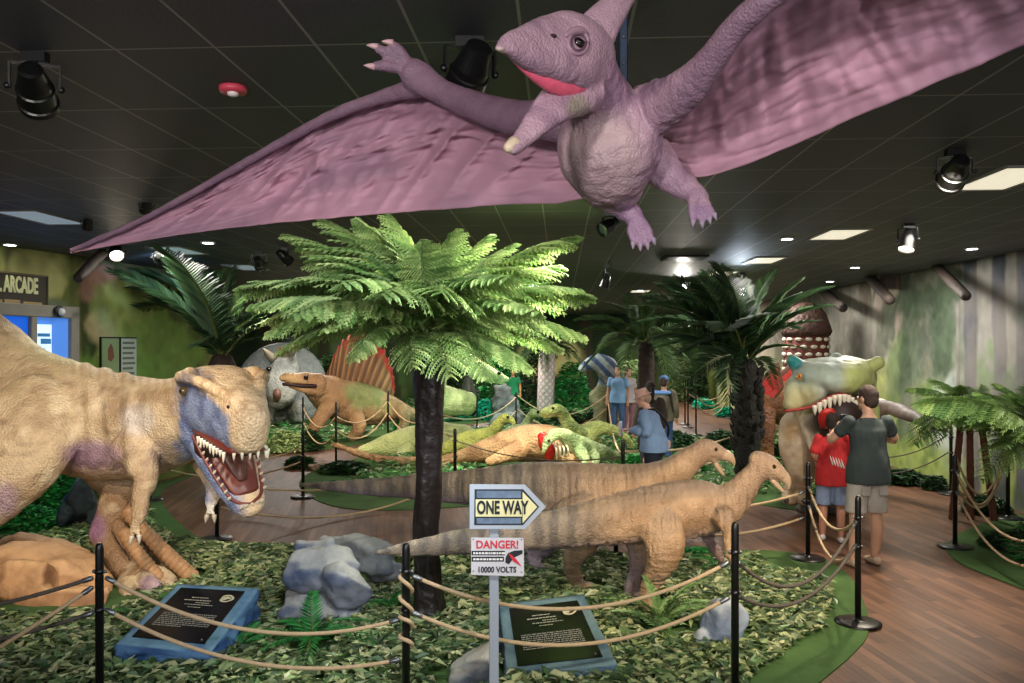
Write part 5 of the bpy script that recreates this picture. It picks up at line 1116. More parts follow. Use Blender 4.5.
def frond_palm(seed, droop=.5, n=44, wid=.25, light=(66, 94, 56), dark=(24, 46, 28), vee=.38):
    """unit-length feather-palm frond along +x with narrow stiff leaflets"""
    r = np.random.RandomState(seed); mb = MB(); T = np.linspace(0, 1, 20)
    spine = lambda t: np.array([t * (1 - .15 * droop * t), .02 * math.sin(2.5 * t + seed), .3 * t - (.3 + droop * .5) * t * t])
    mb.loft([spine(t) for t in T], [.009 * (1 - t) + .002 for t in T], n=5, sub=1, cap=False, col=lin(104, 116, 62)); V = []; Fc = []; C = []
    for i in range(n):
        t = .12 + .88 * i / (n - 1); p = spine(t); q = spine(min(t + .02, 1.0)) - spine(t - .02); q /= np.linalg.norm(q)
        w = wid * (math.sin(math.pi * min(.2 + t * .74, 1)) ** .6) * r.uniform(.85, 1.1)
        for sd in (-1, 1):
            d = q * (.75 + .5 * t) + np.array([0, sd, 0]) + np.array([0, 0, vee + r.uniform(-.15, .15)]); d /= np.linalg.norm(d)
            side = np.cross(d, (0, 0, 1)); side /= np.linalg.norm(side); hw = .0065 if n > 30 else .016
            a = p; mid = p + d * w * .5; e = p + d * w - np.array([0, 0, .22 * w]); tone = r.uniform(0, 1); c = lin(*dark) * (1 - tone) + lin(*light) * tone
            b0 = len(V); V += [a - side * hw * .6, a + side * hw * .6, mid + side * hw, e, mid - side * hw]; Fc.append((b0, b0 + 1, b0 + 2, b0 + 3, b0 + 4)); C += [c * .9, c * .9, c, c * 1.15, c]
    mb.add(V, Fc, np.array(C)); return mesh_of('palm_frond', *mb.data(), smooth=False)
FERNS = [frond_fern(1, .25), frond_fern(2, .5), frond_fern(3, .8)]
FERNR = [frond_fern(21, .5, light=(146, 172, 98), dark=(74, 110, 52)), frond_fern(22, .9, light=(146, 172, 98), dark=(74, 110, 52))]
PALMS = [frond_palm(4, .2), frond_palm(5, .55), frond_palm(6, 1.0)]
PALMG = [frond_palm(14, .3, 40, .24, (96, 124, 74), (40, 66, 38)), frond_palm(15, .7, 40, .24, (96, 124, 74), (40, 66, 38)), frond_palm(16, 1.1, 40, .24, (96, 124, 74), (40, 66, 38))]
SMALL = [frond_fern(31, .7, 14, .2, (84, 150, 74), (34, 92, 48), 5), frond_fern(32, 1.1, 14, .2, (84, 150, 74), (34, 92, 48), 5)]
for me in FERNS + FERNR + PALMS + PALMG + SMALL: me.materials.append(MT['frond'])
def place_frond(parent, me, root, tip=None, az=None, el=None, L=None, roll=0.0, name='frond', wide=1.0):
    root = np.asarray(root, float)
    if tip is not None:
        d = np.asarray(tip, float) - root; L = np.linalg.norm(d); az = math.atan2(d[1], d[0]); el = math.asin(d[2] / L)
        vs = me.get('end'); 
        if vs is None:
            vmax = max((v.co for v in me.vertices), key=lambda c: c.x); me['end'] = [vmax.x, vmax.z]; vs = me['end']
        L = L / math.hypot(vs[0], vs[1]); el = el - math.atan2(vs[1], vs[0])
    o = bpy.data.objects.new(name, me); COL.objects.link(o); o.parent = parent; LOC[o.name] = LOC[parent.name]
    o.location = tuple(root - LOC[parent.name])
    R = Matrix.Rotation(az, 3, 'Z') @ Matrix.Rotation(-el, 3, 'Y') @ Matrix.Rotation(roll, 3, 'X'); o.rotation_euler = R.to_euler(); o.scale = (L, L * wide, L * wide)
    return o
# the big tree fern
TF = thing('tree_fern', 'tall pale green tree fern with a dark trunk in the middle', 'tree', G(428, 619))
b0 = G(428, 619); top = P(430, 352, 6.45); mb = MB()
pts = [b0 + np.array([.0, 0, -.02]), b0 * .92 + top * .08, b0 * .7 + top * .3 + np.array([-.02, 0, 0]), b0 * .35 + top * .65, top]
mb.loft(pts, [.155, .115, .095, .105, .13], n=20, sub=10)
v, f, c = mb.data(); ang = np.arctan2(v[:, 1] - b0[1], v[:, 0] - b0[0]); 
v2 = v + np.column_stack([np.cos(ang), np.sin(ang), 0 * ang]) * (.012 * np.sin(ang * 5 + v[:, 2] * 4) + .008 * np.sin(ang * 9 - v[:, 2] * 7))[:, None]
mb.v = [v2]; part('trunk', mb, mat('fern_trunk', lin(34, 28, 28), rough=.36, var=.35, vscale=4, bump=[('noise', 10, .7, .03)]), TF)
r = random.Random(5); crown = P(430, 350, 6.45)
tips = [(236, 292, 6.3, 1), (246, 308, 6.0, 1), (262, 336, 6.1, 2), (276, 352, 6.4, 2), (285, 238, 6.8, 0), (300, 262, 6.6, 0), (322, 222, 6.9, 0), (352, 218, 6.2, 0), (385, 212, 6.7, 0), (455, 228, 6.0, 0), (488, 236, 6.9, 0), (520, 244, 6.5, 0), (582, 240, 6.7, 0), (586, 292, 6.2, 1), (592, 304, 6.7, 1), (588, 338, 6.3, 2), (560, 352, 6.7, 2), (530, 372, 6.0, 2), (495, 380, 5.6, 2), (440, 378, 5.4, 2), (395, 370, 5.5, 2), (340, 362, 5.6, 2), (300, 318, 5.4, 1), (555, 318, 5.5, 1), (470, 300, 5.1, 1), (400, 300, 5.1, 1), (350, 286, 5.2, 1), (515, 280, 5.3, 1),
        (300, 300, 7.7, 1), (380, 262, 7.9, 0), (470, 258, 7.9, 0), (550, 300, 7.6, 1), (350, 345, 7.7, 2), (500, 350, 7.7, 2), (430, 330, 8.0, 2), (420, 240, 5.6, 0), (318, 330, 5.7, 2), (565, 268, 7.1, 0), (270, 322, 6.9, 2)]
for k, (x, y, Y, kind) in enumerate(tips):
    a = crown + np.array([r.uniform(-.05, .05), r.uniform(-.05, .05), r.uniform(-.02, .12)])
    place_frond(TF, FERNS[kind], a, P(x, y, Y), roll=r.uniform(-.35, .35))
for k in range(5):
    az = r.uniform(0, 6.28); mb = MB(); a = crown + np.array([0, 0, .02]); e = a + np.array([math.cos(az) * .1, math.sin(az) * .1, .25])
    mb.loft([a, (a + e) / 2 + np.array([0, 0, .05]), e, e + np.array([math.cos(az) * .05, math.sin(az) * .05, -.03])], [.012, .011, .012, .014], n=8); part('fiddlehead', mb, mat('fiddle', lin(176, 140, 112), rough=.6), TF)
def trunk_rings(mb, a, bb, r0, r1, rings=14, rough=.15, n=14):
    a, bb = np.asarray(a), np.asarray(bb); L = []; R = []
    for i in range(rings * 2 + 1):
        t = i / (rings * 2); L.append(a * (1 - t) + bb * t); R.append((r0 * (1 - t) + r1 * t) * (1 + (rough if i % 2 else 0)))
    mb.loft(L, R, n=n, sub=1, ref=(0, 1, 0))
def palm(label, bx, cyp, Y, rad, tips, meshes, roots=None, bark=None, shaggy=0, extra=0, lenx=1.0, seed=1):
    b0 = np.array([(bx[0] - CX) / F * Y, Y, 0.0]); cr = P(bx[1], cyp, Y); t = thing('palm_tree', label, 'palm', b0); mb = MB(); trunk_rings(mb, b0, cr, rad, rad * .9)
    if shaggy:
        rr = random.Random(seed)
        for k in range(shaggy):
            z = rr.uniform(.2, cr[2]); az = rr.uniform(0, 6.28); p = b0 + (cr - b0) * (z / cr[2]) + np.array([math.cos(az), math.sin(az), 0]) * rad * .9
            cone(mb, p, (math.cos(az) * .5, math.sin(az) * .5, .8), .05, .2, None, 5)
    part('trunk', mb, bark or MT['bark'], t); rr = random.Random(seed)
    for (x, y, Yt, kind) in tips: place_frond(t, meshes[kind], cr + np.array([rr.uniform(-.05, .05), rr.uniform(-.05, .05), rr.uniform(-.06, .06)]), P(x, y, Yt), roll=rr.uniform(-.5, .5))
    for k in range(extra): place_frond(t, meshes[rr.choice((0, 1, 2))], cr, az=rr.uniform(0, 6.28), el=rr.uniform(-.2, 1.0), L=rr.uniform(.7, 1.0) * lenx, roll=rr.uniform(-.4, .4))
    return t
palm('dark green palm with long arching fronds at left, behind the pale tyrannosaur', (222, 222), 362, 12.0, .2,
     [(102, 268, 11.2, 0), (120, 286, 12.6, 1), (166, 246, 9.9, 0), (182, 262, 11.4, 0), (205, 268, 12.8, 0), (236, 262, 11.8, 0), (256, 284, 12.6, 1), (282, 306, 11.6, 1), (292, 340, 12.3, 2), (150, 316, 13.2, 2), (172, 352, 11.0, 2), (262, 330, 13.2, 2), (196, 300, 13.4, 1), (300, 326, 11.2, 1), (140, 276, 13.0, 1)], PALMS, seed=2)
palm('dark green palm with a shaggy black trunk right of the middle', (748, 746), 366, 13.0, .2,
     [(640, 302, 12.6, 1), (662, 276, 12.2, 0), (668, 330, 12.0, 2), (690, 392, 12.0, 2), (700, 268, 12.5, 0), (722, 292, 14.2, 1), (742, 276, 12.4, 0), (772, 268, 12.4, 0), (800, 292, 12.4, 1), (828, 288, 13.4, 1), (790, 330, 14.2, 2), (820, 320, 12.2, 1), (706, 410, 11.9, 2), (650, 350, 13.2, 2), (780, 392, 13.8, 2), (716, 332, 11.2, 1), (760, 316, 11.2, 1), (680, 310, 14.0, 1), (724, 262, 11.6, 0), (632, 322, 13.6, 1), (700, 360, 14.0, 2), (636, 296, 13.2, 1), (652, 282, 13.0, 0), (640, 340, 12.4, 1), (806, 276, 12.6, 0), (836, 304, 12.8, 1), (690, 276, 12.0, 0), (672, 356, 12.4, 2), (812, 350, 12.8, 2)], PALMS, shaggy=110, bark=mat('black_trunk', lin(26, 24, 20), rough=.8, var=.4, bump=[('noise', 20, .8, .03)]), seed=3)
palm('green palm with drooping fronds behind the man in the pink hat', (646, 646), 346, 16.8, .17,
     [(574, 322, 16.4, 1), (590, 352, 16.0, 2), (600, 302, 17.2, 1), (622, 292, 16.2, 0), (652, 290, 16.6, 0), (682, 304, 16.2, 1), (704, 330, 17.2, 1), (698, 372, 16.2, 2), (676, 386, 15.8, 2), (612, 380, 15.8, 2), (580, 372, 16.8, 2), (664, 392, 17.6, 2), (640, 306, 15.4, 1), (690, 350, 15.6, 2), (606, 340, 18, 1), (560, 340, 16.9, 1)], PALMG, seed=4)
# palm with a pale diamond-patterned trunk
t = thing('palm_tree', 'palm with a pale pink diamond-patterned trunk, behind the feeding dinosaurs', 'palm', G(546, 411)); b0 = G(546, 411); cr = P(547, 346, b0[1])
nu, nv = 48, 80; vs = []; cs = []
for j in range(nv):
    z = j / (nv - 1); cc = b0 * (1 - z) + cr * z; rr_ = .31 - .05 * z
    for i in range(nu):
        a = 2 * math.pi * i / nu; p = abs(math.sin(a * 4 + z * 30)); q = abs(math.sin(a * 4 - z * 30)); gv = min(p, q); e = min(1, gv * 2.2)
        vs.append(cc + np.array([math.cos(a), math.sin(a), 0]) * (rr_ * (.93 + .07 * e))); cs.append(lin(96, 84, 82) * (1 - e) + lin(214, 194, 192) * e)
fs = [(j * nu + i, j * nu + (i + 1) % nu, (j + 1) * nu + (i + 1) % nu, (j + 1) * nu + i) for j in range(nv - 1) for i in range(nu)]
mb = MB(); mb.add(vs, fs, np.array(cs)); part('trunk', mb, MT['attr'], t); rr = random.Random(9)
for k in range(16): place_frond(t, PALMG[rr.choice((0, 1, 2))], cr, az=rr.uniform(0, 6.28), el=rr.uniform(-.25, .9), L=rr.uniform(1.1, 1.6), roll=rr.uniform(-.4, .4))
# giant cone-topped cycad trunk
t = thing('cycad_trunk', 'thick cycad trunk with a brown dome top over white-spotted scales, behind the green tyrannosaur', 'tree trunk', np.array([(806 - CX) / F * 16.5, 16.5, 0])); cc = LOC[t.name]; zt = P(0, 336, 16.5)[2]
mb = MB(); mb.lathe([(.42, 0), (.43, 1), (.445, zt - .2), (.43, zt + .02)], cc, 28, lin(84, 36, 28)); part('trunk', mb, MT['barkattr'], t)
mb = MB()
for j in range(15):
    for i in range(14):
        a = 2 * math.pi * (i + .5 * (j % 2)) / 14; z = zt - .07 - j * .15; r_ = .44
        R = np.column_stack([(-math.sin(a), math.cos(a), 0), (0, 0, 1), (math.cos(a), math.sin(a), 0)]); mb.ball(cc + np.array([math.cos(a) * r_, math.sin(a) * r_, z]), (.076, .044, .03), 8, lin(196, 190, 172) * rr.uniform(.6, 1.1), R=R)
part('scales', mb, MT['barkattr'], t, kind='stuff')
mb = MB(); mb.lathe([(.46, zt), (.5, zt + .09), (.46, zt + .23), (.44, zt + .28), (.39, zt + .44), (.28, zt + .58), (.12, zt + .67), (.02, zt + .68)], cc, 28, lin(96, 58, 42)); part('dome', mb, mat('dome_brown', lin(62, 40, 32), rough=.7, var=.45, vscale=9, bump=[('cells', 9, .8, .05)]), t)
# fern trees at right
def fern_tree(label, base, crown, rad, tips, meshes, stems=1, seed=1, bark=None):
    t = thing('fern_tree', label, 'tree', base); rr = random.Random(seed)
    for s in range(stems):
        o = np.array([(s - (stems - 1) / 2) * .24, rr.uniform(-.15, .15), 0]); mb = MB(); trunk_rings(mb, base + o, crown + o * .5, rad, rad * .9, 10, .1, 10); part('trunk', mb, bark or mat('red_bark', lin(104, 62, 48), rough=.75, var=.3, bump=[('noise', 14, .7, .02)]), t)
    for (x, y, Y, k) in tips: place_frond(t, meshes[k], crown + np.array([rr.uniform(-.08, .08), rr.uniform(-.08, .08), rr.uniform(-.04, .06)]), P(x, y, Y), roll=rr.uniform(-.4, .4), wide=1.1)
    return t
fern_tree('fern tree with three slim reddish trunks near the right mural', G(975, 521), P(972, 428, 10.1), .042, [(910, 388, 9.8, 0), (918, 404, 10.4, 0), (914, 440, 9.4, 1), (932, 378, 10.6, 0), (955, 384, 9.6, 0), (984, 384, 10.2, 0), (1010, 392, 9.6, 0), (1026, 402, 9.8, 0), (1040, 428, 9.4, 1), (926, 424, 9.2, 0), (980, 400, 8.8, 0), (1020, 440, 9.0, 1)], FERNR, 3, 6)
fern_tree('fern tree at the right edge with long drooping fronds', np.array([(1032 - CX) / F * 8.4, 8.4, 0]), P(1034, 452, 8.4), .055, [(930, 408, 8.0, 0), (946, 420, 8.3, 0), (975, 392, 8.6, 0), (1005, 384, 8.2, 0), (1040, 380, 8.0, 0), (1000, 482, 7.8, 1), (1070, 400, 8.2, 0), (1096, 430, 8.1, 1), (985, 446, 8.0, 1), (1060, 470, 7.7, 1)], FERNR, 1, 8, mat('mauve_bark', lin(98, 66, 70), rough=.75, var=.3, bump=[('noise', 14, .7, .02)]))
# black drooping plant on the post at right
bp_ = thing('drooping_plant', 'dark drooping leaves hanging beside the right fern trunks', 'plant', P(950, 426, 10.6))
BLK = frond_palm(44, 1.2, 16, .3, (20, 34, 22), (10, 18, 12), .0); BLK.materials.append(MT['frond'])
for tip in ((914, 446, 10.3), (926, 440, 10.9), (934, 448, 10.2), (940, 420, 10.8), (920, 432, 10.5)): place_frond(bp_, BLK, P(956, 424, 10.6), P(*tip), name='leaf_spray')
# low ferns and bushes
def small_fern(x, y, size, label, mesh=SMALL, n=9, seed=1, z=0.0, name='small_fern', el=(.25, 1.0)):
    b0 = G(x, y, z); t = thing(name, label, 'fern', b0); rr = random.Random(seed)
    for k in range(n): place_frond(t, mesh[k % len(mesh)], b0 + np.array([0, 0, .01]), az=k * 2 * math.pi / n + rr.uniform(-.3, .3), el=rr.uniform(*el), L=size * rr.uniform(.75, 1.15), roll=rr.uniform(-.3, .3), wide=1.2)
    return t
BRIGHT = [frond_palm(61, .8, 16, .2, (70, 160, 80), (30, 104, 50), .25), frond_palm(62, 1.2, 16, .2, (70, 160, 80), (30, 104, 50), .25)]
PALEG = [frond_palm(63, .5, 20, .13, (150, 180, 116), (80, 124, 66), .2), frond_palm(64, 1.0, 20, .13, (150, 180, 116), (80, 124, 66), .2)]
for me in BRIGHT + PALEG:
    me.materials.append(MT['frond'])
small_fern(312, 648, .46, 'bright green fern in front of the big grey boulder', BRIGHT, seed=1, n=12, el=(.35, 1.1))
small_fern(392, 612, .3, 'small green fern beside the tree fern trunk', BRIGHT, seed=2)
small_fern(662, 634, .50, 'pale green fern below the nearer brown dinosaur\'s foot', PALEG, n=15, seed=3, el=(.35, 1.25))
small_fern(722, 572, .3, 'bright green fern under the nearer brown dinosaur\'s hands', BRIGHT, seed=4)
small_fern(172, 610, .24, 'small green fern at the left plaque\'s top corner', seed=5, n=6)
small_fern(240, 650, .34, 'green fern at the right side of the left plaque', BRIGHT, seed=6, n=9)
small_fern(135, 618, .22, 'small fern between the tan mound and the left plaque', seed=16, n=6)
small_fern(545, 565, .55, 'thin dark spiky plant under the brown dinosaur standing behind', [frond_palm(51, .4, 8, .1, (44, 48, 30), (24, 28, 18), .0)], n=11, seed=7, name='spiky_plant', el=(.6, 1.3))
for me in bpy.data.meshes:
    if me.name.startswith('palm_frond') and not me.materials: me.materials.append(MT['frond'])
def bush(x, y, rpx, hpx, label, pal, n=260, size=.16, seed=1, z=0):
    b0 = G(x, y); Y = b0[1]; rx, hz = rpx / F * Y, hpx / F * Y; r_ = np.random.RandomState(seed)
    u = r_.normal(size=(n, 3)); u /= np.linalg.norm(u, axis=1)[:, None]; u *= r_.uniform(.55, 1, n)[:, None] ** .5; u[:, 2] = np.abs(u[:, 2])
    mb = leaves(np.column_stack([b0[0] + u[:, 0] * rx, b0[1] + u[:, 1] * rx * .8]), size * min(Y, 16) / 10, pal, .02, seed, u[:, 2] * hz)
    t = thing('leafy_bush', label, 'bush', b0); part('foliage', mb, MT['leaf'], t, smooth=False)
    mb = MB(); mb.loft([b0, b0 + np.array([0, 0, hz * .6])], [.03, .02], n=6, sub=1); part('stem', mb, MT['bark'], t)
PT = np.array([lin(30, 170, 140), lin(44, 190, 150), lin(24, 120, 90), lin(60, 200, 170)]); PD = np.array([lin(36, 62, 38), lin(50, 84, 46), lin(28, 48, 30), lin(66, 100, 56)]); PB = np.array([lin(34, 130, 62), lin(48, 150, 72), lin(28, 96, 46), lin(80, 150, 80)]); PP = np.array([lin(150, 170, 116), lin(170, 186, 136), lin(112, 140, 84)])  # PT carries teal light in the leaf colour
for k, a in enumerate([(458, 421, 12, 22, 'teal-lit bush left of the dark bottle-shaped trunk', PT), (486, 420, 11, 20, 'teal-lit bush right of the dark bottle-shaped trunk', PT), (446, 414, 8, 20, 'teal-lit bush far back beside the tree fern trunk', PT),
    (20, 534, 46, 26, 'vivid green bush under the pale tyrannosaur\'s tail', PB), (62, 518, 24, 46, 'vivid green bush left of the dark boulder', PB), (40, 522, 20, 50, 'tall vivid green bush before the blue doorway', PB), (118, 516, 14, 18, 'pale leafy bush right of the dark boulder', PP),  # green light on these left bushes is put into the PB leaf colour
    (286, 452, 20, 20, 'round green bush below the grey frilled dinosaur', PP), (262, 450, 14, 16, 'green bush left of the sail-backed dinosaur\'s feet', PB), (310, 451, 12, 20, 'small green bush under the sail-back\'s chin', PD),
    (640, 470, 22, 14, 'bright green bush behind the man in the pink hat', PB), (688, 470, 18, 16, 'bright green bush behind the brown beak', PB), (672, 452, 26, 20, 'dark green bush beside the far path', PD), (722, 452, 20, 20, 'dark green bush below the shaggy palm', PD),
    (703, 409, 11, 10, 'teal-lit bush at the far path bend', PT), (724, 417, 8, 9, 'teal-lit bush just left of the shaggy palm', PT), (770, 462, 20, 18, 'dark bush behind the brown beaked heads', PD), (905, 484, 22, 12, 'dark green bush at the foot of the right mural', PD), (935, 490, 11, 12, 'dark bush left of the fern trunks', PD), (986, 513, 22, 14, 'dark green bush under the three fern trunks', PD), (1012, 548, 30, 14, 'dark green bush under the slack ropes at the right edge', PD),
    (560, 424, 26, 14, 'dark green bush behind the feeding dinosaurs', PD), (520, 420, 16, 10, 'dark bush at the foot of the grey rock heap', PD), (598, 420, 16, 10, 'dark bush in front of the striped dinosaur', PD), (300, 468, 14, 10, 'pale bush at the left tip of the middle island', PD), (345, 473, 26, 9, 'dark leafy bush under the lying dinosaur\'s tail', PD),
    (640, 405, 14, 9, 'green bush far back below the middle palm', PB), (136, 420, 12, 60, 'pale bushy plant in front of the wall posters', PP), (700, 560, 22, 8, 'low green bush between the brown dinosaur legs', PB), (404, 434, 10, 18, 'green bush behind the sail-back\'s tail', PB),
    (455, 413, 24, 52, 'tall dark jungle bush behind the dark bottle-shaped trunk', PD), (500, 411, 22, 60, 'tall jungle bush behind the grey rock heap', PB), (535, 409, 22, 66, 'tall dark bush behind the diamond-patterned palm trunk', PD), (572, 411, 20, 50, 'tall green bush between the diamond-trunk palm and the striped dinosaur', PB), (632, 407, 20, 48, 'tall bush behind the far visitors', PP), (680, 401, 18, 44, 'tall pale bush at the end of the far path', PP), (698, 404, 11, 46, 'tall dark bush behind the far path bend', PD),
    (372, 413, 24, 60, 'tall dark bush behind the sail', PD), (330, 411, 20, 58, 'tall bush behind the green-topped visitor', PD)]):
    bush(*a, n=int(140 + 5.5 * a[2] * a[3] ** .6), seed=60 + k, size=.13)

# ---------------------------------------------------------------- rocks, plaques, signs
def rock(name, label, lofts, col, voxel=.02, rough=.05, facet=.09, seed=1, cat='rock'):
    mb = MB()
    rc = np.random.RandomState(seed * 3 + 1)
    for L in lofts:
        mb.px(L, .9, n=16, power=2.6); v = mb.v[-1]; cc = v.mean(0)
        for _ in range(11):
            d = rc.normal(size=3); d[2] *= .8; d /= np.linalg.norm(d); pr = (v - cc) @ d; h = pr.max() * rc.uniform(.55, .85); v -= np.maximum(pr - h, 0)[:, None] * d
        mb.v[-1] = v
    def disp(V, Nn):
        q = fbm(V * 2.6 + seed, 3); st = np.abs(q - .5) * 2; return (.3 - st) * facet * .8 + (fbm(V * 9 + seed, 3) - .5) * rough
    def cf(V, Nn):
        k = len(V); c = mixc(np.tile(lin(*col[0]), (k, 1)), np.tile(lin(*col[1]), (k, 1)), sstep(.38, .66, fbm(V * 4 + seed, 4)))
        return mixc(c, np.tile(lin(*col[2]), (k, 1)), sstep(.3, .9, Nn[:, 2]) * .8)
    f = fuse(mb, voxel * .8, 1, disp, cf); f.v[0][:, 2] = np.maximum(f.v[0][:, 2], .003); return solo(name, label, cat, f, MT['rock'])
GREYB = ((110, 114, 126), (62, 76, 104), (164, 164, 158)); BLUEB = ((78, 96, 124), (48, 62, 88), (128, 140, 156)); DARKB = ((34, 40, 54), (24, 28, 38), (58, 66, 84)); SANDB = ((178, 134, 94), (132, 94, 64), (200, 160, 118))
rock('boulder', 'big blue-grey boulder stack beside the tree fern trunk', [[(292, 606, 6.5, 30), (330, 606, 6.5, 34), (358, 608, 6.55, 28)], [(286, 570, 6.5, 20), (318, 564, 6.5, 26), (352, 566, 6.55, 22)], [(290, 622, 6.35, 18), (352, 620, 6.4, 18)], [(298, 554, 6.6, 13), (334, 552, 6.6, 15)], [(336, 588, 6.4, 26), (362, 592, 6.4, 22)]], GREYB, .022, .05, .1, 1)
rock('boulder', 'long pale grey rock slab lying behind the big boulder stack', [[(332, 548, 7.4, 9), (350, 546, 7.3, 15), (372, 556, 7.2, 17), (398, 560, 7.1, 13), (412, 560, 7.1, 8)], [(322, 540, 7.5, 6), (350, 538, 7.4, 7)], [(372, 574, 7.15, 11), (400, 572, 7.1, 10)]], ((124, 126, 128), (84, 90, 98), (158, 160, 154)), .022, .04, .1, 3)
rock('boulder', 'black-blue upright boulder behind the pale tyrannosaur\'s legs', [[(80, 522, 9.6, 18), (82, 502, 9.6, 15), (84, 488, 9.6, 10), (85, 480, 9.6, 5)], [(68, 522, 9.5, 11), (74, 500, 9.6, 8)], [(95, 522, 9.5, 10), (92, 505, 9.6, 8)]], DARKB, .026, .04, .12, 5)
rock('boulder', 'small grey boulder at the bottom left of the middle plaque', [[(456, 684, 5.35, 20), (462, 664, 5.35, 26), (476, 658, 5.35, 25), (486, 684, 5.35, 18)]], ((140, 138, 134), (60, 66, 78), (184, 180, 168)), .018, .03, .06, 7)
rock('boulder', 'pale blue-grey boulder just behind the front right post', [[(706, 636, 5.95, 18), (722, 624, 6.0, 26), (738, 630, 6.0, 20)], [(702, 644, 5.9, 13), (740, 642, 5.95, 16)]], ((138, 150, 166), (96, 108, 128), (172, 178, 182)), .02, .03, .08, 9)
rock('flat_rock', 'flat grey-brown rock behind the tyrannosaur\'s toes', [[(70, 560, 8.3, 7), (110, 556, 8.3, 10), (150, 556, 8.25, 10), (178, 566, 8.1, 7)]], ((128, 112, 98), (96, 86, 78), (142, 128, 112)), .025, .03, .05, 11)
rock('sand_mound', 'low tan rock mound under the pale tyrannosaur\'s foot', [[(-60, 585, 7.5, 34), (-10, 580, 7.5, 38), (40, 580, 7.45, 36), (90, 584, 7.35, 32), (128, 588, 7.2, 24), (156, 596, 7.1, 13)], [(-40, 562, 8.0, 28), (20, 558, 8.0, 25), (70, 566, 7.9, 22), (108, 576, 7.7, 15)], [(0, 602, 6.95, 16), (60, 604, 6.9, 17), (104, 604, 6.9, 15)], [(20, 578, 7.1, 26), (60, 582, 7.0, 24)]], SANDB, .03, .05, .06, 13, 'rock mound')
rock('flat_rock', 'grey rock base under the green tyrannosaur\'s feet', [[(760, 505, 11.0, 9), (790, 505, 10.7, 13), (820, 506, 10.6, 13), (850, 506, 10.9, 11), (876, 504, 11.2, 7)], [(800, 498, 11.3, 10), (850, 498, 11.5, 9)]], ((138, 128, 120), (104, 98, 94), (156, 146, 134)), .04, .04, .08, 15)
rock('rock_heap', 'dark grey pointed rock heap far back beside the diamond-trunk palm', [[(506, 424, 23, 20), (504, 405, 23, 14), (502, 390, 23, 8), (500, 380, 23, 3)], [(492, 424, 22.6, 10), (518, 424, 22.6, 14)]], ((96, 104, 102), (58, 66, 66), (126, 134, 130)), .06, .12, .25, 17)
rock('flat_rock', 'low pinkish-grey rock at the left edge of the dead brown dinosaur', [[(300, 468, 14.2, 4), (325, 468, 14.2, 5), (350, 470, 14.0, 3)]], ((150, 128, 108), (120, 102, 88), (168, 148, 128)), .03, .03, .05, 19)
# dark tapered trunk shaped like a bottle
b0 = G(468, 419); Y0 = b0[1]; k_ = Y0 / F
mb = MB(); mb.lathe([(10.5 * k_, 0), (10.2 * k_, 14 * k_), (9.5 * k_, 24 * k_), (6 * k_, 34 * k_), (3.4 * k_, 42 * k_), (2.8 * k_, 58 * k_), (3.2 * k_, 62 * k_)], b0, 20); t = thing('tree_stump', 'dark green bottle-shaped tree trunk between the teal-lit bushes', 'tree trunk', b0)
part('trunk', mb, mat('bottle_bark', lin(40, 48, 34), rough=.5, var=.35, vscale=3, bump=[('noise', 6, .5, .04)]), t)
mb = MB(); mb.ball(b0 + np.array([0, 0, 64 * k_]), (4.2 * k_, 4.2 * k_, 4.5 * k_)); part('knob_top', mb, MT['bark'], t)
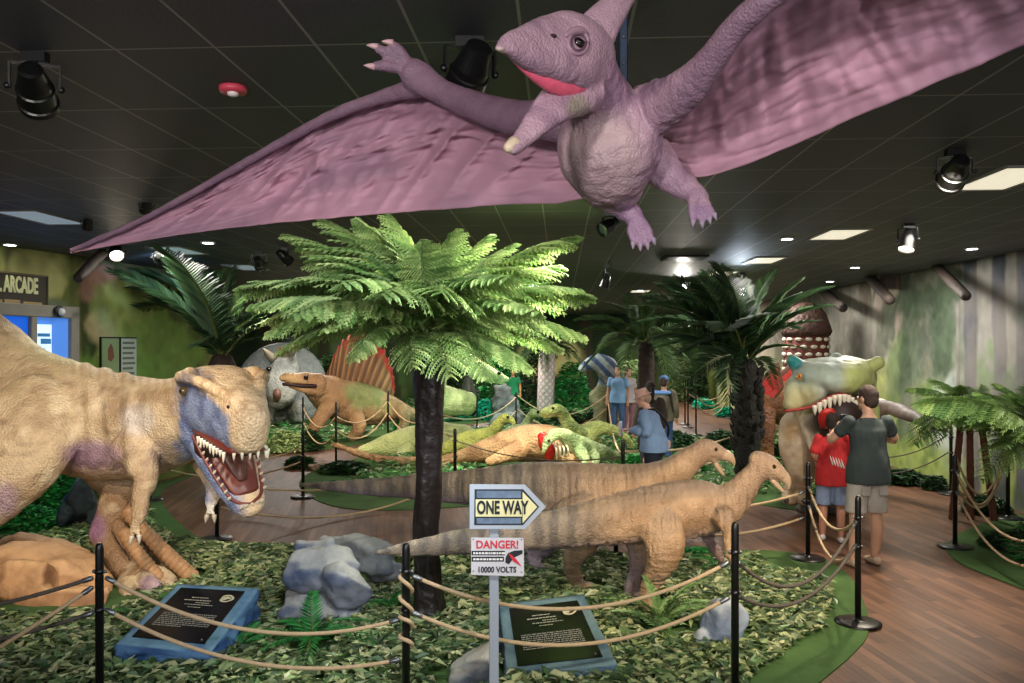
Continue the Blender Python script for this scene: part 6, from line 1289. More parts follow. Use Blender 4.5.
# information plaques set in painted stone
def plaque(label, tl, tr, br, bl, base_drop, face, side, text_tilt=1):
    TLp, TRp, BRp, BLp = [np.asarray(p, float) for p in (tl, tr, br, bl)]; t = thing('plaque', label, 'plaque', ((BLp + BRp) / 2) * np.array([1, 1, 0])); nrm = unit(np.cross(BRp - BLp, TLp - BLp)); cen = (TLp + TRp + BRp + BLp) / 4
    nu = 24; g = []
    for j in range(nu + 1):
        for i in range(nu + 1):
            u, v = i / nu, j / nu; g.append((BLp * (1 - u) + BRp * u) * (1 - v) + (TLp * (1 - u) + TRp * u) * v)
    g = np.array(g); mb = MB(); low = g.copy(); low[:, 2] = .002; low[:, :2] = cen[:2] + (low[:, :2] - cen[:2]) * 1.04; n1 = nu + 1; fs = [(j * n1 + i, j * n1 + i + 1, (j + 1) * n1 + i + 1, (j + 1) * n1 + i) for j in range(nu) for i in range(nu)]
    border = [i for i in range(n1)] + [j * n1 + nu for j in range(1, n1)] + [nu * n1 + i for i in range(nu - 1, -1, -1)] + [j * n1 for j in range(nu - 1, 0, -1)]
    tiers = 14; vs = list(g); nb = len(border); base = len(g)
    for k in range(1, tiers + 1):
        s_ = k / tiers
        for q, bi in enumerate(border):
            p = g[bi] * (1 - s_) + low[bi] * s_; o = unit(np.array([g[bi][0] - cen[0], g[bi][1] - cen[1], 0])); n_ = fbm(np.array([[p[0] * 5, p[1] * 5, p[2] * 16]]), 3)[0]
            vs.append(p + o * ((math.floor(n_ * 8) / 8 - .5) * .10 + .02) * math.sin(math.pi * min(s_ * .9 + .05, 1)))
    for q in range(nb):
        a, bb = border[q], border[(q + 1) % nb]; fs.append((a, base + q, base + (q + 1) % nb, bb))
        for k in range(tiers - 1): fs.append((base + k * nb + q, base + (k + 1) * nb + q, base + (k + 1) * nb + (q + 1) % nb, base + k * nb + (q + 1) % nb))
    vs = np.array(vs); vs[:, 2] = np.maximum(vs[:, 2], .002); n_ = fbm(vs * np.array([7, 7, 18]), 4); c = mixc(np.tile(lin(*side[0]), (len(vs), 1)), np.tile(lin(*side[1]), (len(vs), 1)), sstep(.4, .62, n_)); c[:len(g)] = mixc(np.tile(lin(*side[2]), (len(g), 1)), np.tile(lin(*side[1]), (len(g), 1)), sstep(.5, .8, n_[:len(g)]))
    mb.add(vs, fs, c); part('stone_base', mb, MT['rock'], t)
    def at(u, v, h=.008): return (BLp * (1 - u) + BRp * u) * (1 - v) + (TLp * (1 - u) + TRp * u) * v + nrm * h
    fu = face; mb = MB()
    q = [at(fu[0], fu[2], .009), at(fu[1], fu[2], .009), at(fu[1], fu[3], .009), at(fu[0], fu[3], .009)]; q2 = [p - nrm * .01 for p in q]
    mb.add(q + q2, [(0, 1, 2, 3), (0, 4, 5, 1), (1, 5, 6, 2), (2, 6, 7, 3), (3, 7, 4, 0)]); part('black_panel', mb, mat('gloss_black', lin(10, 10, 11), rough=.22, spec=.5), t, smooth=False)
    def A(u, v, h=.0105): return at(fu[0] + (fu[1] - fu[0]) * u, fu[2] + (fu[3] - fu[2]) * v, h)
    def dash(mb, u0, u1, v0, v1):
        mb.add([A(u0, v0), A(u1, v0), A(u1, v1), A(u0, v1)], [(0, 1, 2, 3)])
    rr = random.Random(len(label)); TX = mat('plaque_text', lin(190, 182, 160), rough=.5); TS = mat('plaque_small_text', lin(150, 145, 132), rough=.5)
    for v, u0, u1, th in ((.80, .30, .55, .014), (.745, .22, .62, .016), (.70, .42, .62, .012), (.66, .28, .70, .012), (.61, .36, .55, .01)):
        u = u0; mb = MB()
        while u < u1: w_ = rr.uniform(.02, .06); dash(mb, u, min(u + w_, u1), v, v + th); u += w_ + .008
        part('text_line', mb, TX, t, smooth=False)
    for k in range(8):
        u = .10; v = .47 - k * .034; mb = MB()
        while u < (.88 if k < 7 else .5): w_ = rr.uniform(.015, .06); dash(mb, u, min(u + w_, .88), v, v + .017); u += w_ + .01
        part('text_line', mb, TS, t, smooth=False)
    mb = MB(); ring = [(.5 + .5 * math.cos(a) * (1 + .12 * math.cos(3 * a)), .5 + .45 * math.sin(a)) for a in np.linspace(0, 2 * math.pi, 26)[:-1]]
    LG = lambda u, v, h=.0105: A(.72 + u * .2, .74 + v * .17, h)
    inn = [(.5 + (u - .5) * .72, .5 + (v - .5) * .66) for u, v in ring]; n = len(ring)
    mb.add([LG(*p) for p in ring] + [LG(*p) for p in inn], [(i, (i + 1) % n, n + (i + 1) % n, n + i) for i in range(n)])
    sk = [(.14, .42), (.24, .66), (.45, .76), (.62, .7), (.84, .56), (.9, .42), (.7, .44), (.52, .4), (.5, .3), (.34, .26), (.2, .3)]; mb.add([LG(*p) for p in sk], [tuple(range(len(sk)))])
    part('skull_emblem', mb, mat('emblem_cream', lin(206, 196, 160), rough=.5), t, smooth=False)
    mb = MB(); mb.ball(A(.93, .05, .01), .008, 8); part('screw', mb, MT['steel'], t)
    return t
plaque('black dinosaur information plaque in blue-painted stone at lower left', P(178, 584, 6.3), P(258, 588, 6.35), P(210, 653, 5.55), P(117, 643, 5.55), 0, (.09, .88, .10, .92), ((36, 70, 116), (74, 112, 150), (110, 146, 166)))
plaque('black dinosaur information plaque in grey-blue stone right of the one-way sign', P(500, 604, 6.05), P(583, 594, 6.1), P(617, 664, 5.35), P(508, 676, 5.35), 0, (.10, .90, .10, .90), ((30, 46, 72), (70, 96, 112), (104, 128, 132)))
# sign post
SY = 4.75; sb = np.array([(494 - CX) / F * SY, SY, 0.0]); SG = thing('sign_post', 'pale metal post carrying the one-way arrow and the danger board', 'sign', sb)
k_ = SY / F; mb = MB(); tz = P(0, 500, SY)[2]; mb.box((sb[0], sb[1], tz / 2), (9.5 * k_, .03, tz), bev=.004); part('post', mb, mat('grey_paint', lin(150, 158, 172), rough=.5), SG, smooth=False)
def SM(x, y, off): p = P(x, y, SY); return Matrix(((1, 0, 0, p[0]), (0, 0, -1, p[1] - off), (0, 1, 0, p[2]), (0, 0, 0, 1)))
def spoly(name, pts, off, th, m, parent):
    cx_ = sum(p[0] for p in pts) / len(pts); cy_ = sum(p[1] for p in pts) / len(pts); mb = MB(); mb.prism([((x - cx_) * k_, -(y - cy_) * k_) for x, y in pts], th, SM(cx_, cy_, off)); return part(name, mb, m, parent, smooth=False)
ar = spoly('arrow_board', [(470, 483.5), (525, 484), (545.5, 505.5), (525, 527.5), (470, 527.5)], .040, .022, mat('frame_grey', lin(168, 176, 190), rough=.5), SG)
spoly('arrow_face', [(475, 488), (523, 488), (539, 505.5), (523, 523.5), (474.5, 523.5)], .042, .004, mat('face_black', lin(26, 32, 42), rough=.5), ar)
cream = mat('face_cream', lin(224, 218, 168), rough=.5, var=.12, vscale=9)
spoly('cream_band', [(476, 498), (522, 498), (522, 515), (476, 515)], .0445, .003, cream, ar); spoly('arrow_head', [(522.5, 490.5), (537, 505.5), (522.5, 521.5)], .0445, .003, cream, ar)
weath = mat('face_weathered', lin(96, 114, 138), rough=.6, var=.5, vscale=14)
spoly('band_top', [(477, 489.5), (521, 489.5), (521, 496.5), (477, 496.5)], .0445, .003, weath, ar); spoly('band_bottom', [(477, 516.5), (521, 516.5), (521, 522), (477, 522)], .0445, .003, weath, ar)
ink = mat('ink_dark', lin(28, 32, 40), rough=.6)
part('lettering', text_mb('ONE WAY', 18 * k_, SM(502.5, 506.5, .048), .002, .0034, wfac=.60), ink, ar, smooth=False)
db = spoly('danger_board', [(471.5, 536.5), (523, 537), (523.5, 538), (524, 573), (523, 574.5), (471.5, 573)], .038, .016, mat('board_white', lin(200, 198, 206), rough=.5, var=.05), SG)
redm = mat('sign_red', lin(200, 40, 56), rough=.5)
part('danger_lettering', text_mb('DANGER!', 11 * k_, SM(497.5, 543.2, .041), .002, .0012, wfac=.90), redm, db, smooth=False)
for (a, bb) in (((472, 549.2), (505, 553.6)), ((472, 555), (504, 559.8))): spoly('black_strip', [(a[0], a[1]), (bb[0], a[1]), (bb[0], bb[1]), (a[0], bb[1])], .0395, .002, MT['blackmatte'], db)
mb = MB(); rr = random.Random(3)
for y in (551.4, 557.4):
    x = 473.5
    while x < 502:
        w_ = rr.uniform(1.2, 3.6); p = P(x, y, SY); mb.box((p[0] + w_ * k_ / 2, SY - .0415, p[2]), (w_ * k_, .002, 1.9 * k_)); x += w_ + .7
part('strip_text', mb, mat('ink_white', lin(226, 226, 228), rough=.5), db, smooth=False)
spoly('shock_figure', [(505.5, 556), (508, 551.5), (514, 549), (522.5, 548.5), (522.5, 552), (514, 556), (509, 562.5), (505.5, 561)], .0395, .002, ink, db)
spoly('red_bolt', [(508.5, 551.5), (511.5, 553), (516, 557), (521.5, 564.5), (513, 559.5)], .0415, .002, redm, db)
part('volts_lettering', text_mb('10000 VOLTS', 8 * k_, SM(497, 568.0, .041), .002, .0012, wfac=.84), ink, db, smooth=False)
for (x, y) in ((473.5, 539), (521.5, 539.5), (473.5, 571), (521.5, 572)): mb = MB(); mb.ball(P(x, y, SY - .04), .004, 8); part('screw', mb, MT['steel'], db)

# ---------------------------------------------------------------- rope barriers
sp0 = thing('stanchion', 'x', 'barrier post', (0, 0, 0), 'black rope barrier posts')
mb = MB(); mb.lathe([(.024, .0), (.024, .96), (.022, .985), (.014, 1.0)], (0, 0, 0), 16); part('pole', mb, MT['black'], sp0)
mb = MB(); mb.lathe([(.175, 0), (.175, .008), (.15, .018), (.06, .026), (.03, .03), (.03, .04)], (0, 0, 0), 32); part('base', mb, MT['black'], sp0)
for z in (.83, .60):
    mb = MB(); mb.lathe([(.0255, -.012), (.028, -.012), (.028, .012), (.0255, .012)], (0, 0, z), 16); part('collar', mb, MT['black'], sp0)
    for q in (-1, 1): mb = MB(); mb.ball((q * .034, 0, z), (.012, .008, .012), 8); part('eyelet', mb, MT['steel'], sp0)
def gnd(x, Y): return np.array([(x - CX) / F * Y, Y, .012])
PO = {'fl': (gnd(99.5, 4.89), 1.0, 'black post at lower left, in front of the tan mound'), 'fm': (gnd(406, 4.89), 1.0, 'black post with rope wound round it, in front of the tree fern'), 'fr': (gnd(735, 5.05), 1.09, 'black post in front of the pale blue-grey boulder'),
      'pr': (gnd(858, 6.42), 1.0, 'black post at the edge of the wood path, in front of the man'), 'kid': (gnd(808, 8.35), .99, 'black post left of the child'), 'rt': (gnd(955, 8.83), 1.0, 'black post standing alone on the wood path at right'),
      'rb': (gnd(1008, 10.3), 1.02, 'black post behind the slack ropes at the right edge'), 'rw': (gnd(951, 12.0), 1.0, 'black post against the yellow foot of the right mural'), 'tl': (gnd(217, 9.2), 1.0, 'black post under the pale tyrannosaur\'s jaw'),
      'mid': (gnd(616, 8.32), .9, 'black post hidden between the two brown dinosaurs'), 'tb': (gnd(150, 11.5), 1.0, 'black post on the path behind the pale tyrannosaur'), 'i1': (gnd(303, 11.75), .98, 'black post at the left tip of the middle island'), 'i2': (gnd(455, 11.6), 1.0, 'black post just right of the tree fern trunk'), 'i3': (gnd(623, 10.25), 1.0, 'black post in front of the man in the pink hat'),
      'd0': (gnd(303, 17.2), 1.1, 'thin black post in front of the sail-back\'s head'), 'd1': (gnd(336, 15.0), 1.14, 'thin black post in front of the sail-back\'s chest'), 'd2': (gnd(388, 17.2), 1.23, 'thin black post in front of the sail-back\'s tail'), 'd3': (gnd(437, 15.4), 1.45, 'thin black post touching the right side of the tree fern trunk'),
      'b1': (gnd(477, 21.6), 1.05, 'thin black post in front of the dark bottle-shaped trunk'), 'b2': (gnd(516, 20.8), 1.0, 'thin black post in front of the grey rock heap'), 'b3': (gnd(608, 20.9), 1.0, 'thin black post in front of the striped dinosaur'),
      'f1': (gnd(685, 22.5), 1.05, 'thin black post beside the far visitor in the blue cap'), 'f2': (gnd(688, 21.6), 1.08, 'second thin black post beside the far visitor in the blue cap'), 'f3': (gnd(696, 19.8), 1.1, 'thin black post at the near edge of the far path'), 'f4': (gnd(730, 24.5), 1.0, 'farthest thin black post at the far path bend'), 'm1': (gnd(750, 14.2), .85, 'black post in front of the shaggy palm'), 'm2': (gnd(770, 15.3), .8, 'black post right of the shaggy palm trunk'), 'fo': (gnd(1080, 6.4), 1.0, 'black post outside the right edge')}
first = True
for k, (p, h, lab) in PO.items():
    if k == 'fo': continue
    o = sp0 if first else dup(sp0, p, 0, lab); first = False
    o.location = tuple(p); o['label'] = lab; o.scale = (1, 1, h) if p[1] < 14 else (.85, .85, h)
def rope(a, za, bb, zb, sag, label, r=.0125, m='rope', n=22, group='swagged barrier ropes', wob=0.0):
    pa = (PO[a][0] if isinstance(a, str) else np.asarray(a, float)) + np.array([0, 0, za]); pb = (PO[bb][0] if isinstance(bb, str) else np.asarray(bb, float)) + np.array([0, 0, zb])
    d = unit((pb - pa) * np.array([1, 1, 0])); 
    if isinstance(a, str): pa = pa + d * .045
    if isinstance(bb, str): pb = pb - d * .045
    ts = np.linspace(0, 1, n); pts = [pa * (1 - t) + pb * t - np.array([0, 0, sag * 4 * t * (1 - t)]) for t in ts]
    if max(pa[1], pb[1]) > 13: r = r * 1.15
    t = thing('barrier_rope', label, 'rope', pa, group); mb = MB(); mb.loft(pts, r, n=8, sub=2, ref=(.2, .9, .1)); part('cord', mb, MT[m], t)
    if max(pa[1], pb[1]) < 9.5:
        for e, q in ((pts[0], pts[1]), (pts[-1], pts[-2])): dd = unit(q - e); mb = MB(); mb.loft([e, e + dd * .05], r * 1.25, n=8, sub=1); part('end_ferrule', mb, MT['steel'], t)
    return t
UL = lambda s: (('upper ' + s), ('lower ' + s))
def pair(a, bb, z1, z2, s1, s2, desc, zb1=None, zb2=None, **k):
    rope(a, z1, bb, z1 if zb1 is None else zb1, s1, 'upper ' + desc, **k); rope(a, z2, bb, z2 if zb2 is None else zb2, s2, 'lower ' + desc, **k)
rope('fl', .79, 'fm', .54, .19, 'upper tan rope sagging across the left plaque'); rope('fl', .60, 'fm', .30, .17, 'lower tan rope along the bottom left of the scene')
lo = np.array([-4.6, 4.6, 0]); rope(lo, .62, 'fl', .79, .12, 'upper grey rope leaving the left edge', m='darkrope'); rope(lo, .36, 'fl', .58, .10, 'lower grey rope leaving the left edge', m='darkrope'); rope(np.array([-3.3, 4.1, 0]), .28, 'fl', .74, .03, 'tan rope running slantwise down to the lower left corner')
rope('fm', .80, 'fr', .84, .24, 'upper tan rope passing in front of the middle plaque'); rope('fm', .58, 'fr', .62, .24, 'lower tan rope passing in front of the middle plaque')
pair('fr', 'pr', .83, .62, .30, .22, 'rope between the boulder-side post and the path-edge post', .80, .62, m='darkrope')
pair('pr', 'kid', .80, .60, .22, .30, 'tan rope between the path-edge post and the child\'s post', .74, .55)
pair('mid', 'kid', .62, .38, .14, .16, 'tan rope behind the nearer brown dinosaur', .68, .42)
pair('tl', 'i2', .62, .35, .22, .3, 'tan rope crossing the path behind the tree fern trunk', .55, .3)
pair('tb', 'i1', .7, .5, .2, .2, 'tan rope behind the pale tyrannosaur\'s head')
rope('i2', .82, 'i3', .78, .14, 'thin dark rope across the dead brown dinosaur', m='darkrope', r=.009); rope('i2', .35, 'i3', .3, .06, 'low dark rope below the dead brown dinosaur', m='darkrope', r=.009)
pair('d0', 'd1', .85, .55, .28, .3, 'rope below the sail-back\'s chin'); pair('d1', 'd2', .86, .6, .25, .3, 'rope across the sail-back\'s body', 1.0, .75); pair('d2', 'd3', .98, .7, .3, .3, 'rope across the sail-back\'s tail', .9, .7)
pair('d3', 'b2', .9, .55, .3, .34, 'rope in front of the teal-lit bushes', .85, .5); pair('b2', 'b3', .9, .55, .5, .5, 'rope behind the rearing green dinosaur'); rope('b3', .8, 'i3', .8, .3, 'rope running toward the man in the pink hat')
pair('f3', 'f4', .95, .75, .4, .45, 'pale rope along the far path'); pair('f1', 'f4', .9, .6, .3, .3, 'thin pale rope across the far path bend')
pair('i3', 'm1', .85, .6, .12, .14, 'tan rope behind the open brown beak', .72, .42); pair('m1', 'm2', .7, .45, .12, .14, 'rope beside the shaggy palm trunk')
pair('rt', 'fo', .82, .60, .42, .42, 'slack tan rope leaving the right edge'); pair('rt', 'rb', .96, .80, .50, .50, 'slack tan rope loop between the two right posts', .92, .86); rope('rt', .66, 'rb', .78, .42, 'inner slack tan rope loop between the two right posts')
hid = np.array([(872 - CX) / F * 12.8, 12.8, 0]); rope(hid, .45, 'rw', .86, .12, 'upper dark rope at the foot of the mural', m='darkrope', r=.010); rope(hid, .2, 'rw', .6, .12, 'lower dark rope at the foot of the mural', m='darkrope', r=.010)
# rope wound round the middle front post
mb = MB(); c0 = PO['fm'][0]; cw = thing('wound_rope', 'tan rope wound in loops round the middle front post', 'rope', c0 + np.array([0, 0, .3]))
for (z0, z1, turns, a0) in ((.80, .60, 1.6, 2.6), (.56, .38, 1.5, 3.4)):
    mb = MB(); th = np.linspace(0, turns * 2 * math.pi, 46); zz = z0 + (z1 - z0) * (th / th[-1]) + .018 * np.sin(th * 1.0)
    mb.loft([c0 + np.array([math.cos(a0 + a) * .037, math.sin(a0 + a) * .037, z]) for a, z in zip(th, zz)], .0125, n=8, sub=1, ref=(0, 0, 1)); part('coil', mb, MT['rope'], cw)

# ---------------------------------------------------------------- people
def person(label, base, height, heading, cl, pose, stoop=0.0, bulk=1.0):
    """local frame: x to the figure's left, -y forward, z up, 1.75 m tall before scaling"""
    t = thing('person', label, 'person', base); k = height / 1.75; ch_, sh_ = math.cos(heading), math.sin(heading)
    RZ = np.array([[ch_, -sh_, 0], [sh_, ch_, 0], [0, 0, 1]])
    def X(mb):
        for i, v in enumerate(mb.v): mb.v[i] = (v * k) @ RZ.T + LOC[t.name]
        return mb
    J = dict(neck=(0, .01, 1.46), head=(0, -.02, 1.615), hipL=(.09, 0, .93), hipR=(-.09, 0, .93), kneeL=(.10, -.02, .50), kneeR=(-.10, -.02, .50), ankL=(.10, .03, .085), ankR=(-.10, .03, .085),
             shL=(.185, .01, 1.41), shR=(-.185, .01, 1.41), elL=(.25, .03, 1.14), elR=(-.25, .03, 1.14), wrL=(.26, -.05, .90), wrR=(-.26, -.05, .90)); J.update(pose); J = {a: np.array(b, float) for a, b in J.items()}
    st = np.array([0, -stoop, -stoop * .25])
    for n_ in ('neck', 'head', 'shL', 'shR'): J[n_] = J[n_] + st * (1.0 if n_ != 'head' else 1.35)
    b = bulk; mb = MB(); xr = (1, 0, 0)
    mb.loft([(0, 0, .88), (0, .0, 1.0), (0, .005 - stoop * .4, 1.15), (0, -.005 - stoop * .75, 1.32), tuple(J['neck'] + (0, 0, -.06)), tuple(J['neck'])], [.10 * b, .105 * b, .095 * b, .10 * b, .07, .055], [.15 * b, .155 * b, .14 * b, .165 * b, .11, .058], ref=xr, n=18)
    hd = J['head']; tl = J.get('look', np.array([0, -1.0, 0])); tl = unit(tl); Rh = np.column_stack([np.cross(tl, (0, 0, 1)), -tl, np.cross(np.cross(tl, (0, 0, 1)), tl)])
    hp = lambda x, y, z: hd + Rh @ np.array([x, y, z])
    mb.loft([J['neck'] - (0, 0, .03), J['neck'] * .5 + hd * .5 + (0, .01, -.02), hd - (0, 0, .04)], [.056, .052, .05], ref=xr, n=12)
    mb.ball(hp(0, .012, .03), (.076, .096, .098), 16, R=Rh); mb.ball(hp(0, -.02, -.045), (.058, .07, .07), 14, R=Rh)
    mb.loft([hp(0, -.085, .022), hp(0, -.104, -.008), hp(0, -.108, -.022)], [.012, .014, .012], n=8); mb.ball(hp(0, -.078, -.092), (.028, .02, .018), 8, R=Rh)
    mb.loft([hp(-.02, -.087, -.058), hp(0, -.094, -.057), hp(.02, -.087, -.058)], .008, n=6)
    for s in (-1, 1): mb.ball(hp(s * .078, .012, -.002), (.012, .022, .032), 8, R=Rh)
    for s in 'LR':
        mb.loft([J['sh' + s], J['sh' + s] * .5 + J['el' + s] * .5, J['el' + s], J['el' + s] * .45 + J['wr' + s] * .55, J['wr' + s]], [.056 * b, .048 * b, .041, .037, .027], ref=(.2, 1, .1), n=12)
        mb.loft([J['hip' + s], J['hip' + s] * .5 + J['knee' + s] * .5, J['knee' + s], J['knee' + s] * .65 + J['ank' + s] * .35 + (0, .02, 0), J['ank' + s]], [.092 * b, .08 * b, .058, .058, .04], ref=(1, 0, 0), n=14)
        a = J['ank' + s]; sx = 1 if s == 'L' else -1; mb.loft([a + (0, .035, -.03), a + (0, -.03, -.045), a + (sx * .012, -.13, -.062)], [.036, .036, .02], [.036, .042, .04], ref=(1, 0, 0), n=10)
        d = unit(J['wr' + s] - J['el' + s]); sd = unit(np.cross(d, (0, 0, 1) if abs(d[2]) < .9 else (0, -1, 0))); up = np.cross(sd, d); w0 = J['wr' + s]
        mb.loft([w0, w0 + d * .045, w0 + d * .085], [.018, .016, .014], [.026, .038, .036], ref=sd, n=10)
        for q, L in ((-1.5, .06), (-.5, .075), (.5, .08), (1.5, .07)):
            f0 = w0 + d * .08 + sd * q * .019; mb.loft([f0, f0 + d * L * .5 - up * .008, f0 + d * L - up * .026], [.0105, .0098, .008], n=7, sub=2)
        th = w0 + d * .03 + sd * .03 * sx; mb.loft([th, th + d * .03 + sd * .022 * sx, th + d * .065 + sd * .028 * sx - up * .01], [.013, .012, .0095], n=7, sub=2)
    skin = cl['skin']
    def cf(V, Nn): return mixc(np.tile(lin(*skin), (len(V), 1)), np.tile(lin(*skin) * .8, (len(V), 1)), sstep(.45, .7, fbm(V * 5, 3)))
    f = fuse(mb, .0115, 3, None, cf); part('body', X(f), MT['body'], t)
    for s in (-1, 1):
        m1 = MB(); m1.ball(hp(s * .031, -.079, .016), (.013, .009, .009), 10, lin(230, 226, 220), R=Rh); m1.ball(hp(s * .031, -.086, .016), (.006, .004, .006), 8, lin(40, 30, 24), R=Rh); part('eye', X(m1), MT['eye'], t)
    def garment(name, lofts, voxel, col, folds=.012, label=None):
        m1 = MB()
        for q_, (p, rv, rd, ref) in enumerate(lofts): m1.loft(p, rv, rd, ref=ref, n=18, cap=(q_ > 0 and name not in ('shorts', 'trousers')))
        V0 = fuse(m1, voxel, 3, lambda V, Nn: (fbm(V * np.array([11, 11, 5]) + 3, 3) - .45) * folds * 2, lambda V, Nn: mixc(np.tile(lin(*col), (len(V), 1)), np.tile(lin(*col) * .78, (len(V), 1)), sstep(.45, .7, fbm(V * 3, 3))))
        return part(name, X(V0), MT['cloth'], t, label=label)
    sl = cl.get('sleeve', .5); L = []; hem = cl.get('hem', .86); wdn = cl.get('wide', 1.0)
    L.append(([(0, 0, hem - .035), (0, .0, 1.0), (0, .005 - stoop * .4, 1.15), (0, -.003 - stoop * .75, 1.32), tuple(J['neck'] + (0, .0, -.07)), tuple(J['neck'] + (0, 0, -.015))], np.array([.160, .148, .126, .122, .088, .066]) * b * wdn, np.array([.216, .204, .172, .185, .13, .07]) * b * np.array([wdn, wdn, 1, 1, 1, 1]), xr))
    for s in 'LR':
        e = J['el' + s]; a = J['sh' + s]
        if sl <= 1: L.append(([a + (0, 0, .0), a * (1 - sl * .5) + e * sl * .5, a * (1 - sl) + e * sl], [.064 * b, .064 * b, .066 * b], None, (.2, 1, .1)))
        else: q = J['wr' + s]; L.append(([a, a * .5 + e * .5, e, e * .4 + q * .6, e * .08 + q * .92], [.076 * b, .07 * b, .062, .056, .044], None, (.2, 1, .1)))
    top = garment(cl.get('topname', 'shirt'), L, .013, cl['top'])
    L = []; le = cl.get('leg', .8)
    L.append(([(0, 0, .80), (0, 0, .92), (0, 0, 1.0)], [.115 * b, .115 * b, .10 * b], [.165 * b, .165 * b, .145 * b], xr))
    for s in 'LR':
        h_, kn, an = J['hip' + s], J['knee' + s], J['ank' + s]
        if le <= 1: L.append(([h_, h_ * (1 - le * .5) + kn * le * .5, h_ * (1 - le) + kn * le], [.092 * b, .098 * b, .098 * b], None, xr))
        else: L.append(([h_, h_ * .5 + kn * .5, kn, kn * .4 + an * .6, an * .95 + kn * .05], [.105 * b, .09 * b, .072, .064, .062], None, xr))
    garment(cl.get('bottomname', 'shorts'), L, .013, cl['bottom'])
    for s in 'LR':
        a = J['ank' + s]; m1 = MB(); sx = 1 if s == 'L' else -1; m1.loft([a + (0, .05, -.042), a + (0, -.02, -.045), a + (sx * .012, -.10, -.055), a + (sx * .014, -.165, -.06)], [.04, .042, .034, .02], [.038, .046, .05, .036], ref=(1, 0, 0), n=12)
        f = fuse(m1, .009, 2); f.v[0][:, 2] = np.maximum(f.v[0][:, 2], .004); f.c[0][:] = lin(*cl['shoe']); part('shoe', X(f), MT['cloth'], t)
    if 'hair' in cl:
        m1 = MB(); m1.ball(hp(0, .022, .04), (.084, .1, .1), 18, R=Rh); m1.ball(hp(0, .05, -.01), (.078, .068, .085), 14, R=Rh)
        if cl.get('long'): m1.loft([hp(0, .06, .0), hp(0, .09, -.1), hp(0, .09, -.24)], [.05, .05, .03], [.085, .08, .06], n=14)
        f = fuse(m1, .008, 2, lambda V, Nn: (fbm(V * 40, 2) - .5) * .008); keep = f.v[0]; q = (keep - hd) @ Rh; fr = (q[:, 1] < -.055) & (q[:, 2] < .075); f.v[0][fr] = (hd + (q[fr] * np.array([.7, .6, .8])) @ Rh.T)
        f.c[0][:] = lin(*cl['hair']); part('hair', X(f), MT['cloth'], t)
    if 'hat' in cl:
        m1 = MB(); kind, col = cl['hat']
        if kind == 'bucket': m1.lathe([(.125, .035), (.135, .03), (.098, .06), (.092, .12), (.075, .145), (.01, .15)], hp(0, .01, .0), 24, lin(*col), R=Rh)
        else:
            m1.lathe([(.094, .035), (.096, .06), (.085, .11), (.05, .14), (.01, .148)], hp(0, .01, .0), 24, lin(*col), R=Rh); m1.loft([hp(0, -.06, .05), hp(0, -.12, .045), hp(0, -.16, .035)], [.008, .007, .005], [.075, .07, .045], ref=Rh[:, 0], n=12, col=lin(*col))
        part('hat' if kind == 'bucket' else 'cap', X(m1), MT['cloth'], t)
    t['X'] = 0; del t['X']
    return t, X, J, hp, Rh
AWAY = math.pi
# man seen from behind
g0 = G(868, 566); mn, X, J, hp, Rh = person('man seen from behind in a dark green t-shirt and grey shorts', g0, 1.80, AWAY + .12, dict(skin=(196, 150, 124), top=(52, 60, 59), bottom=(168, 160, 152), shoe=(172, 150, 128), hair=(52, 38, 32), sleeve=.55, leg=.95, hem=.84),
    dict(kneeL=(.13, .0, .5), ankL=(.16, .0, .085), kneeR=(-.10, -.03, .5), ankR=(-.10, -.05, .085), elR=(-.33, -.10, 1.20), wrR=(-.14, -.34, 1.30), elL=(.30, -.16, 1.20), wrL=(.10, -.36, 1.32), look=(.35, -1, -.05)), bulk=1.02)
for s in (-1, 1): m1 = MB(); m1.box((s * .085, .122, .745), (.09, .012, .09), bev=.004, col=lin(150, 143, 136)); part('back_pocket', X(m1), MT['cloth'], mn, smooth=False)
m1 = MB(); m1.box((0.02, -.42, 1.36), (.075, .012, .15), bev=.004); ph = solo('smartphone', 'small dark phone held up in front of the man in the dark green t-shirt', 'phone', X(m1), MT['black'], smooth=False)
scr = MB(); c_ = np.array([[.02, -.427, 1.36]]); scr.box((.02, -.4135, 1.36), (.066, .002, .135)); part('screen', X(scr), mat('phone_glass', lin(22, 26, 34), rough=.1), ph, smooth=False)
# child
kid, X, J, hp, Rh = person('child in a red t-shirt and denim shorts, back turned, before the green dinosaur\'s mouth', G(833, 541), 1.44, AWAY - .25, dict(skin=(186, 130, 104), top=(196, 44, 46), bottom=(140, 156, 188), shoe=(206, 200, 196), hair=(40, 28, 24), sleeve=.75, leg=1.0, hem=.80, wide=1.05),
    dict(ankL=(.13, -.05, .085), kneeL=(.12, -.05, .5), ankR=(-.09, .06, .085), elL=(.25, .02, 1.16), wrL=(.14, -.18, 1.02), elR=(-.25, .0, 1.16), wrR=(-.12, -.2, 1.06), look=(-.5, -1, .05)), bulk=1.05)
m1 = MB()
for q in range(5):
    a = np.array([-.12 + .035 * q, .145, 1.02 + .01 * q]); m1.loft([a, a + (.02, .004, .06), a + (.035, .0, .12)], [.012, .010, .003], n=6, sub=2)
part('shirt_print', X(m1), mat('print_white', lin(216, 210, 200), rough=.7), kid, label='white claw print on red shirt')
m1 = MB(); m1.lathe([(.075, -.01), (.082, .0), (.08, .015), (.07, .02)], J['neck'] + np.array([0, .005, -.02]), 20, lin(226, 214, 196)); part('collar', X(m1), MT['cloth'], kid, label='pale collar')
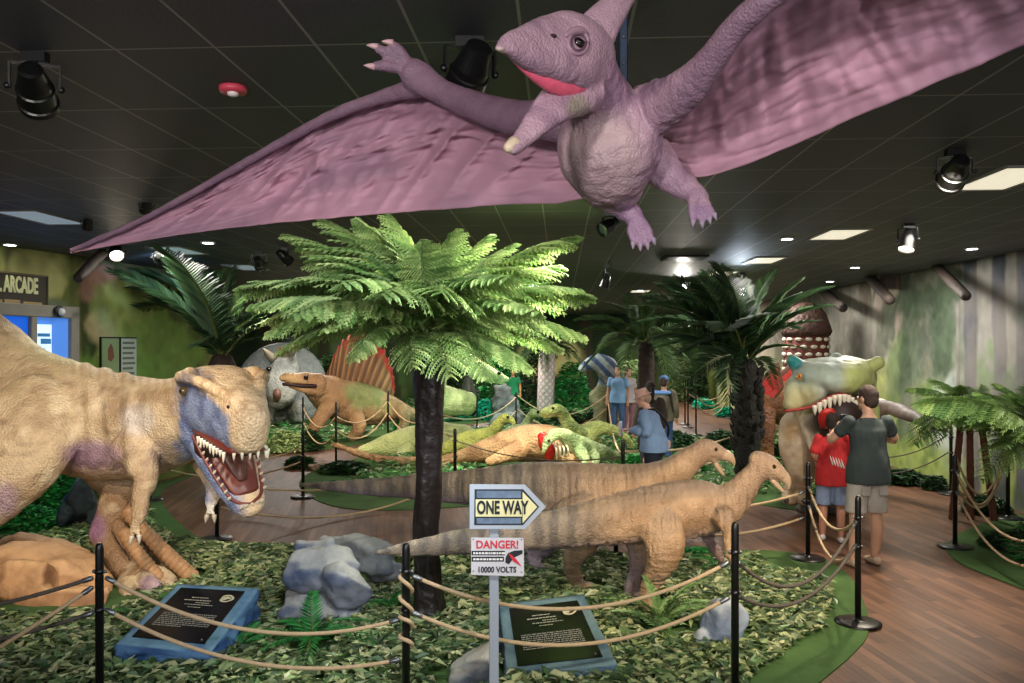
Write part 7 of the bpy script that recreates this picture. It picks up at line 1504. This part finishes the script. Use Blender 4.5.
# man in pink hat
hat, X, J, hp, Rh = person('man in a pink bucket hat and blue jacket looking down to the left', np.array([(654 - CX) / F * 10.6, 10.6, 0]), 1.66, -math.pi / 2 - .35, dict(skin=(206, 158, 140), top=(122, 152, 192), bottom=(30, 36, 56), shoe=(50, 46, 44), hair=(150, 128, 110), hat=('bucket', (200, 160, 150)), sleeve=1.5, leg=1.5, hem=.90, wide=1.12, topname='jacket', bottomname='trousers'),
    dict(elL=(.27, -.04, 1.14), wrL=(.16, -.30, 1.16), elR=(-.27, -.04, 1.14), wrR=(-.14, -.32, 1.14), look=(0, -1, -.45)), stoop=.10, bulk=1.12)
m1 = MB(); m1.loft([(.12, -.16, 1.42), (.17, .05, 1.44), (.05, .20, 1.22), (-.12, .15, 1.0)], .011, [.02] * 4, ref=(0, 1, .2), n=6, sub=5); part('shoulder_strap', X(m1), MT['blackmatte'], hat)
m1 = MB(); m1.box((.02, -.46, 1.16), (.14, .02, .2), bev=.004); o = solo('brochure', 'pale folded leaflet held by the man in the pink hat', 'leaflet', X(m1), mat('paper_lilac', lin(176, 176, 206), rough=.5, var=.1), smooth=False)
# visitors further back
far_ = [('visitor in a blue cap with a blue collar and striped brown jacket, turned away', 664, 15.4, 1.62, AWAY - .5, dict(skin=(196, 150, 124), top=(96, 90, 76), bottom=(52, 78, 122), shoe=(40, 40, 44), hair=(60, 48, 40), hat=('cap', (74, 108, 160)), sleeve=1.5, leg=1.5, topname='jacket', bottomname='trousers'), {}),
        ('dark-haired visitor half hidden behind the pink hat', 650, 13.2, 1.62, AWAY + .2, dict(skin=(180, 132, 108), top=(70, 62, 58), bottom=(40, 40, 46), shoe=(30, 30, 30), hair=(34, 28, 26), sleeve=1.5, leg=1.5, long=True, bottomname='trousers'), {}),
        ('visitor in a pale blue shirt standing far back, left of the middle palm trunk', 618, 19.6, 1.72, -.4, dict(skin=(196, 150, 124), top=(128, 170, 214), bottom=(70, 96, 140), shoe=(40, 40, 44), hair=(40, 34, 30), sleeve=.6, leg=1.5, bottomname='trousers'), {}),
        ('visitor in a white and pink shirt far back, just left of the middle palm trunk', 628, 20.0, 1.66, .5, dict(skin=(206, 158, 140), top=(206, 196, 206), bottom=(150, 110, 120), shoe=(60, 50, 50), hair=(84, 66, 52), sleeve=.6, leg=1.5, bottomname='trousers', long=True), {}),
        ('visitor in a bright green top far back, above the sail-back\'s head', 320, 23.2, 1.52, .3, dict(skin=(206, 170, 150), top=(30, 130, 84), bottom=(50, 60, 80), shoe=(40, 40, 40), hair=(196, 180, 150), sleeve=.8, leg=1.5, bottomname='trousers'), {}),
        ('visitor in a green shirt far back, left of the diamond-trunk palm', 513, 24.6, 1.5, 0.0, dict(skin=(214, 140, 100), top=(36, 140, 90), bottom=(60, 70, 60), shoe=(40, 40, 40), hair=(60, 44, 34), sleeve=.6, leg=1.5, bottomname='trousers'), {})]
for (lab, px_, Y, hgt, hdg, cl, po) in far_:
    fp, X, J, hp, Rh = person(lab, np.array([(px_ - CX) / F * Y, Y, 0]), hgt, hdg, cl, po)
    if 'blue cap' in lab:
        m1 = MB(); m1.box((0, .20, 1.20), (.30, .14, .38), bev=.05, col=lin(98, 92, 80)); m1.box((0, .16, 1.41), (.36, .2, .08), bev=.03, col=lin(100, 140, 200)); bpk = solo('backpack', 'striped brown and blue backpack on the visitor in the blue cap', 'backpack', X(m1), MT['cloth'])
        m1 = MB()
        for s in (-1, 1): m1.loft([(s * .1, .14, 1.42), (s * .12, -.06, 1.46), (s * .13, -.14, 1.3), (s * .13, -.06, 1.08)], .012, [.022] * 4, ref=(1, 0, 0), n=6, sub=4)
        part('strap', X(m1), MT['blackmatte'], bpk)
        m1 = MB(); m1.box((0, .28, 1.16), (.22, .03, .2), bev=.01, col=lin(120, 112, 96)); part('front_pocket', X(m1), MT['cloth'], bpk, smooth=False)
